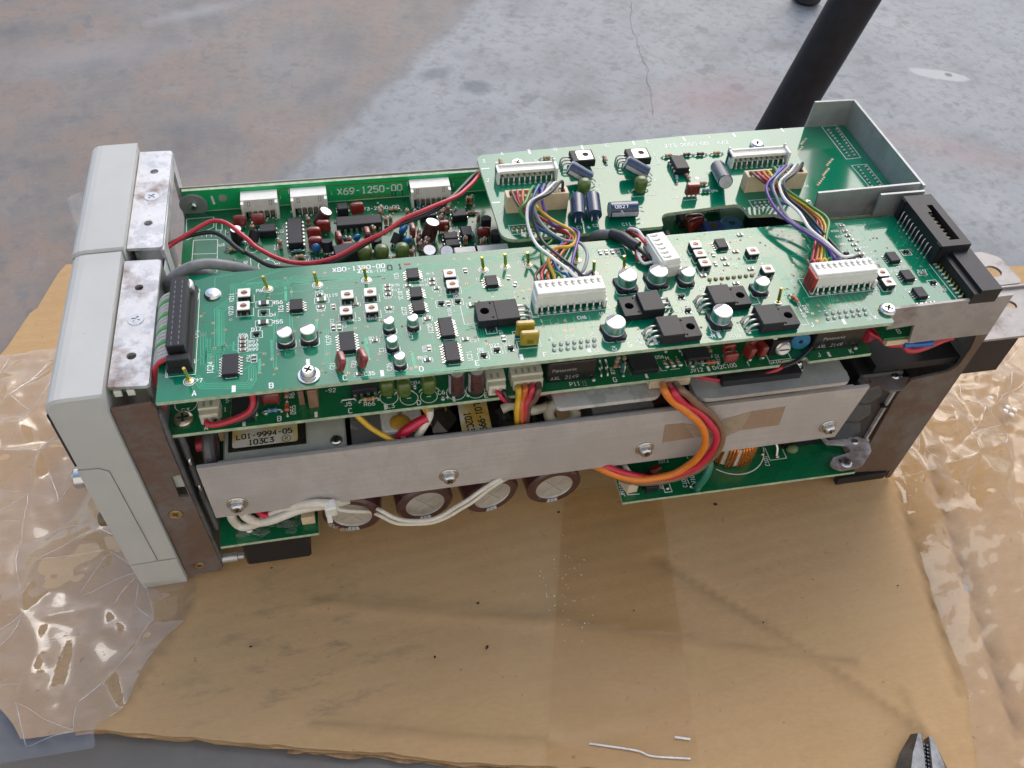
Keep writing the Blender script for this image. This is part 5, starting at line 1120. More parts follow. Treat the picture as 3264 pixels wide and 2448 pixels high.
offset_bundle([(80.27, 8.83), (79.71, 1.19)], 2, -1.0); tr.ribbon([(87.46, 16.95), (87.38, 6.68)], 1.2, zt); tr.ribbon([(102.90, 7.33), (103.02, 0.50)], 1.2, zt); tr.ribbon([(50.50, 12.01), (50.23, 4.96)], 0.9, zt)
for k in range(7): tr.ribbon([(151.96, 16.09), (153.11, 7.55)] if False else [(c[0]+k*3.0, c[1]) for c in ((152.37, 16.74), (151.88, 7.73))], 0.35, zt)
for k in range(8): tr.ribbon([(c[0]+k*2.5, c[1]) for c in ((262.44, 13.11), (263.30, 5.84))], 0.3, zt)
offset_bundle([(235.57, 34.11), (238.99, 36.66), (252.33, 36.21), (252.10, 26.84), (252.16, 22.66), (248.89, 14.96)], 5, 0.8)
offset_bundle([(155.25, 53.39), (174.68, 53.34), (223.08, 57.41), (261.63, 57.19), (285.15, 55.33)], 6, -0.9, 0.22)
offset_bundle([(125.58, 34.28), (131.26, 37.26), (138.25, 32.55), (142.12, 28.31)], 3, 0.9); offset_bundle([(121.12, 25.37), (128.30, 25.82)], 4, -0.9); offset_bundle([(121.03, 18.31), (129.95, 17.76), (131.30, 19.68)], 3, -1)
offset_bundle([(122.65, 15.99), (127.89, 14.56), (127.49, 6.46), (125.17, 1.49)], 3, 0.9); offset_bundle([(266.78, 54.62), (309.45, 54.32)], 3, 0.8, 0.2); offset_bundle([(267.91, 17.94), (265.60, 8.77)], 3, 0.9)
for i in range(90):
    x, y = rnd.uniform(26, 330), rnd.uniform(2, 54); d = rnd.choice([(1, 0), (0, 1), (1, 1)]); l_ = rnd.uniform(4, 12); e = rnd.uniform(3, 8)
    tr.ribbon([(x, y), (x+d[0]*l_, min(56, y+d[1]*l_)), (x+d[0]*l_+e*(1 if d[1] else .7), min(57, y+d[1]*l_+e*(0 if d[1] else .7)))], 0.26, zt)
stuff(tr.build("copper_tracks", [TRACE], mainb))
via = MB()
vp = [(60.32, 52.36), (62.30, 44.33), (40.49, 32.52), (38.61, 27.64), (38.64, 20.44), (30.09, 35.77), (31.19, 37.00), (31.07, 26.09), (34.36, 31.66), (34.36, 26.50), (35.13, 18.96), (52.10, 14.12), (50.43, 5.04), (54.62, 10.97), (57.04, 13.18), (55.90, 6.29), (51.44, 8.85), (62.78, 23.65), (70.80, 28.18), (71.88, 6.26), (73.54, 10.81), (80.16, 0.85), (87.54, 6.21), (86.30, 4.50), (91.40, 8.35), (93.04, 16.74), (92.80, 25.11), (96.90, 47.00), (75.13, 53.22), (88.32, 22.13), (84.15, 22.12), (125.10, 54.73), (131.06, 54.11), (96.89, 47.22), (127.80, 40.01), (151.11, 33.82), (148.31, 33.07), (102.20, 7.43), (101.75, -0.27), (103.46, 0.24), (129.69, 7.82), (126.84, 11.28), (152.18, 13.59), (159.55, 10.10), (162.44, 10.39), (160.81, 15.35), (232.82, 34.05), (256.48, 5.85), (256.52, 1.75), (256.58, 10.71), (260.35, 33.35), (261.93, 35.46), (297.20, 9.59), (308.86, 25.74), (313.63, 25.67), (266.34, 51.20), (271.30, 51.56), (266.44, 48.24), (271.61, 48.36)]
for x, y in vp: via.ring(x, y, 0.42, 0.4, zt+0.02, 10, 0); via.disc(x, y, 0.26, zt+0.015, 8, 1)
for i in range(300):
    x, y = rnd.uniform(200, 318), rnd.uniform(2, 56); x = x if rnd.random() < .7 else rnd.uniform(30, 200); r_ = rnd.uniform(0.22, 0.42)
    via.ring(x, y, r_, 0.3, zt+0.02, 8, 0 if rnd.random() < .6 else 2); via.disc(x, y, r_*.6, zt+0.015, 8, 1)
stuff(via.build("via_rings", [VIA, DARK, M("red-brown via", (0.22, 0.07, 0.04), 0.5)], mainb))
ink = MB(); 
for tkn, ch in (((99.81, 53.04), "0"), ((103.72, 53.08), "1")): text("ink", ch, tkn[0], tkn[1], 2.8, 0, bold=0.04, z=zs)
x, y = 106.72, 54.10; ink.ribbon([(x-1.3, y), (x+1.3, y+0.1)], 0.9, zs); ink.build("ink_mark", [M("red ink", (0.40, 0.05, 0.07), 0.6)], mainb)

# ================================================================== upper right board
upb = board(arcpoly([(146.57, 128.35, 4), (147.42, 68.15, 7), (217.30, 68.81, 1), (218.64, 76.98, 4), (255.43, 79.63, 3), (256.70, 77.57, 3), (257.59, 71.30, 1), (269.26, 70.69), (281.0, 62.6), (288.0, 65.2), (332.2, 65.2), (332.2, 133.2), (312.34, 133.87), (281.14, 133.56), (251.47, 133.18)]), ZA, PCB)
s7 = sk("upper"); zs = ZA+0.05
for s, x, y, h, r_ in [("X73-2050-00  A/2", 252.10, 125.74, 2.5, 0), ("A", 158.62, 128.49, 2.2, 0), ("B", 183.86, 128.90, 2.2, 0), ("C", 209.05, 129.48, 2.2, 0), ("C", 229.42, 130.05, 2.2, 0), ("D", 259.99, 130.72, 2.0, 0), ("3", 149.27, 123.59, 2.2, 0), ("2", 148.68, 109.44, 2.2, 0), ("1", 149.16, 81.02, 2.0, 0), ("C1", 181.31, 72.57, 1.6, 0), ("C2", 188.48, 72.86, 1.6, 0), ("C11", 201.91, 72.11, 1.7, 0), ("+", 185.18, 72.00, 3.0, 0), ("+", 208.55, 71.88, 3.0, 0), ("J8", 150.09, 86.50, 1.4, 0), ("R1", 173.60, 121.60, 1.2, 0), ("C3", 197.48, 100.19, 1.3, 0), ("C4", 223.09, 100.67, 1.3, 0), ("R6", 248.56, 89.88, 1.4, 0), ("R10", 228.81, 87.16, 1.2, 0), ("TP1", 246.03, 99.51, 1.2, 0), ("C5", 249.63, 102.69, 1.2, 0), ("R8", 230.59, 93.44, 1.2, 0), ("J84", 291.73, 88.25, 1.2, 0)]:
    text("upper", s, x, y, h, r_, bold=0.02, z=zs)
for x, y in [(171.50, 128.55), (196.88, 129.08), (222.06, 129.71), (247.44, 130.50), (273.12, 130.90), (298.78, 132.17)]: s7.ribbon([(x, y-1.8), (x, y+1.8)], 1.1, zs)
for x, y in [(149.04, 117.97), (149.42, 93.36)]: s7.ribbon([(x-1.8, y), (x+1.8, y)], 1.0, zs)
screw(upb, (163.71, 118.21, ZA), 3.4, 2.2); screw(upb, (280.59, 120.75, ZA), 3.3, 2.1)
xa, ya = 154.50, 105.30; xb_, yb_ = 176.97, 104.97; header(upb, ZA, (xa+xb_)/2, ya+3.5, 10, 2.45)
xa, ya = 263.90, 104.81; xb_, yb_ = 287.12, 105.46; header(upb, ZA, (xa+xb_)/2, ya+3.4, 10, (xb_-xa)/9.0)
xa, ya = 152.27, 84.93; xb_, yb_ = 179.08, 85.38; topplug(upb, ZA, (xa+xb_)/2, (ya+yb_)/2+2.9, xb_-xa, 5.6, 8.4, 10); J1 = (xa, xb_, (ya+yb_)/2+2.9)
xa, ya = 260.97, 86.54; xb_, yb_ = 289.25, 86.50; topplug(upb, ZA, (xa+xb_)/2, (ya+yb_)/2+2.9, xb_-xa, 5.6, 8.4, 10); J2 = (xa, xb_, (ya+yb_)/2+2.9)
tabpack(upb, ZA, 192.72, 115.31); tabpack(upb, ZA, 218.58, 113.86)
for x, y in [(193.82, 117.01), (220.19, 116.49)]: s7.ribbon([(x+4.5, y-4.6), (x+9.5, y-4.4), (x+9.0, y+5.4)], 0.22, zs)
def cyl_at(p, q_, r, sleeve, par, nm="electrolytic_capacitor"):
    d = Vector(q_)-Vector(p); e = d.to_track_quat('Z', 'Y').to_euler()
    return elcap(par, p, r, d.length, tuple(math.degrees(a) for a in e), sleeve, M("pale rubber bung", (0.45, 0.46, 0.45), 0.5) if sleeve is BLUEC else None, nm)
cyl_at((192.89, 101.02, 123.00), (183.98, 105.23, 127.00), 3.3, BLUEC, upb); cyl_at((219.63, 101.97, 123.00), (210.19, 106.05, 127.00), 3.2, BLUEC, upb)
cyl_at((180.89, 74.56, 124.00), (183.19, 86.48, 125.00), 3.15, BLUEC, upb); cyl_at((188.00, 74.79, 124.00), (189.89, 86.74, 125.00), 3.15, BLUEC, upb)
cyl_at((207.25, 77.26, 123.60), (195.23, 77.87, 123.60), 3.5, BLUEC, upb); cyl_at((254.34, 104.22, 122.00), (250.35, 86.48, 127.00), 3.3, BLUEC, upb)
for s, mx in (("0827", (199.57, 75.20, 127.12)), ("S", (199.34, 73.40, 126.00))): text("blueprint", s, mx[0], mx[1], 1.9 if s != "S" else 1.2, -2, bold=0.01, z=mx[2])
greenl(upb, ZA, 188.62, 95.40, 2.9); greenl(upb, ZA, 214.12, 93.82, 2.9)
for x, y in [(191.39, 94.88), (216.22, 92.36)]: s7.ribbon([(x-7, y+2.4), (x-6.2, y-2.4), (x+5, y-2.2), (x+4.4, y+3)], 0.2, zs)
dip(upb, ZA, 236.91, 107.60, 4, 0, 6.3)
for x, y, rz, m in [(178.13, 121.78, 0, TANR), (204.74, 117.75, 90, PINKR), (235.11, 117.01, 0, TANR), (243.95, 116.82, 0, BROWNC), (250.61, 116.57, 0, BROWNC), (258.66, 116.38, 0, TANR), (233.30, 99.47, 75, TEALR), (238.79, 100.36, 90, PINKR), (244.02, 94.67, 0, TANR), (243.65, 89.35, 0, TEALR), (156.68, 120.78, 90, TANR)]:
    axial(upb, ZA, x, y, rz, m, 3.6, 0.85)
def rednet(q):
    q.box(0, 0, 1.4, 6.2, 2.6, 5.2, 0, 0.5)
    for k in (-2, 0, 2): q.tube([(k, -0.3, 1.6), (k, -0.6, 0)], 0.5, 6, 1)
    for k in (-2, 0, 2): q.box(k, -1.36, 2.2, 1.2, 0.1, 3.2, 2)
put(proto("resistor_network", (), rednet, [REDF, SOLDER, M("dark red groove", (0.12, 0.012, 0.01), 0.35)]), upb, 236.14, 87.65, ZA, -2)
x, y = 235.39, 86.36; s7.ribbon([(x-3.6, y-1.6), (x+3.6, y-1.4)], 0.25, zs)
x, y = 243.26, 99.84; s7.disc(x, y, 1.2, zs, 12)
def pads(q0, q1, nx, ny, par, z, r=0.62):
    pass
x0, y0 = 153.55, 73.30; pts = [(x0+k*2.0, y0+r_*2.1) for k in range(7) for r_ in (0, 1)]; ballrow(upb, ZA, pts, 0.7, "solder_joint", M("flux-browned solder", (0.36, 0.28, 0.16), 0.3)); s7.rect(x0-1.8, y0-1.8, x0+13.8, y0+4, 0.22, zs)
x0, y0 = 263.17, 76.77; ballrow(upb, ZA, [(x0+k*2.2, y0+r_*2.2) for k in range(4) for r_ in (0, 1)], 0.72); s7.rect(x0-2, y0-1.6, x0+13, y0+4.4, 0.22, zs)
PADM = M("dull solder pad", (0.35, 0.38, 0.37), 0.35, 0.7)
a, b_, c, d = Vector((321.91, 129.67)), Vector((326.70, 130.20)), Vector((322.40, 107.74)), Vector((325.56, 108.24))
ballrow(upb, ZA, [tuple(a.lerp(c, k/9)) for k in range(10)] + [tuple(b_.lerp(d, k/9)) for k in range(10)], 0.75, "solder_joint", PADM)
for t in ([319.96, 133.18], ): pass
s7.ribbon([(319.96, 133.18), (327.95, 133.39), (327.91, 106.13), (320.21, 105.78), (319.96, 133.18)], 0.22, zs)
a, b_, c, d = Vector((322.90, 98.46)), Vector((326.76, 98.74)), Vector((322.50, 84.02)), Vector((326.83, 84.30))
ballrow(upb, ZA, [tuple(a.lerp(c, k/6)) for k in range(7)] + [tuple(b_.lerp(d, k/6)) for k in range(7)], 0.72, "solder_joint", PADM)
s7.ribbon([(321.46, 83.46), (320.33, 100.68), (328.15, 100.74), (328.47, 83.76)], 0.22, zs)
tr = MB(); zt = ZA+0.03
for k in range(14):
    t = k/13; p = Vector((298.13, 111.96)).lerp(Vector((307.34, 123.48)), t); r_ = Vector((298.14, 89.19)).lerp(Vector((313.29, 106.33)), t); tr.ribbon([tuple(p), tuple(r_)], 0.4, zt)
for pa, pb in (((297.49, 112.65), (302.79, 117.65)), ((303.47, 120.09), (307.61, 124.09)), ((297.75, 88.33), (303.10, 93.46)), ((303.51, 95.16), (308.11, 99.34)), ((308.69, 102.26), (313.39, 106.56))):
    for k in range(5): p = Vector(pa).lerp(Vector(pb), k/4); tr.disc(p.x, p.y, 0.6, zt+0.02, 8, 1)
stuff(tr.build("copper_tracks", [M("dark masked track", (0.02, 0.10, 0.075), 0.2), VIA], upb))
screw(upb, (286.02, 74.35, ZA+0.3), 2.4, 1.6, 0, False, (40, 0, 0))

# ================================================================== lower board, wide, under the other two
NOT = [(250.62, 4.02), (252.50, 5.98), (263.29, 6.22), (263.53, 4.08)]
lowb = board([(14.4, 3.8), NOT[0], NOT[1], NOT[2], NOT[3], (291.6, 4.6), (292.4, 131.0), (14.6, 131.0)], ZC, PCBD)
s6 = sk("lower"); zs = ZC+0.05
for s, x, y, h, r_ in [("A", 27.36, 5.46, 2.2, 0), ("B", 53.20, 5.78, 2.2, 0), ("C", 78.97, 5.65, 2.2, 0), ("D", 104.52, 5.80, 2.2, 0), ("E", 130.26, 5.69, 2.2, 0), ("G", 181.61, 6.04, 2.2, 0), ("H", 205.76, 14.15, 1.8, 0), ("I", 237.73, 6.41, 2.0, 0), ("J", 268.99, 6.91, 2.0, 0), ("K", 283.34, 6.83, 2.2, 0), ("C3", 19.75, 14.67, 1.9, 0), ("1", 33.85, 13.02, 1.8, 0), ("5", 34.60, 17.30, 1.8, 0), ("R6", 58.08, 16.22, 1.7, 90), ("D55", 58.21, 9.18, 1.8, 90), ("J5", 78.35, 8.96, 1.8, 0), ("R66", 86.21, 7.90, 1.8, 0), ("L3", 93.99, 5.66, 1.8, 0), ("C6", 113.56, 9.51, 1.8, 0), ("D84", 104.52, 15.75, 1.6, 0), ("+", 115.55, 6.67, 2.6, 0), ("+", 123.30, 6.42, 2.6, 0), ("P11", 165.38, 6.23, 1.8, 0), ("R71", 182.06, 10.85, 1.6, 85), ("R70", 186.16, 16.09, 1.4, 85), ("D56", 202.94, 15.15, 1.5, 0), ("1", 209.70, 13.58, 1.6, 0), ("JW12", 215.46, 6.13, 1.8, 0), ("R48", 217.88, 9.80, 1.7, 0), ("D42", 224.54, 6.26, 1.8, 0), ("C100", 229.80, 6.45, 1.8, 0), ("R152", 226.29, 11.03, 1.4, 85), ("GAIN", 249.15, 5.72, 1.6, 0), ("P13", 134.96, 5.78, 1.6, 0),
    ("X73-2060-00", 101.06, 124.34, 2.1, 0), ("U3", 30.98, 106.96, 1.6, 0), ("U1", 56.73, 113.30, 1.6, 90), ("R16", 54.12, 102.40, 1.5, 90), ("(C121)", 70.06, 92.33, 1.7, 0), ("C5", 54.53, 91.00, 1.5, 80), ("C22", 133.18, 105.64, 1.5, 0), ("C21", 122.40, 97.34, 1.5, 0), ("+", 17.04, 96.44, 2.6, 0), ("+", 50.68, 95.07, 2.6, 0), ("ARD", 41.21, 93.26, 1.5, 90), ("-92", 72.25, 16.56, 1.8, 0)]:
    text("lower", s, x, y, h, r_, bold=0.02, z=zs)
for x, y in [(40.62, 5.37), (66.43, 5.69), (91.96, 5.55), (117.79, 5.55), (169.09, 5.93), (194.60, 6.15), (220.61, 6.18), (273.32, 6.51), (169.21, 5.98)]: s6.ribbon([(x, y-1.3), (x, y+1.3)], 1.1, zs)
for p, q_ in [((15.46, 126.74), (27.24, 126.95)), ((16.05, 112.56), (15.46, 126.74)), ((27.24, 126.95), (27.40, 119.74)), ((27.40, 119.74), (16.07, 112.03)), ((19.03, 111.65), (29.25, 110.88)), ((19.03, 111.65), (18.82, 91.72)), ((29.25, 110.88), (29.37, 89.33)), ((18.73, 102.31), (29.31, 101.45)), ((28.29, 125.14), (30.87, 124.82)), ((28.29, 125.14), (28.45, 117.42)), ((30.87, 124.82), (31.00, 117.10)), ((28.45, 117.42), (31.00, 117.10)), ((43.17, 96.56), (43.48, 90.45)), ((43.48, 90.45), (45.74, 90.15))]:
    s6.ribbon([p, q_], 0.25, zs)
for k in range(6): p = 22.48, 117.10; s6.ribbon([(p[0]+k*2, p[1]), (p[0]+k*2, p[1]-4)], 0.2, zs)
for x, y, r in [(49.97, 91.10, 3.6), (43.85, 102.68, 2.6), (110.90, 94.53, 2.8), (93.76, 9.92, 3.4), (101.12, 8.52, 3.4), (108.64, 8.30, 3.2), (119.08, 8.57, 3.6), (126.52, 8.38, 3.6), (19.89, 17.85, 4.0), (117.58, 100.67, 2.8), (103.49, 92.85, 2.6)]: s6.ring(x, y, r, 0.28, zs, 24)
for x, y in [(93.76, 9.86), (101.11, 8.46), (108.63, 8.18)]: s6.ribbon([(x-.8, y), (x+.8, y)], 0.4, zs)
# --- strip in front of the main board
screw(lowb, (19.29, 10.20, ZC), 3.6, 1.9, 0, False, (0, 0, 0), M("tarnished plate", (0.5, 0.46, 0.36), 0.35, 1.0, vary=0.25))
def wplug(q, n, w=2.5):
    W = n*w+2.4; q.box(0, 2.2, 0.1, W, 5.6, 6.2, 0, 0.3); q.box(0, -1.6, 0.6, W-0.8, 3.4, 5.0, 0, 0.3)
    for i in range(n): x = (i-(n-1)/2)*w; q.box(x-0.3, 1.6, 6.3, 1.0, 2.4, 0.06, 1); q.box(x, -3.2, 1.8, 1.5, 0.5, 2.4, 1)
ivory = M("ivory nylon", (0.58, 0.56, 0.45), 0.45, vary=0.06)
for n, (x, y) in ((2, (29.16, 9.84)), (2, (134.31, 8.01)), (4, (146.53, 8.99))):
    put(proto("cable_plug", ("w", n), lambda q, n=n: wplug(q, n), [ivory, M("nylon recess", (0.3, 0.29, 0.24), 0.6)]), lowb, x, y, ZC)
dip(lowb, ZC, 40.59, 10.63, 4, 0, 7.6); dip(lowb, ZC, 84.98, 14.83, 4, 90, 6.0)
redcap(lowb, ZC, 50.68, 12.87, 7.2, 5.2, 4.0, 0, -12)
axial(lowb, ZC, 50.89, 9.30, 0, BLUER, 3.8); axial(lowb, ZC, 56.09, 9.86, 90, DIODE, 3.6, 0.95); axial(lowb, ZC, 56.13, 16.14, 90, PINKR, 3.6); axial(lowb, ZC, 86.26, 9.50, 0, TANR, 4.4)
q = MB(); q.tube([(75.94, 10.07, ZC+.1), (76.38, 10.29, ZC+1), (80.92, 10.41, ZC+1), (81.34, 10.23, ZC+.1)], 0.32, 6); q.build("jumper_wire", [WIREM], lowb)
q = MB(); xx, yy = 65.99, 9.57; q.box(xx, yy+5, ZC, 3.6, 11, 9.5, 0, 0.2); q.box(xx-4.2, yy+6.5, ZC, 2.0, 10, 7.5); q.build("copper_heatsink", [M("dull copper strip", (0.34, 0.20, 0.13), 0.45, 0.5), DARKM], lowb)
for x, y, r in [(93.44, 12.56, 2.9), (99.61, 11.28, 2.9), (109.04, 11.28, 2.9)]: greenl(lowb, ZC, x, y, r)
for x, y in [(119.37, 8.95), (126.81, 8.77)]: elcap(lowb, (x, y+0.3, ZC+0.5), 3.1, 11, (0, 0, 200), BROWNC)
(ra, ya), (rb, yb_) = (154.44, 7.96), (173.60, 7.85)
relay(lowb, ZC, (ra+rb)/2, ya+5.2, rb-ra, 10.4, 10.6, [("Panasonic", 1.75, 6.9, -3.0), ("AXL 2149", 1.75, 2.6, -2.6)])
text("relay", "SC401P", (ra+rb)/2+5.0, ya+3.6, 1.7, z=ZC+10.97); s6.ring((ra+rb)/2-2.4, ya+3.6, 1.5, 0.5, ZC+10.97, 14)
(ra, ya), (rb, yb_) = (266.06, 9.08), (287.99, 9.24)
relay(lowb, ZC, (ra+rb)/2, ya+5.2, rb-ra, 10.4, 10.6, [("Panasonic", 1.75, 6.9, -2.5), ("AXL 2149", 1.75, 2.6, -3.0)])
text("relay", "SC401P", (ra+rb)/2+6.0, ya+3.6, 1.7, z=ZC+10.97); s6.ring((ra+rb)/2-1.0, ya+3.6, 1.5, 0.5, ZC+10.97, 14)
for x, y in [(176.69, 8.42), (179.31, 8.53), (177.91, 12.54), (180.31, 12.55)]: put(proto("jumper_wire", ("v",), lambda q: q.tube([(0, 0, 0), (0, 0.4, 0.9), (0, 3.4, 0.9), (0, 3.8, 0)], 0.45, 6), [WIREM]), lowb, x, y, ZC)
chip(lowb, ZC, 194.51, 11.31, 8, 0, 10.5, 1.0, 2.4); standr(lowb, ZC, 183.62, 12.07, PINKR); axial(lowb, ZC, 188.15, 16.54, 90, TANR, 3.4); standr(lowb, ZC, 185.50, 9.27, TEALR)
xx, yy = 204.19, 9.81; xz_, yz_ = 209.91, 9.93
ballrow(lowb, ZC, [(xx+(xz_-xx)*k/2, yy+(yz_-yy)*k/2) for k in range(3)], 1.25); ballrow(lowb, ZC, [(xx+(xz_-xx)*k/2-.4, yy+2.0+(yz_-yy)*k/2) for k in range(3)], 1.05, "solder_joint", M("flux-browned solder", (0.36, 0.28, 0.16), 0.3))
s6.ribbon([(xx-3, yy), (xx-2.6, yy-2), (xx-0.5, yy-2)], 0.3, zs); s6.ribbon([(xx+1, yy-1.9), (xx+5, yy-1.8)], 0.3, zs); s6.ribbon([(xz_+2.6, yz_+2), (xz_+2.4, yz_-1.4)], 0.3, zs)
dip(lowb, ZC, 217.37, 12.29, 4, 90, 5.6, 2.6); axial(lowb, ZC, 218.25, 11.67, 0, TANR, 3.8); axial(lowb, ZC, 222.28, 8.43, 0, DIODE, 3.8, 0.95); axial(lowb, ZC, 223.95, 15.50, 95, TANR, 3.8)
redcap(lowb, ZC, 230.93, 12.24, 5.6, 5.0, 3.0, 5, -10); redcap(lowb, ZC, 230.11, 7.73, 6.0, 4.6, 3.2, 5, -8); redcap(lowb, ZC, 237.56, 9.41, 5.6, 6.2, 3.0, 100, 10); redcap(lowb, ZC, 242.98, 9.75, 5.6, 6.2, 3.0, 100, 10); redcap(lowb, ZC, 241.91, 13.30, 6.0, 6.0, 3.0, 10, 0)
q = MB(); gx, gy = 251.93, 8.83
q.box(gx-0.5, gy+4, ZC, 8.2, 7.5, 8.5, 0, 0.3); q.at(gx+0.4, gy+0.2, ZC+4.6, 78, 0, 0).lathe([(3.4, -1), (3.4, 0.9), (2.9, 1.4)], 20, 1); q.at(gx+0.4, gy+0.2, ZC+4.6, 78, 0, 0).cyl(2.3, 1.3, 1.75, 18, 2); q.box(0, 0, 1.76, 4.2, 0.6, 0.06, 3); q.at()
q.box(gx-3.4, gy+2.4, ZC+6.2, 1.6, 2, 3, 2); q.build("gain_trimmer", [CHIPB, CHROME, WHITEP, DARK], lowb)
q = MB(); bx_, by_ = 261.42, 10.12; q.at(bx_, by_+1.5, ZC+4.4, 82, 0, -6).lathe([(0.9, 0.6), (3.9, 0.6), (4.2, 0.2), (4.2, -9)], 22, 0, caps=(False, True)); q.disc(0, 0, 0.95, 0.3, 12, 1); q.build("barrel_inductor", [BLUEX, CHIPB], lowb)
s6.rect(gx-5, gy-2.2, gx+4.6, gy+2, 0.25, zs)
for i, (x, y) in enumerate([(214.50, 8.31), (206.27, 17.66), (103.89, 13.26), (48.44, 9.02), (202.65, 19.31), (212.34, 17.17), (212.84, 15.22), (239.11, 8.43), (244.80, 8.73), (44.92, 8.83), (113.64, 6.17), (285.93, 8.15), (173.15, 7.09)]): ballrow(lowb, ZC, [(x, y)], 0.95)
for k in range(5): ballrow(lowb, ZC, [tuple(Vector((36.31, 9.41)).lerp(Vector((36.51, 16.83)), k/4))], 0.8)
# --- the crowded part behind the main board
dip(lowb, ZC, 62.79, 108.22, 7, 0, 6.4); dip(lowb, ZC, 91.00, 111.79, 8, 90, 6.4, 3.6)
for x, y, w, h, t, rz, tl in [(39.18, 117.16, 6, 5, 2.6, 0, -25), (46.95, 117.06, 6, 5, 2.6, 3, -25), (91.04, 119.82, 6.4, 5.6, 2.8, 0, -8), (75.31, 108.77, 6.2, 6, 2.8, 0, -4), (70.99, 104.47, 6.2, 6, 2.8, 0, -4), (71.35, 98.07, 6.2, 6, 2.8, 0, -4), (80.84, 98.95, 6, 6.6, 2.6, 100, 6), (93.25, 100.54, 6, 6.4, 2.6, 95, 6), (84.61, 94.78, 6.2, 4, 2.6, 0, -15), (113.44, 101.20, 6, 6, 2.4, 95, 4), (128.03, 103.18, 5.6, 5.2, 2.6, 0, -4), (145.29, 96.58, 6.0, 4.6, 3.0, 0, -12), (243.21, 89.18, 9, 6, 3.4, 20, -8), (243.28, 92.06, 9.5, 6, 4, 3, -5), (257.91, 102.69, 9, 5, 4, 3, -5)]:
    redcap(lowb, ZC, x, y, w, h, t, rz, tl)
for x, y, w, d, h in [(51.06, 111.40, 7.0, 5.2, 3.6), (84.43, 122.26, 5.0, 4.6, 4.0), (122.51, 113.57, 7.2, 5.4, 3.6), (136.44, 111.50, 6.8, 4.8, 3.6), (130.23, 97.04, 6.4, 4.6, 3.0), (130.37, 91.96, 6.4, 4.4, 3.0), (137.77, 98.81, 5.0, 6.4, 3.4), (240.84, 95.20, 8, 7, 4.5)]:
    blackbox(lowb, ZC, x, y, w, d, h)
blackbox(lowb, ZC, 84.28, 90.16, 11, 7, 6, 8, "optocoupler"); blackbox(lowb, ZC, 218.42, 26.52, 14, 9, 5)
cyl_at((73.35, 114.67, 99.00), (77.19, 114.73, 106.00), 3.0, BROWNC, lowb); cyl_at((120.60, 99.55, 98.40), (122.75, 100.09, 107.00), 3.3, BROWNC, lowb); cyl_at((118.79, 84.94, 98.40), (119.02, 82.74, 106.00), 3.0, BROWNC, lowb); cyl_at((126.90, 84.92, 98.40), (126.32, 81.94, 105.00), 3.1, BROWNC, lowb); cyl_at((38.00, 107.97, 98.40), (38.27, 107.73, 105.50), 2.6, CHIPB, lowb)
for x, y, rz, tl in [(88.88, 101.64, 20, 25), (110.71, 104.82, 0, 18), (111.09, 96.11, 10, 18), (71.55, 95.44, 0, 8), (108.33, 102.39, 30, 15)]: bluedrop(lowb, ZC, x, y, rz, tl)
for x, y, rz, tl in [(76.20, 94.83, 180, 12), (97.31, 94.71, 200, 0), (104.44, 95.37, 140, 45), (147.26, 102.41, 0, 0), (43.86, 104.77, 150, 40), (149.85, 92.19, 0, 0)]: to92(lowb, ZC, x, y, rz, tl)
for x, y in [(91.55, 88.69), (98.93, 88.24), (107.75, 88.12)]: greenl(lowb, ZC, x, y, 3.2)
for x, y, rz, m in [(107.60, 121.56, 0, TANR), (63.30, 97.55, 0, TEALR), (63.83, 93.86, 0, TANR), (71.27, 96.51, 0, TEALR), (38.56, 106.51, 0, TEALR), (142.58, 114.58, 0, PINKR), (130.98, 117.52, 0, DIODE), (98.63, 117.51, 0, TANR), (35.96, 102.14, 0, TANR)]: axial(lowb, ZC, x, y, rz, m, 3.8)
for x, y, m in [(56.10, 101.62, PINKR), (68.78, 115.63, PINKR), (83.98, 100.13, TEALR), (86.01, 99.87, PINKR), (97.15, 105.45, TANR), (115.66, 96.59, PINKR), (119.98, 94.96, PINKR), (128.98, 113.74, PINKR), (127.63, 109.37, PINKR), (141.87, 121.45, DIODE), (143.42, 121.85, TANR), (116.54, 100.80, PINKR), (102.97, 111.34, PINKR), (105.18, 112.18, TANR), (144.72, 107.79, PINKR), (144.80, 91.76, TANR), (143.23, 90.89, TANR), (116.16, 92.26, PINKR), (118.61, 92.48, PINKR), (101.71, 119.98, TANR), (44.56, 113.22, PINKR), (94.11, 90.94, PINKR)]: standr(lowb, ZC, x, y, m)
for i in range(34):
    x, y = rnd.uniform(96, 146), rnd.uniform(68, 124); standr(lowb, ZC, x, y, rnd.choice([PINKR, TANR, TEALR])) if i % 2 else axial(lowb, ZC, x, y, rnd.choice([0, 90]), rnd.choice([PINKR, TANR, TEALR, DIODE]), 3.2)
for i in range(26):
    x, y = rnd.uniform(205, 268), rnd.uniform(66, 92); (standr if i % 3 else ballrow)(lowb, ZC, x, y, rnd.choice([PINKR, TANR])) if i % 3 else ballrow(lowb, ZC, [(x, y)], 1.2)
q = MB(); x, y = 259.62, 86.45; q.at(x, y, ZC).lathe([(5.5, 0.2), (5.5, 5), (4.6, 5.8), (1.6, 5.8), (1.4, 5.0)], 20, 0); q.disc(0, 0, 1.4, 5.1, 12, 1); q.build("ring_inductor", [BLUEX, COPR], lowb)
q = MB(); x, y = 250.03, 85.11; q.at(x, y, ZC).box(0, 0, 0.2, 9, 7, 6, 0, 0.4); q.at(x, y, ZC).cyl(1.7, 6.2, 6.7, 14, 1); q.build("blue_trimmer", [M("blue trimmer case", (0.02, 0.06, 0.25), 0.35), GOLD], lowb)
relay(lowb, ZC, 280.75, 86.76, 24, 12, 11, [])
for w_, x_ in ((9.0, 0), (9.6, 0)): pass
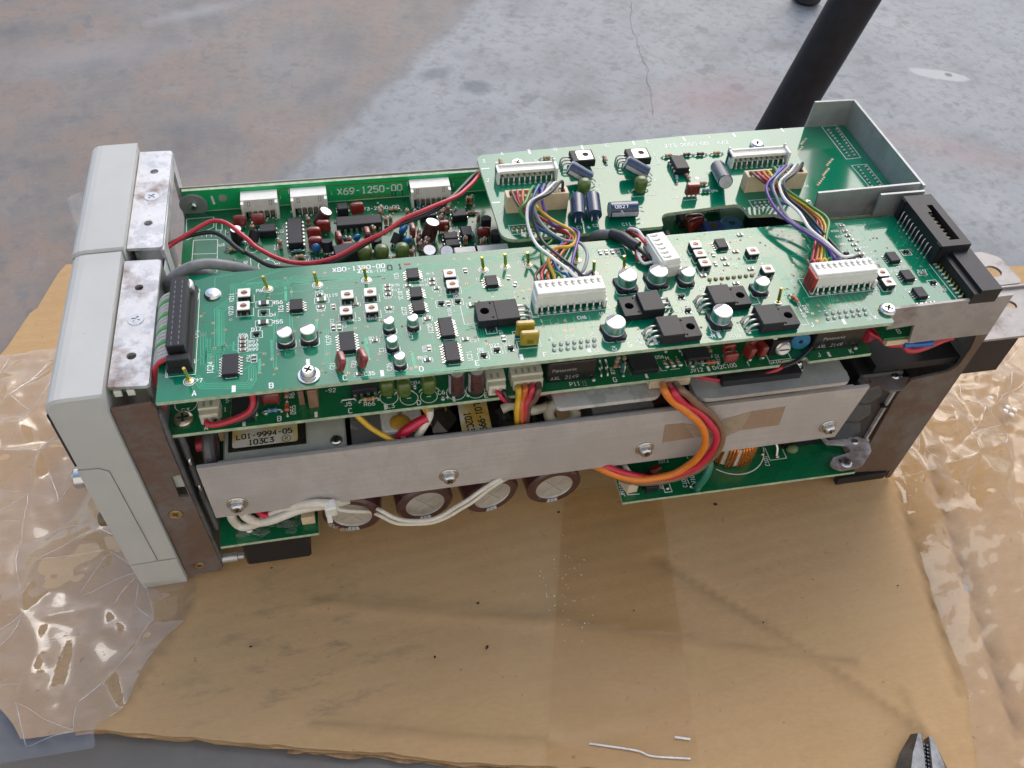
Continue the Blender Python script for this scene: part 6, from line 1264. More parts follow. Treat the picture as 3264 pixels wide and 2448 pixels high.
q = MB(); x, y = 135.45, 88.66; q.box(x, y-3, ZC+0.5, 10.5, 4, 3.6, 0, 0.3); q.build("cable_plug", [WHITEP], lowb)
q = MB(); x, y = 146.64, 88.66; q.box(x, y-3, ZC+0.5, 15, 4, 3.6, 0, 0.3); q.build("cable_plug", [WHITEP], lowb)
q = MB()
for i in range(130):
    x, y = (rnd.uniform(30, 146), rnd.uniform(62, 128)); r_ = rnd.uniform(0.4, 0.9); q.at(x, y, ZC+.1).blob(r_, r_, r_*.6, 0, 7, 3)
stuff(q.build("solder_dots", [SOLDER], lowb))
tr = MB(); zt = ZC+0.03
for i in range(70):
    x, y = rnd.uniform(18, 146), rnd.uniform(5, 128); l_ = rnd.uniform(4, 14); a = rnd.choice([0, 45, 90, 135]); tr.ribbon([(x, y), (min(148, x+l_*math.cos(R(a))), max(4.5, min(129, y+l_*math.sin(R(a)))))], 0.5, zt)
stuff(tr.build("copper_tracks", [M("deep masked track", (0.012, 0.17, 0.07), 0.2)], lowb))

# ================================================================== upright board along the far side, and its backing sheet
q = MB(); q.T = Matrix(((1, 0, 0, 0), (0, 0, 1, 131.6), (0, 1, 0, 0), (0, 0, 0, 1)))
q.prism([(15.6, 30), (300, 30), (300, 108.4), (15.6, 109.3)], 0, 1.6, 1, 1); q.f = [f[::-1] for f in q.f]
q.at(); q.add([(15.6, 131.58, 30), (300, 131.58, 30), (300, 131.58, 108.4), (15.6, 131.58, 109.3)], [(0, 1, 2, 3)], 0)
upr = q.build("upright_board", [PCBV, FR4], unit)
q = MB(); q.box(155, 134.6, 30, 282, 0.5, 79.3); q.build("insulating_sheet", [M("greyish insulating sheet", (0.33, 0.33, 0.29), 0.45, vary=0.1, scale=60)], upr)
s5 = sk("upright"); yv = 131.52
VM = lambda x, z: Matrix.Translation((x, yv, z)) @ Matrix.Rotation(R(90), 4, 'X')
def vt(s, p, h, key="upright"): text(key, s, 0, 0, h, bold=0.02, mat4=VM(p[0], p[1]))
vt("X69-1250-00", (97.76, 103.16), 3.4); vt("P4", (42.22, 104.99), 2.2); vt("P5", (62.77, 105.04), 2.2); vt("P6", (116.66, 104.84), 2.2); vt("1", (57.31, 102.67), 1.6); vt("1", (80.29, 102.78), 1.6); vt("1", (136.88, 102.56), 1.6)
vt("0", (108.62, 99.80), 2.8, "ink"); vt("1", (112.77, 99.79), 2.8, "ink")
def vline(p, r_, w, m=0):
    n0 = len(s5.v); s5.ribbon([p, r_], w, 0, m); s5.v[n0:] = [(a, yv, b_) for a, b_, c in s5.v[n0:]]
vline((16, 97.95), (290, 97.95), 0.3); vline((27.72, 105.96), (28.00, 101.19), 1.0)
q = MB(); p = (32.31, 104.26); q.at(p[0], 131.55, p[1], 90, 0, 0).cyl(1.9, 0, 0.2, 18); q.build("solder_pad", [M("tinned pad", (0.42, 0.44, 0.41), 0.5, 0.3)], upr)
q = MB(); p = (19.19, 102.02); q.at(p[0], 131.4, p[1], 90, 0, 0).lathe([(6.0, 0), (6.0, 0.7), (5.4, 0.9)], 24); q.build("mounting_lug", [TRAYM], upr); screw(upr, (p[0], 130.6, p[1]), 1.9, 1.8, 0, False, (90, 0, 0))
vtr = MB()
for pts in ([((56.02, 104.26)), ((58.49, 107.06)), ((136.72, 106.11)), ((148.55, 106.25))], [((86.17, 97.11)), ((88.57, 100.01)), ((107.30, 99.65))], [((87.60, 96.98)), ((90.63, 98.94)), ((114.55, 98.28))]):
    vtr.ribbon(pts, 0.5, 0)
vtr.v = [(a, 131.55, b_) for a, b_, c in vtr.v]; stuff(vtr.build("copper_tracks", [M("bare copper track", (0.14, 0.13, 0.02), 0.35)], upr))
def rconn(q, n, p=2.5):
    W = n*p+3.4; q.prism([(-W/2, -6.6), (W/2, -6.6), (W/2, 0), (-W/2, 0)], 3.6, 9.4); q.box(0, -5.9, 2.6, W-2.6, 0.9, 1.2)
    for s in (-1, 1): q.box(s*(W/2-0.6), -4.6, 0, 1.2, 9.2, 9.0)
    q.box(0, -0.6, 0.1, W-1, 1.2, 9.2)
    for i in range(n):
        x = (i-(n-1)/2)*p; q.box(x, -4.6, 0.5, 1.4, 5.4, 2.4, 1); q.box(x+p/2, -4.8, 0, 0.35, 6.6, 3.6); q.at(x, -8.6, 0.1).blob(0.7, 0.8, 0.5, 0, 8, 4, 2); q.at()
    for s in (-1, 1): q.box(s*(W/2-3.2), -6.66, 6.0, 1.3, 0.1, 2.6, 3); q.box(s*(W/2-3.2), -6.7, 6.3, 0.7, 0.1, 2.0)
for n, p in ((5, (48.34, 120.51)), (5, (70.06, 120.84)), (6, (125.09, 120.98))):
    put(proto("board_connector", (n,), lambda q, n=n: rconn(q, n, 2.5), [WHITEP, M("tarnished contact", (0.28, 0.26, 0.19), 0.4, 0.6), SOLDER, M("nylon recess", (0.3, 0.29, 0.24), 0.6)]), upr, p[0], 131.4, ZC)

# ================================================================== what shows between the boards and the bar, and below it
XF = M("varnished transformer", (0.44, 0.46, 0.40), 0.45, vary=0.12, scale=60)
FILMB = M("black varnished tape", (0.02, 0.019, 0.016), 0.22, vary=0.3, scale=80)
LABELM = None
def label_mat():
    m, nt, b = node_mat("yellowed paper label"); co = coords(nt); n1 = noise_n(nt, 70, 4, 0.55, co)
    L(nt, ramp(nt, n1.outputs[0], [(0.44, (0.66, 0.64, 0.56)), (0.54, (0.62, 0.50, 0.22)), (0.64, (0.55, 0.36, 0.07))]), b.inputs['Base Color']); b.inputs['Roughness'].default_value = 0.35
    return m
LABELM = label_mat(); INKB = M("black label print", (0.012, 0.012, 0.012), 0.5)
ZT = 82.0
# left transformer with its framed label
q = MB(); q.box(53, 29, 54, 46, 46, 22, 0, 1.5); q.box(53, 13, 76, 46, 26, 4.6, 0, 0.6)
xf = q.build("transformer", [XF], unit)
la, lb = (33.48, 7.45), (57.86, 7.25)
x0, x1, y0, y1 = la[0], lb[0], (la[1]+lb[1])/2, (la[1]+lb[1])/2+13.5
q = MB(); q.box((x0+x1)/2+0.8, (y0+y1)/2, 80.6, x1-x0+4.6, y1-y0+2.6, 0.75); q.build("label_frame", [FILMB], xf)
q = MB(); q.prism(arcpoly([(x0, y0, 1.2), (x1, y0, 1.2), (x1, y1, 1.2), (x0, y1, 1.2)]), 81.36, 81.5); q.build("part_label", [LABELM], xf)
p = (45.01, 12.46, 81.60); text("label", "L01-9994-05", p[0]+0.4, p[1], 2.2, 1.5, bold=0.045, sx=1.08, z=81.56)
p = (44.13, 9.17, 81.60); text("label", "103C3", p[0], p[1], 2.2, 1.5, bold=0.045, sx=1.1, z=81.56)
p = (53.58, 9.15, 81.60); text("label", "R", p[0], p[1], 1.5, 1.5, bold=0.02, sx=1.1, z=81.56)
q = MB(); q.ring(p[0], p[1], 1.6, 0.28, 81.56, 20); q.build("label_print", [INKB], xf)
# grey grommet ring and lead at the left end
q = MB(); q.at(25.5, 10, 79, 0, 90, 0).lathe([(8, -2), (9.5, -1), (9.5, 1), (8, 2), (5, 2), (5, -2), (8, -2)], 24, 0, caps=(False, False)); q.build("grommet", [M("grey rubber", (0.10, 0.10, 0.10), 0.5)], unit)
q = MB(); q.tube([(20, 12, 80), (27, 12, 80)], 2.6, 10); q.build("lead_boot", [M("red boot", (0.42, 0.03, 0.06), 0.4)], unit)
# flaking heatsink with its screw
q = MB(); xx, yy = (67.24, 11.09); q.box(88, 22, 44, 20, 40, 36); q.build("heatsink_plate", [sheet_metal("flaking plate", (0.20, 0.205, 0.2), 0.0, (0.4, 0.4, 0.38), 0.5, 0.3, (0.62, 0.63, 0.58))], unit)
t_ = (72.17, 5.76); screw(unit, (t_[0], t_[1], 80), 2.5, 1.8)
q = MB(); q.box(102, 14, 46, 6.5, 26, 34); q.build("heatsink_fin", [DARKM], unit)
q = MB(); q.box(97.6, 10, 60, 1.8, 22, 22.5); q.build("copper_tab", [M("brown laminate edge", (0.34, 0.20, 0.13), 0.5)], unit)
# white block with a yellow blob of sealant
a, b_ = (89.99, 5.95), (103.85, 15.75)
q = MB(); q.box((a[0]+b_[0])/2+1.0, a[1]+7.0, 62, 16.2, 14, 20, 0, 0.5); wb = q.build("power_block", [M("white resin block", (0.68, 0.67, 0.62), 0.4)], unit)
p = (97.23, 10.09, 82.00); q = MB(); q.at(p[0], p[1], 82).blob(4.2, 4.0, 1.0, 0, 18, 8); q.build("sealant_blob", [M("amber sealant", (0.55, 0.30, 0.04), 0.3, coat=0.4)], wb)
# middle choke in black film, with its label on its side
q = MB(); q.box(139, 24, 44, 30, 40, 35, 0, 3); q.box(139, 10, 76, 22, 20, 4.0, 0, 1.0); ck2 = q.build("choke", [FILMB], unit)
a, b_ = (120.56, 2.48), (132.78, 14.56)
q = MB(); q.prism(arcpoly([(a[0], a[1]-3, .8), (b_[0]-0.2, a[1]-3, .8), (b_[0], b_[1]+2, .8), (a[0]+0.5, b_[1]+2, .8)]), 80.6, 80.75); q.build("part_label", [LABELM], ck2)
p = (128.74, 8.92, 80.80); text("label", "L01-999", p[0]+.3, p[1], 2.5, -88, bold=0.045, z=80.82); p = (124.26, 7.43, 80.80); text("label", "102C3", p[0], p[1]-0.5, 2.5, -88, bold=0.045, z=80.82)
q = MB(); a = (112.61, 12.94); 
for k in range(5): q.tube([(a[0]-3.5+k*1.6, a[1]-3, 79), (a[0]-3.2+k*1.6, a[1]+6, 80.4), (a[0]-3.0+k*1.6, a[1]+9, 79)], 0.9, 6)
q.build("winding", [M("yellow lacquered wire", (0.42, 0.28, 0.03), 0.25, coat=0.5)], ck2)
# film flaps
q = MB(); q.add([(109.17, 12.07, 84.00), (117.05, 16.67, 80.00), (120.06, 10.75, 79.00), (115.16, 3.96, 80.00), (109.57, 4.99, 79.00)], [(4, 3, 2, 1, 0)]); q.add([(138.81, 12.19, 83.00), (141.84, 6.65, 80.00), (137.63, 4.99, 79.00), (135.34, 11.39, 80.00)], [(0, 1, 2, 3)]); q.build("film_flap", [M("glossy black film", (0.03, 0.028, 0.022), 0.08)], ck2)
# ivory sleeves, toroid ring, brown boards
IV = M("ivory sleeve", (0.58, 0.54, 0.42), 0.5, vary=0.1)
def tubeobj(name, pts, r, mat, par=unit, n=6, seg=10): q = MB(); q.tube(spline(pts, n), r, seg); return q.build(name, [mat], par)
tubeobj("ivory_sleeve", [(137.66, 9.02, 84.00), (142.09, 9.41, 85.00), (148.49, 6.77, 84.00), (152.95, 8.37, 82.00), (157.76, 11.20, 80.00)], 2.0, IV)
q = MB(); p = (162.31, 5.70, 82.00); q.at(p[0], p[1]+1, 79.5, 35, 0, 0)
q.tube([(5.6*math.cos(a), 4.6*math.sin(a), 0) for a in [2*math.pi*k/20 for k in range(21)]], 2.3, 10, caps=False); q.build("ring_core", [IV], unit)
q = MB(); q.box(188, 22, 50, 26, 34, 29); q.build("power_block", [M("grey resin", (0.28, 0.29, 0.28), 0.5)], unit)
q = MB(); q.box(214, 30, 60, 50, 44, 16); q.build("inner_board", [M("dark brown laminate", (0.075, 0.035, 0.028), 0.35)], unit)
# polished plates above the bar
q = MB(); q.prism(arcpoly([(157, -0.6, 3), (199, -0.6, 3), (201, 3, 1), (201, 22), (157, 22)]), 90.4, 92.4); pl1 = q.build("cover_plate", [sheet_metal("flaking white plate", (0.60, 0.60, 0.58), 0.0, (0.6, 0.6, 0.57), 0.35, 0.3, (0.33, 0.345, 0.34))], unit)
q = MB(); q.prism(arcpoly([(214, -2.2, 3), (218, -4.0, 3), (281, -3.8, 3), (281, 6, 1), (281, 30), (214, 30)]), 89.4, 91.4); pl2 = q.build("cover_plate", [ALUB], unit)
p = (260.55, 7.42, 91.40); screw(pl2, (p[0], p[1], 91.4), 2.6, 2.4, 3.6)
q = MB(); q.box(243, 9, 91.6, 34, 16, 3.4); q.build("black_spacer", [BLACKP], pl2)
NAVY = M("navy sleeve", (0.016, 0.018, 0.075), 0.3, coat=0.4)
for tk in ((223.73, 7.85, 80.00), (238.62, 7.50, 80.00)): elcap(unit, (tk[0], tk[1]+3.2, 52), 6.3, 28, (0, 0, 0), NAVY, ALTOP)
q = MB(); q.box(254, 14, 50, 22, 24, 28, 0, 1.0); q.build("film_block", [M("translucent grey block", (0.55, 0.57, 0.54), 0.35)], unit)
q = MB(); q.at(258, 3.4, 84, 90, 0, 0).cyl(3.6, -8, 1, 18); q.build("brown_part", [M("dark brown part", (0.06, 0.035, 0.03), 0.4)], unit)
tubeobj("grey_sleeve", [(268, 6, 87.5), (270, 3, 84), (268, 4, 74)], 3.0, M("pale grey sleeve", (0.46, 0.48, 0.48), 0.5)); tubeobj("red_sleeve", [(275, 6, 85.5), (276.5, 4.5, 83), (277, 5, 72)], 3.6, M("crimson sleeve", (0.40, 0.02, 0.06), 0.45)); tubeobj("ivory_sleeve", [(282, 5, 87), (283.2, 4, 84), (283, 5, 72)], 2.1, IV)
# finned black fan shroud and dark deck on the right
q = MB(); q.box(304, 36, 6, 21, 62, 76, 0, 1.0); fan = q.build("fan_shroud", [M("fan plastic", (0.020, 0.021, 0.023), 0.4)], unit)
for k in range(5):
    q = MB(); q.at(300, 4.2, 14+k*13).prism([(-5, 0), (3, -2), (8, 2), (6, 8), (-2, 9), (-6, 5)], 0, 0.8); q.v = [(a, 4.6-0.8+(b_-4.2)*0.12, c+(b_-4.2)) for a, b_, c in q.v]; q.build("fan_vane", [M("grey fan plastic", (0.055, 0.062, 0.07), 0.35)], fan)
q = MB(); q.box(318, 40, 84, 40, 70, 4); q.build("inner_shelf", [BLACKP], unit)
q = MB(); p = (301.46, 6.68); q.box(p[0]+1, p[1]+4, 104.4, 17, 12, 1.6); eb = q.build("small_board", [PCBD], unit); text("lower", "B", p[0]+.5, p[1]+1, 2.4, 0, z=106.08)
q = MB(); q.box(p[0]+1, p[1]-1.4, 101.6, 13, 2, 2.8); q.build("board_clip", [CREAM], eb)
tubeobj("red_boot", [(290.77, 12.60, 100.00), (294.18, 13.89, 100.00), (296.01, 14.87, 101.00)], 3.4, M("red boot", (0.42, 0.03, 0.06), 0.4))
# deep dark deck so that no daylight shows through the middle of the unit
q = MB(); q.box(160, 90, 58, 280, 72, 1.5); q.build("chassis_deck", [DARKM], unit)
q = MB(); q.box(160, 54, 24, 276, 1.6, 62); q.build("chassis_wall", [DARKM], unit)

# ---------------- large capacitors, lying with their vents towards the camera
BIGC = M("brown foil sleeve", (0.062, 0.022, 0.020), 0.3, vary=0.15, coat=0.4); CTOP = M("dull can end", (0.52, 0.50, 0.45), 0.42, 0.55, vary=0.15, scale=120)
def bigcap(x, z, rot):
    r, h = 12.3, 44
    def f(q):
        q.lathe([(r*0.66, 0.9), (r*0.68, 0.25), (r*0.9, 0.0), (r, 0.9), (r, h)], 40, 0, mats=[1, 0, 0, 0]); q.disc(0, 0, r*0.67, 0.86, 32, 1)
        q.v = [(a, b_, -c) for a, b_, c in q.v]; q.f = [f_[::-1] for f_ in q.f]
        for a in (38, 128): q.ribbon([(-6.4*math.cos(R(a)), -6.4*math.sin(R(a))), (6.4*math.cos(R(a)), 6.4*math.sin(R(a)))], 0.32, -0.84, 3)
        for k in range(3):
            a0 = -104+k*9.5; vs = []
            for a in (a0, a0+4, a0+8): vs += [(r*0.72*math.cos(R(a)), r*0.72*math.sin(R(a)), -0.18), (r*0.9*math.cos(R(a)), r*0.9*math.sin(R(a)), 0.03), (r*1.004*math.cos(R(a)), r*1.004*math.sin(R(a)), -0.9), (r*1.004*math.cos(R(a)), r*1.004*math.sin(R(a)), -h)]
            q.add(vs, [(4*i+j, 4*i+j+1, 4*i+j+5, 4*i+j+4) for i in range(2) for j in range(3)], 2, True)
    me = proto("large_capacitor", (), f, [BIGC, CTOP, M("pale blue stripe", (0.42, 0.45, 0.50), 0.4), M("scored vent", (0.28, 0.27, 0.24), 0.6)])
    o = link("large_capacitor", me, unit, (x, -0.4, z), (90, 0, rot))
    # lettering round the sleeve's shoulder
    for i, ch in enumerate("VENT 820uF"[::1] if rot < 0 else "KMH 105"):
        a = R((200 if rot < 0 else 178)+i*8.0); text("cap", ch, 0, 0, 1.9, mat4=Matrix.Translation((x, -0.55, z)) @ Matrix.Rotation(R(90), 4, 'X') @ Matrix.Translation((10.0*math.cos(a), 10.0*math.sin(a), 0.12)) @ Matrix.Rotation(a+R(90), 4, 'Z'))
    return o
bigcap(74.0, 35.6, -6); bigcap(105.0, 36.6, 6); bigcap(134.2, 36.4, 12); bigcap(161.6, 36.6, 4)

# ---------------- low boards
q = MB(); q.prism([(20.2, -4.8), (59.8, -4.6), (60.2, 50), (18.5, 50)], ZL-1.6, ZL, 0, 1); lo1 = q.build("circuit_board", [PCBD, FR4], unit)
q = MB(); q.box(40.5, 8, 8.6, 27.5, 17, 22.5, 0, 1.0); q.box(40.5, 8, 7.0, 22, 12, 1.7); q.build("power_switch", [BLACKP], lo1)
q = MB(); p = 55.97, 0.29; q.box(p[0], p[1]+2.4, ZL, 5.4, 4.6, 5.0, 0, 0.2); q.box(p[0]-.6, p[1]+4.6, ZL+4.0, 3.0, 3, 2, 1); q.build("wire_terminal", [CREAM, BLUED], lo1)
q = MB()
for i in range(40): 
    x, y = rnd.gauss(40, 8), rnd.gauss(2, 2.6)
    if 22 < x < 58 and -4 < y < 8: r_ = rnd.uniform(.5, 2.2); q.at(x, y, ZL+0.05+0.004*i).blob(r_*1.7, r_, 0.09, 0, 10, 4)
stuff(q.build("flux_residue", [film_mat("flux residue", (0.96, 0.98, 0.96), 0.05, 1.4, 300, 0.5, 0.25, 0.5)], lo1))
p = 31.70, 1.09; ballrow(lo1, ZL, [p], 1.6)
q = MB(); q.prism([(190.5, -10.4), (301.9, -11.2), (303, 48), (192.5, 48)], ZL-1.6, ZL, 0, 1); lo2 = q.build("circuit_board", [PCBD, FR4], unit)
s4 = sk("low"); zs = ZL+0.05
for s, x, y, h, r_ in [("JM103", 191.98, -3.80, 1.8, 82), ("C104", 221.05, -4.17, 1.8, 82), ("J101", 225.47, -2.87, 1.8, 82), ("C101", 262.89, 1.10, 1.8, 82), ("F102", 215.13, 8.16, 1.5, 180), ("R1", 210.02, -4.84, 1.6, 82)]: text("low", s, x, y, h, r_, bold=0.02, z=zs)
for pts in ([(195.01, 1.93), (193.73, -6.81), (199.21, -7.25)], [(265.09, 8.17), (264.73, 1.05), (272.94, 1.09), (273.06, 6.15)], [(204.68, 10.94), (226.57, 10.23), (227.07, 7.84)], [(222.39, 1.72), (223.05, -5.81)]): s4.ribbon(pts, 0.32, zs)
x, y = 225.84, -7.35; s4.ring(x, y, 2.0, 0.35, zs, 20); ballrow(lo2, ZL, [(x-2.6, y+.4), (x+2.2, y+.6), (262.48, 5.05), (268.82, 2.50)], 1.0)
x, y = 212.39, -6.31; s4.rect(x-1.6, y-2.0, x+1.6, y+4.5, 0.4, zs); ballrow(lo2, ZL, [(x, y)], 1.0)
q = MB(); p = 196.08, -6.25; q.at(p[0], p[1], ZL).prism(arcpoly([(-2.6, 0), (2.2, 0.4), (1.6, 7), (-4.6, 7)]), 0.1, 6.5); q.build("ivory_terminal", [M("ivory block", (0.62, 0.50, 0.36), 0.5)], lo2)
dip(lo2, ZL, 204.68, -4.96, 2, 0, 6, 3.6); redcap(lo2, ZL, 208.26, 1.70, 6, 5, 3, 20)
q = MB(); p = 281.04, 5.71; q.box(p[0]+1, p[1]+6, ZL, 18, 10, 9, 0, .3); q.build("black_module", [BLACKP], lo2); q = MB(); p = 276.88, 4.77; q.at(p[0], p[1], ZL+1.4).blob(3.0, 2.4, 2.0, 0, 12, 6); q.build("thermistor", [M("olive thermistor", (0.12, 0.17, 0.07), 0.4)], lo2)
q = MB(); p = 268.57, 4.18; q.tube([(p[0]-.4, p[1]+5, ZL+6), (p[0]+.6, p[1]+1, ZL+3), (p[0], p[1]-1.6, ZL)], 0.7, 8); q.build("bent_lead", [WIREM], lo2)
# toroid: one loop of wire after another round a pale core
ro, ri, hh = 11.5, 5.0, 13.0
tc = 247.21, -0.99; TX, TY = tc[0]+0.3, tc[1]+ro+0.8
q = MB(); q.lathe([(ri, 1.0), (ro, 1.0), (ro, hh), (ri, hh), (ri, 1.0)], 40, 0, smooth=False, caps=(False, False)); tor = q.build("toroid_choke", [M("pale core coating", (0.60, 0.58, 0.52), 0.4)], unit, (TX, TY, ZL))
def loop(q):
    rw = 0.62; pts = [(ri-rw, 0, 0.8), (ri-rw, 0, hh+rw), (ro-0.4, 0, hh+rw+.1), (ro+rw*.6, 0, hh), (ro+rw, 0, hh-1), (ro+rw, 0, 1.4), (ro+rw*.4, 0, 0.5), (ri+1, 0, 0.35)]
    q.tube(pts, rw, 7)
lm = proto("winding", (), loop, [M("enamelled copper wire", (0.66, 0.22, 0.04), 0.22, 0.7, vary=0.1)])
for k in range(27):
    if k in (3, 7): continue
    link("winding", lm, tor, (0, 0, 0), (0, 0, 215+k*7.0))
s4.ring(TX+1.5, TY, 15.6, 0.45, zs, 48, 0, 225, 350)
# green lead

# ================================================================== wires
WC = {n: M(n+" wire insulation", c, 0.32, vary=0.06, coat=0.25) for n, c in dict(black=(0.014, 0.014, 0.018), white=(0.76, 0.76, 0.73), grey=(0.23, 0.24, 0.26), violet=(0.13, 0.05, 0.30), blue=(0.012, 0.10, 0.34), green=(0.05, 0.24, 0.04), yellow=(0.60, 0.36, 0.015), orange=(0.52, 0.12, 0.02), red=(0.45, 0.02, 0.035), brown=(0.115, 0.055, 0.035), crimson=(0.52, 0.012, 0.045), tan=(0.20, 0.11, 0.06), ivory=(0.66, 0.62, 0.52), deepgreen=(0.01, 0.16, 0.10), amber=(0.70, 0.19, 0.012)).items()}
def wire(col, pts, r=0.65, n=8, seg=8):
    q = MB(); sp = spline(pts, n); k = len(q.v)+len(pts)*1.7+r*11; am = 0.32+0.12*r
    sp = [p+Vector((noise.noise((p.x*.11, p.y*.11, k)), noise.noise((p.x*.11, p.z*.13, k+9)), noise.noise((p.y*.12, p.z*.11, k+5))))*am for p in sp]
    q.tube(sp, r, seg); return q.build("wire", [WC[col]], unit)
# bundle 1: cream socket on the upper board down to the long white plug
J1y = J1[2]; P1y = CN6[1]+4.6; P1z = ZB+5.0
def slot1(i): return CN6[0]+(i-4.5)*2.5
def sock(J, i): return J[0]+2.4+(J[1]-J[0]-4.8)*i/9
order = [("brown", 0), ("red", 1), ("orange", 2), ("yellow", 3), ("green", 4), ("blue", 5), ("violet", 6), ("grey", 7), ("white", 8), ("black", 9)]
zt_ = ZA+8.6
mid1 = {"brown": [(156.33, 78.84, 128.00), (163.93, 69.12, 125.00), (172.54, 63.93, 124.00), (163.15, 47.73, 127.00), (156.21, 39.98, 128.00)], "red": [(157.29, 79.57, 128.00), (167.17, 69.54, 126.00), (174.14, 62.10, 125.00), (165.98, 49.63, 129.00), (158.16, 40.07, 129.00)],
 "orange": [(158.55, 78.12, 129.00), (168.32, 69.40, 125.00), (174.80, 60.39, 125.00), (166.96, 47.20, 129.00), (159.73, 38.78, 128.00)], "yellow": [(162.22, 73.76, 132.00), (167.19, 66.57, 130.00), (175.30, 59.49, 128.00), (170.00, 46.67, 133.00), (163.21, 46.02, 133.00), (159.94, 42.01, 131.00)],
 "green": [(157.47, 74.66, 134.00), (154.80, 71.33, 132.00), (159.58, 69.25, 126.00), (167.22, 63.79, 123.00), (160.98, 55.40, 124.00), (159.15, 41.82, 128.00)], "blue": [(159.79, 74.51, 131.00), (161.15, 69.05, 126.00), (167.22, 64.20, 124.00), (169.52, 56.66, 126.00), (163.14, 48.10, 128.00), (163.07, 37.21, 129.00)],
 "violet": [(164.30, 74.25, 134.00), (167.76, 67.80, 127.00), (174.95, 62.37, 128.00), (175.51, 55.39, 131.00), (171.55, 45.78, 131.00), (167.77, 36.19, 130.00)], "grey": [(164.11, 74.15, 136.00), (160.48, 71.36, 134.00), (162.51, 62.64, 131.00), (168.46, 53.95, 130.00), (174.68, 50.00, 131.00), (175.56, 41.81, 132.00), (171.43, 33.12, 131.00)],
 "white": [(164.05, 72.68, 139.00), (157.40, 68.16, 138.00), (155.57, 60.90, 135.00), (156.45, 51.91, 132.00), (160.69, 39.92, 134.00), (164.99, 32.77, 134.00), (168.70, 28.76, 132.00)], "black": [(166.33, 71.48, 140.00), (159.25, 67.45, 139.00), (157.57, 60.99, 136.00), (159.27, 53.10, 132.00), (162.98, 41.11, 134.00), (167.26, 33.92, 134.00), (170.98, 29.89, 132.00)]}
for c, i in order:
    x0 = sock(J1, i); a = [(x0, J1y, ZA+6.6), (x0+(0 if i < 4 else -1.0), J1y-0.6, zt_+(1.0 if i < 4 else 2.2+i*0.25))]
    wire(c, a+mid1[c]+[(slot1(i), P1y+4.5, P1z+0.6), (slot1(i), P1y+0.6, P1z), (slot1(i), P1y-1.2, P1z)])
# bundle 2: second cream socket to the plug with the red end
J2y = J2[2]; P2y = CP1[1]+4.6
def slot2(i): return CP1[0]+(i-4.5)*2.5
mid2 = {"brown": [(264.44, 81.88, 130.00), (269.85, 76.35, 128.00), (276.04, 62.13, 127.00), (276.88, 44.00, 127.00), (274.17, 39.54, 127.00), (264.96, 30.23, 128.00)], "red": [(265.39, 81.48, 131.00), (271.04, 74.86, 129.00), (278.24, 63.93, 127.00), (279.18, 54.35, 128.00), (273.47, 43.23, 128.00), (265.58, 30.15, 128.00)], "orange": [(267.42, 81.25, 131.00), (272.86, 72.50, 129.00), (278.27, 61.60, 128.00), (279.39, 51.06, 129.00), (274.11, 40.98, 129.00), (267.02, 29.73, 129.00)],
 "yellow": [(268.85, 78.60, 132.00), (271.83, 69.94, 131.00), (278.49, 61.31, 129.00), (280.24, 50.70, 130.00), (275.67, 41.49, 130.00), (268.48, 28.62, 129.00)], "green": [(269.82, 74.94, 133.00), (271.84, 70.72, 132.00), (278.71, 62.57, 130.00), (281.84, 51.23, 131.00), (276.59, 42.08, 131.00), (270.74, 29.24, 129.00)],
 "blue": [(268.45, 79.14, 134.00), (265.15, 75.50, 133.00), (265.51, 66.51, 131.00), (275.65, 59.61, 129.00), (275.41, 37.95, 129.00), (273.62, 29.78, 129.00)], "violet": [(267.02, 78.22, 134.00), (262.24, 72.64, 133.00), (261.26, 63.64, 132.00), (264.10, 53.44, 131.00), (269.62, 42.97, 131.00), (273.29, 34.90, 131.00), (273.77, 27.45, 131.00)],
 "grey": [(268.94, 77.69, 135.00), (264.68, 72.05, 134.00), (263.87, 64.06, 133.00), (265.38, 53.28, 131.00), (270.66, 43.80, 131.00), (274.75, 33.78, 131.00), (275.84, 26.26, 131.00)], "white": [(271.64, 75.66, 137.00), (266.61, 71.21, 136.00), (265.64, 63.26, 135.00), (268.78, 54.03, 134.00), (268.71, 43.24, 134.00), (272.79, 35.39, 133.00), (276.19, 27.80, 132.00)], "black": [(274.52, 75.00, 138.00), (267.73, 69.70, 137.00), (267.58, 63.03, 135.00), (271.76, 56.96, 133.00), (275.51, 47.08, 131.00), (277.92, 35.49, 130.00), (278.98, 27.92, 130.00)]}
for c, i in order:
    x0 = sock(J2, i); a = [(x0, J2y, ZA+6.6), (x0-0.5, J2y-0.6, zt_+(1.0 if i < 4 else 2.0+i*0.2))]
    wire(c, a+mid2[c]+[(slot2(i), P2y+4.0, P1z+0.6), (slot2(i), P2y+0.6, P1z), (slot2(i), P2y-1.2, P1z)])
# screened lead to the tilted white plug
q = MB(); q.tube(spline([(185.18, 73.56, 112.00), (187.55, 65.68, 121.00), (191.18, 59.52, 126.00)], 8), 2.0, 12); q.build("screened_cable", [M("grey cable jacket", (0.17, 0.175, 0.18), 0.4)], unit)
q = MB(); q.tube(spline([(190.96, 59.71, 126.00), (194.08, 55.30, 127.50), (196.05, 51.25, 128.00), (198.36, 48.19, 128.00)], 8), [2.4]*25, 12); q.build("shrink_sleeve", [M("black shrink sleeve", (0.02, 0.02, 0.024), 0.35, vary=0.2)], unit)
wire("white", [(198.15, 62.73, 124.00), (198.56, 59.80, 128.00), (199.79, 54.72, 131.00), (200.99, 50.98, 130.00), (203.33, 47.54, 129.00)]); wire("red", [(198.61, 61.84, 123.00), (198.75, 58.97, 127.00), (199.39, 52.78, 130.00), (200.58, 47.87, 130.00), (203.26, 45.59, 129.00)])
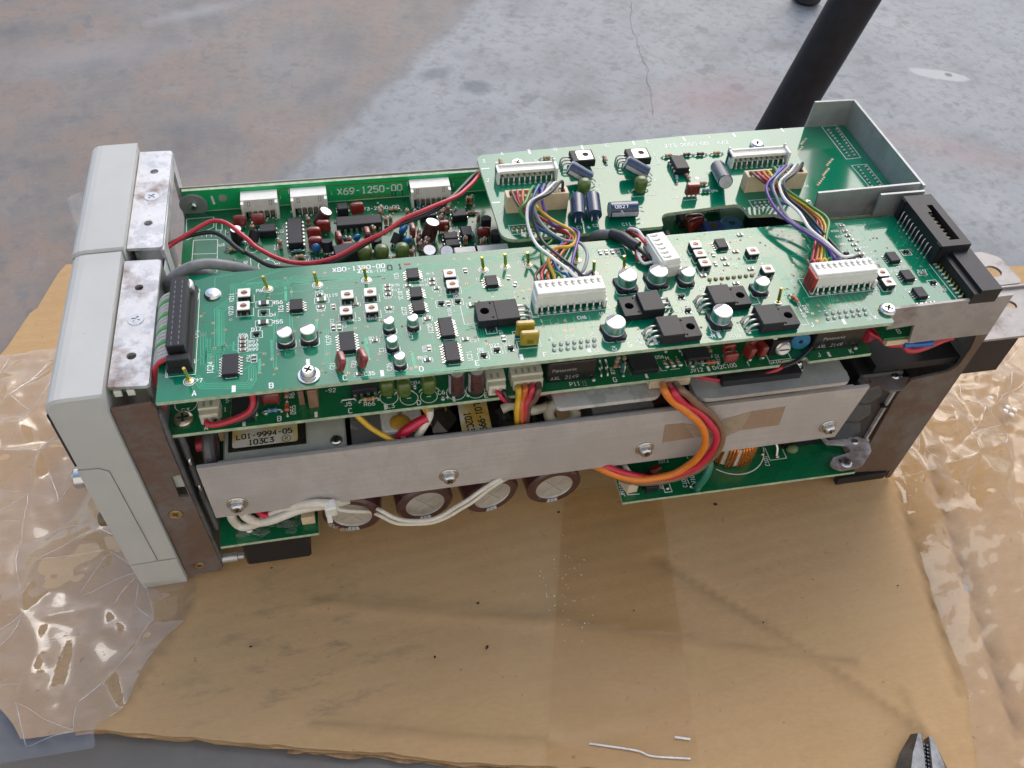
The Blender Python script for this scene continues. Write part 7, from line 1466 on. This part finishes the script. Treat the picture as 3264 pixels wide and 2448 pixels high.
wire("black", [(197.46, 60.35, 124.00), (198.44, 61.06, 126.00), (199.71, 61.31, 127.00), (204.20, 66.11, 122.00)], 0.9)
wire("red", [(197.61, 48.69, 127.00), (197.35, 43.66, 126.00), (199.29, 43.02, 126.00), (202.96, 42.90, 129.00)]); wire("white", [(197.99, 48.44, 127.50), (197.81, 43.98, 127.00), (199.01, 40.36, 126.00), (203.03, 40.22, 127.00)]); wire("black", [(197.85, 48.26, 128.00), (200.08, 43.29, 128.00), (203.42, 39.78, 127.00)], 0.9)
# red and black pair across the lower board
wire("red", [(11.76, 90.17, 112.00), (14.27, 93.07, 112.00), (21.71, 96.60, 114.00), (29.25, 99.82, 116.00), (34.00, 98.71, 117.00), (38.58, 95.17, 117.00), (44.60, 88.82, 115.00), (48.15, 85.12, 113.00), (57.70, 78.40, 111.00), (67.52, 76.32, 110.00), (78.37, 76.66, 111.00), (89.75, 80.55, 114.00), (101.82, 83.22, 118.00), (110.22, 87.89, 120.00), (121.30, 92.07, 121.00), (131.42, 97.29, 121.00), (139.10, 106.82, 119.00), (145.74, 116.85, 117.00), (151.56, 128.58, 112.00)], 0.95, 8, 10)
wire("black", [(11.38, 92.84, 111.00), (17.89, 97.08, 111.00), (24.85, 98.29, 112.00), (30.54, 97.08, 113.00), (35.15, 93.18, 113.00), (41.84, 84.85, 112.00), (43.91, 85.26, 110.00), (52.29, 79.16, 108.00), (60.90, 77.71, 107.00), (72.35, 76.52, 108.00), (79.52, 76.20, 110.00), (90.31, 81.36, 112.00), (101.97, 85.67, 116.00), (111.49, 88.18, 118.00), (122.64, 92.36, 119.00), (131.24, 100.52, 119.00), (140.07, 112.64, 118.00), (146.76, 122.49, 115.00), (152.27, 132.37, 111.00)], 0.95, 8, 10)
GCAB = M("grey cable jacket", (0.17, 0.175, 0.18), 0.4)
for pts in ([(6.66, 72.30, 92.00), (12.98, 63.99, 112.00), (18.87, 60.86, 122.00), (25.24, 60.79, 126.00), (31.53, 62.28, 126.00), (38.40, 62.66, 124.00), (44.01, 65.57, 119.00), (48.67, 70.07, 112.00)], [(6.68, 75.71, 90.00), (13.51, 69.43, 110.00), (20.08, 66.04, 119.00), (24.85, 65.17, 121.00), (29.58, 67.01, 117.00), (31.62, 71.79, 110.00)]):
    q = MB(); q.tube(spline(pts, 8), 2.1, 12); q.build("screened_cable", [GCAB], unit)
# ribbon cable into the black socket: one strand after another
for k in range(20):
    y = IDC[1]+16.2-k*1.72; m_ = WC["red"] if k == 19 else (M("green stripe strand", (0.06, 0.36, 0.08), 0.4) if k in (2, 6, 10, 14) else M("pale grey strand", (0.43, 0.43, 0.41), 0.45, vary=0.08))
    q = MB(); q.tube(spline([(IDC[0]-2.0, y, ZB+3.2), (IDC[0]-4.6, y, ZB+3.1), (IDC[0]-7.6, y-.3, ZB+1.4), (IDC[0]-9.6, y-1.0, ZB-3.5), (IDC[0]-10.4, y-1.8, ZB-12), (IDC[0]-10.2, y-2, ZB-20)], 5), 0.86, 6); q.build("ribbon_strand", [m_], unit)
# red/black pair on the near strip
wire("red", [(27.87, 5.47, 101.00), (29.74, 3.96, 101.00), (33.87, 3.06, 102.00), (39.28, 3.88, 103.00), (43.65, 5.75, 104.00), (45.31, 7.76, 106.00), (45.55, 8.77, 109.00), (45.78, 9.03, 112.00)], 1.15, 8, 10); wire("black", [(30.91, 5.75, 100.50), (32.25, 4.50, 100.50), (36.65, 3.56, 101.50), (41.21, 4.40, 102.00), (45.08, 6.71, 103.00), (46.48, 8.78, 105.00), (46.97, 9.41, 108.00), (47.19, 9.68, 111.00)], 1.1, 8, 10)
# four heavier leads from the plug down over the edge
for c, pts in (("yellow", [(142.65, 6.30, 101.00), (142.17, 3.07, 102.00), (142.27, 2.45, 97.00), (141.74, 0.63, 92.00), (142.83, 2.43, 82.00)]), ("orange", [(145.38, 6.51, 101.00), (144.58, 3.01, 102.00), (143.96, 2.20, 97.00), (143.22, 0.40, 92.00), (144.72, 2.14, 82.00)]), ("red", [(147.88, 6.45, 101.00), (147.28, 2.92, 102.00), (146.13, 1.64, 98.00), (144.70, 0.57, 93.00), (145.20, 2.07, 82.00)]), ("brown", [(150.70, 6.34, 101.00), (149.43, 1.99, 102.00), (148.29, 0.71, 98.00), (146.06, 0.67, 93.00), (146.14, 1.93, 82.00)])): wire(c, pts, 1.25, 8, 10)
wire("crimson", [(133.71, 6.09, 101.00), (134.89, 3.44, 100.00), (137.27, 2.90, 97.00), (142.24, 5.59, 94.00)], 0.9); wire("black", [(136.49, 5.98, 101.00), (137.04, 3.72, 100.00), (138.41, 2.73, 97.00), (142.46, 4.33, 94.00)], 0.9); wire("crimson", [(149.67, 6.54, 93.40), (157.58, 7.23, 93.40), (162.78, 7.53, 93.40)], 0.9)
# thick loop over the bar
for c, off, pts in (("amber", 0, [(201.56, 8.70, 95.00), (201.45, 4.55, 94.00), (197.82, -5.00, 101.60), (202.58, -6.00, 94.22), (209.46, -7.50, 88.50), (214.66, -9.00, 83.36), (218.67, -10.00, 75.89), (220.42, -10.00, 67.28), (218.36, -10.00, 58.20), (213.87, -9.00, 49.89), (206.52, -8.00, 45.57), (197.88, -7.00, 44.35), (188.67, -6.00, 46.72), (181.53, -4.00, 49.99), (177.69, 1.00, 48.32), (174.98, 6.00, 46.50)]),
                    ("crimson", 0, [(204.27, 8.30, 95.00), (203.72, 4.21, 94.00), (202.00, -4.60, 99.21), (207.93, -5.00, 91.64), (215.29, -6.00, 85.15), (220.74, -7.50, 79.44), (225.21, -8.50, 71.74), (226.15, -8.50, 63.17), (223.37, -8.50, 54.57), (218.42, -8.00, 47.48), (211.03, -7.00, 43.12), (201.43, -6.00, 43.34), (189.96, -5.00, 48.04), (182.81, -3.00, 51.29), (179.74, 2.00, 48.49)]),
                    ("tan", 0, [(206.56, 8.33, 95.00), (206.53, 4.16, 94.00), (205.12, -4.20, 99.41), (213.28, -4.60, 91.04), (221.74, -5.00, 81.41), (227.69, -6.00, 72.61), (229.50, -7.00, 65.22), (228.52, -7.50, 57.49), (224.55, -7.50, 48.46), (217.32, -7.00, 42.74), (208.10, -6.50, 39.97), (199.54, -5.00, 38.39), (191.98, -4.00, 41.06), (186.42, -2.00, 45.08)])):
    wire(c, pts, 1.55, 8, 12)
q = MB(); p = (203.89, 3.95, 95.50); q.box(p[0], p[1]+1.5, 93.4, 17, 5, 3.6, 0, 0.3); q.build("wire_socket", [CREAM], unit)
wire("deepgreen", [(227.28, -6.15, 52.00), (227.89, -8.41, 50.00), (226.23, -10.35, 45.00), (224.47, -10.26, 38.00), (225.67, -8.34, 33.00)], 1.7, 8, 10)
# pale leads below the bar, with a tie
wire("ivory", [(27.71, -0.52, 52.00), (26.88, 0.49, 45.00), (27.69, 1.69, 38.00), (31.46, 0.58, 37.00), (38.28, -0.84, 42.00), (48.05, -0.74, 49.00), (60.12, -5.00, 55.55), (67.19, -4.00, 52.73), (78.12, 6.00, 39.30)], 1.9, 8, 10)
wire("ivory", [(31.85, -1.00, 50.00), (32.97, -1.40, 46.00), (36.89, -1.18, 42.00), (43.30, -2.99, 45.00), (54.98, -3.00, 49.91), (64.38, -4.50, 52.47), (73.21, 6.00, 38.70)], 1.9, 8, 10); wire("crimson", [(37.10, 1.84, 46.00), (40.13, -0.25, 45.00), (44.28, -0.36, 45.00)], 1.6)
wire("ivory", [(66.95, -4.00, 50.22), (70.38, -4.50, 47.54), (77.62, -2.00, 41.42), (85.18, 2.00, 32.86)], 0.9)
q = MB(); p = (66.32, -5.50, 51.82); q.at(p[0], p[1], p[2], 12, 0, 8).box(0, 0, -4, 4.6, 4.4, 8.0, 0, 0.5); q.at(p[0]-.8, p[1]-1.6, p[2]-4.5).box(0, 0, -3, 2, 1.4, 4); q.build("cable_tie", [WHITEP], unit)
wire("ivory", [(83.01, 2.00, 36.62), (86.31, -3.00, 40.74), (90.96, -5.00, 37.57), (97.36, -5.50, 34.35), (105.52, -5.50, 32.73), (112.83, -5.00, 34.87), (121.02, -5.00, 42.20), (128.74, -4.00, 47.97), (134.79, -3.40, 52.82), (143.07, 5.00, 44.31)], 0.95, 8, 8); wire("ivory", [(82.27, 2.00, 33.04), (85.60, -3.00, 37.19), (91.30, -4.60, 33.04), (98.83, -5.00, 30.29), (107.09, -5.00, 29.60), (115.00, -4.40, 32.42), (122.72, -4.40, 39.02), (129.92, -3.60, 45.30), (135.96, -3.00, 51.09), (143.69, 5.00, 42.81)], 0.95, 8, 8)
# leads in the slot between board and bar
wire("yellow", [(81.19, 5.62, 95.00), (83.29, 4.89, 92.00), (86.84, 3.57, 88.00), (92.16, 1.61, 84.00), (95.56, 1.60, 80.00)], 1.1); wire("crimson", [(107.94, 5.96, 88.00), (103.67, 5.80, 86.00), (99.70, 4.40, 84.00), (96.22, 3.86, 80.00)], 2.0, 8, 10); wire("ivory", [(108.81, 6.78, 92.00), (108.40, 5.89, 88.00), (105.75, 4.07, 84.00), (103.14, 2.80, 80.00)], 1.5, 8, 10); wire("yellow", [(107.20, 6.58, 94.00), (107.55, 8.01, 90.00), (108.64, 7.66, 88.00)], 1.6)
wire("tan", [(264.54, 1.70, 90.00), (262.88, 1.72, 86.00), (261.32, 3.39, 80.00)], 1.8); wire("red", [(237.24, 3.40, 88.00), (234.25, 1.90, 86.00), (232.20, 3.26, 80.00)], 1.3); wire("ivory", [(189.04, 6.00, 46.52), (191.78, 2.00, 45.40), (193.36, -2.31, 45.00), (197.50, -1.65, 38.00)], 1.2)
# red lead slung under the lower plate, black lead behind it
wire("red", [(216.87, 8.03, 92.00), (224.47, 4.94, 92.00), (234.85, 2.31, 93.00), (242.25, 2.54, 94.00), (249.41, 3.54, 95.00), (253.83, 4.97, 96.00)], 0.85); wire("black", [(252.27, 4.08, 96.00), (258.19, 5.20, 97.50), (261.89, 6.66, 99.00), (266.77, 10.34, 100.00)], 0.85)
wire("red", [(292.51, 12.16, 102.00), (295.98, 10.01, 101.00), (299.25, 6.15, 100.00), (304.19, 5.01, 100.00), (307.43, 2.46, 99.00), (314.76, 3.14, 99.00), (323.89, 5.26, 100.00), (327.46, 4.58, 102.00)], 1.2); wire("blue", [(304.17, 4.49, 101.00), (310.21, 4.58, 100.00), (317.71, 3.86, 101.00)], 1.6)

# ================================================================== prints
T_ = collect_texts()
def prt(key, parent, mat, extra=None):
    q = T_.get(key) or MB(); q.T = Matrix.Identity(4)
    if extra: o = len(q.v); q.v += extra.v; q.f += [tuple(i+o for i in f) for f in extra.f]; q.mi += [0]*len(extra.f); q.sm += [False]*len(extra.f)
    q.mi = [0]*len(q.f); q.sm = [False]*len(q.f)
    return stuff(q.build("board_print", [mat], parent))
prt("main", mainb, SILK, prints["main"]); prt("upper", upb, SILK, prints["upper"]); prt("lower", lowb, SILK, prints["lower"]); prt("upright", upr, SILK, prints["upright"]); prt("low", lo2, SILK, prints["low"])
prt("relay", lowb, M("grey relay print", (0.34, 0.35, 0.36), 0.5)); prt("ink", mainb, M("dark ink stamp", (0.02, 0.03, 0.05), 0.6)); prt("blueprint", upb, M("silver sleeve print", (0.45, 0.52, 0.60), 0.4)); prt("label", unit, INKB); prt("cap", unit, M("pale sleeve print", (0.50, 0.48, 0.48), 0.5))
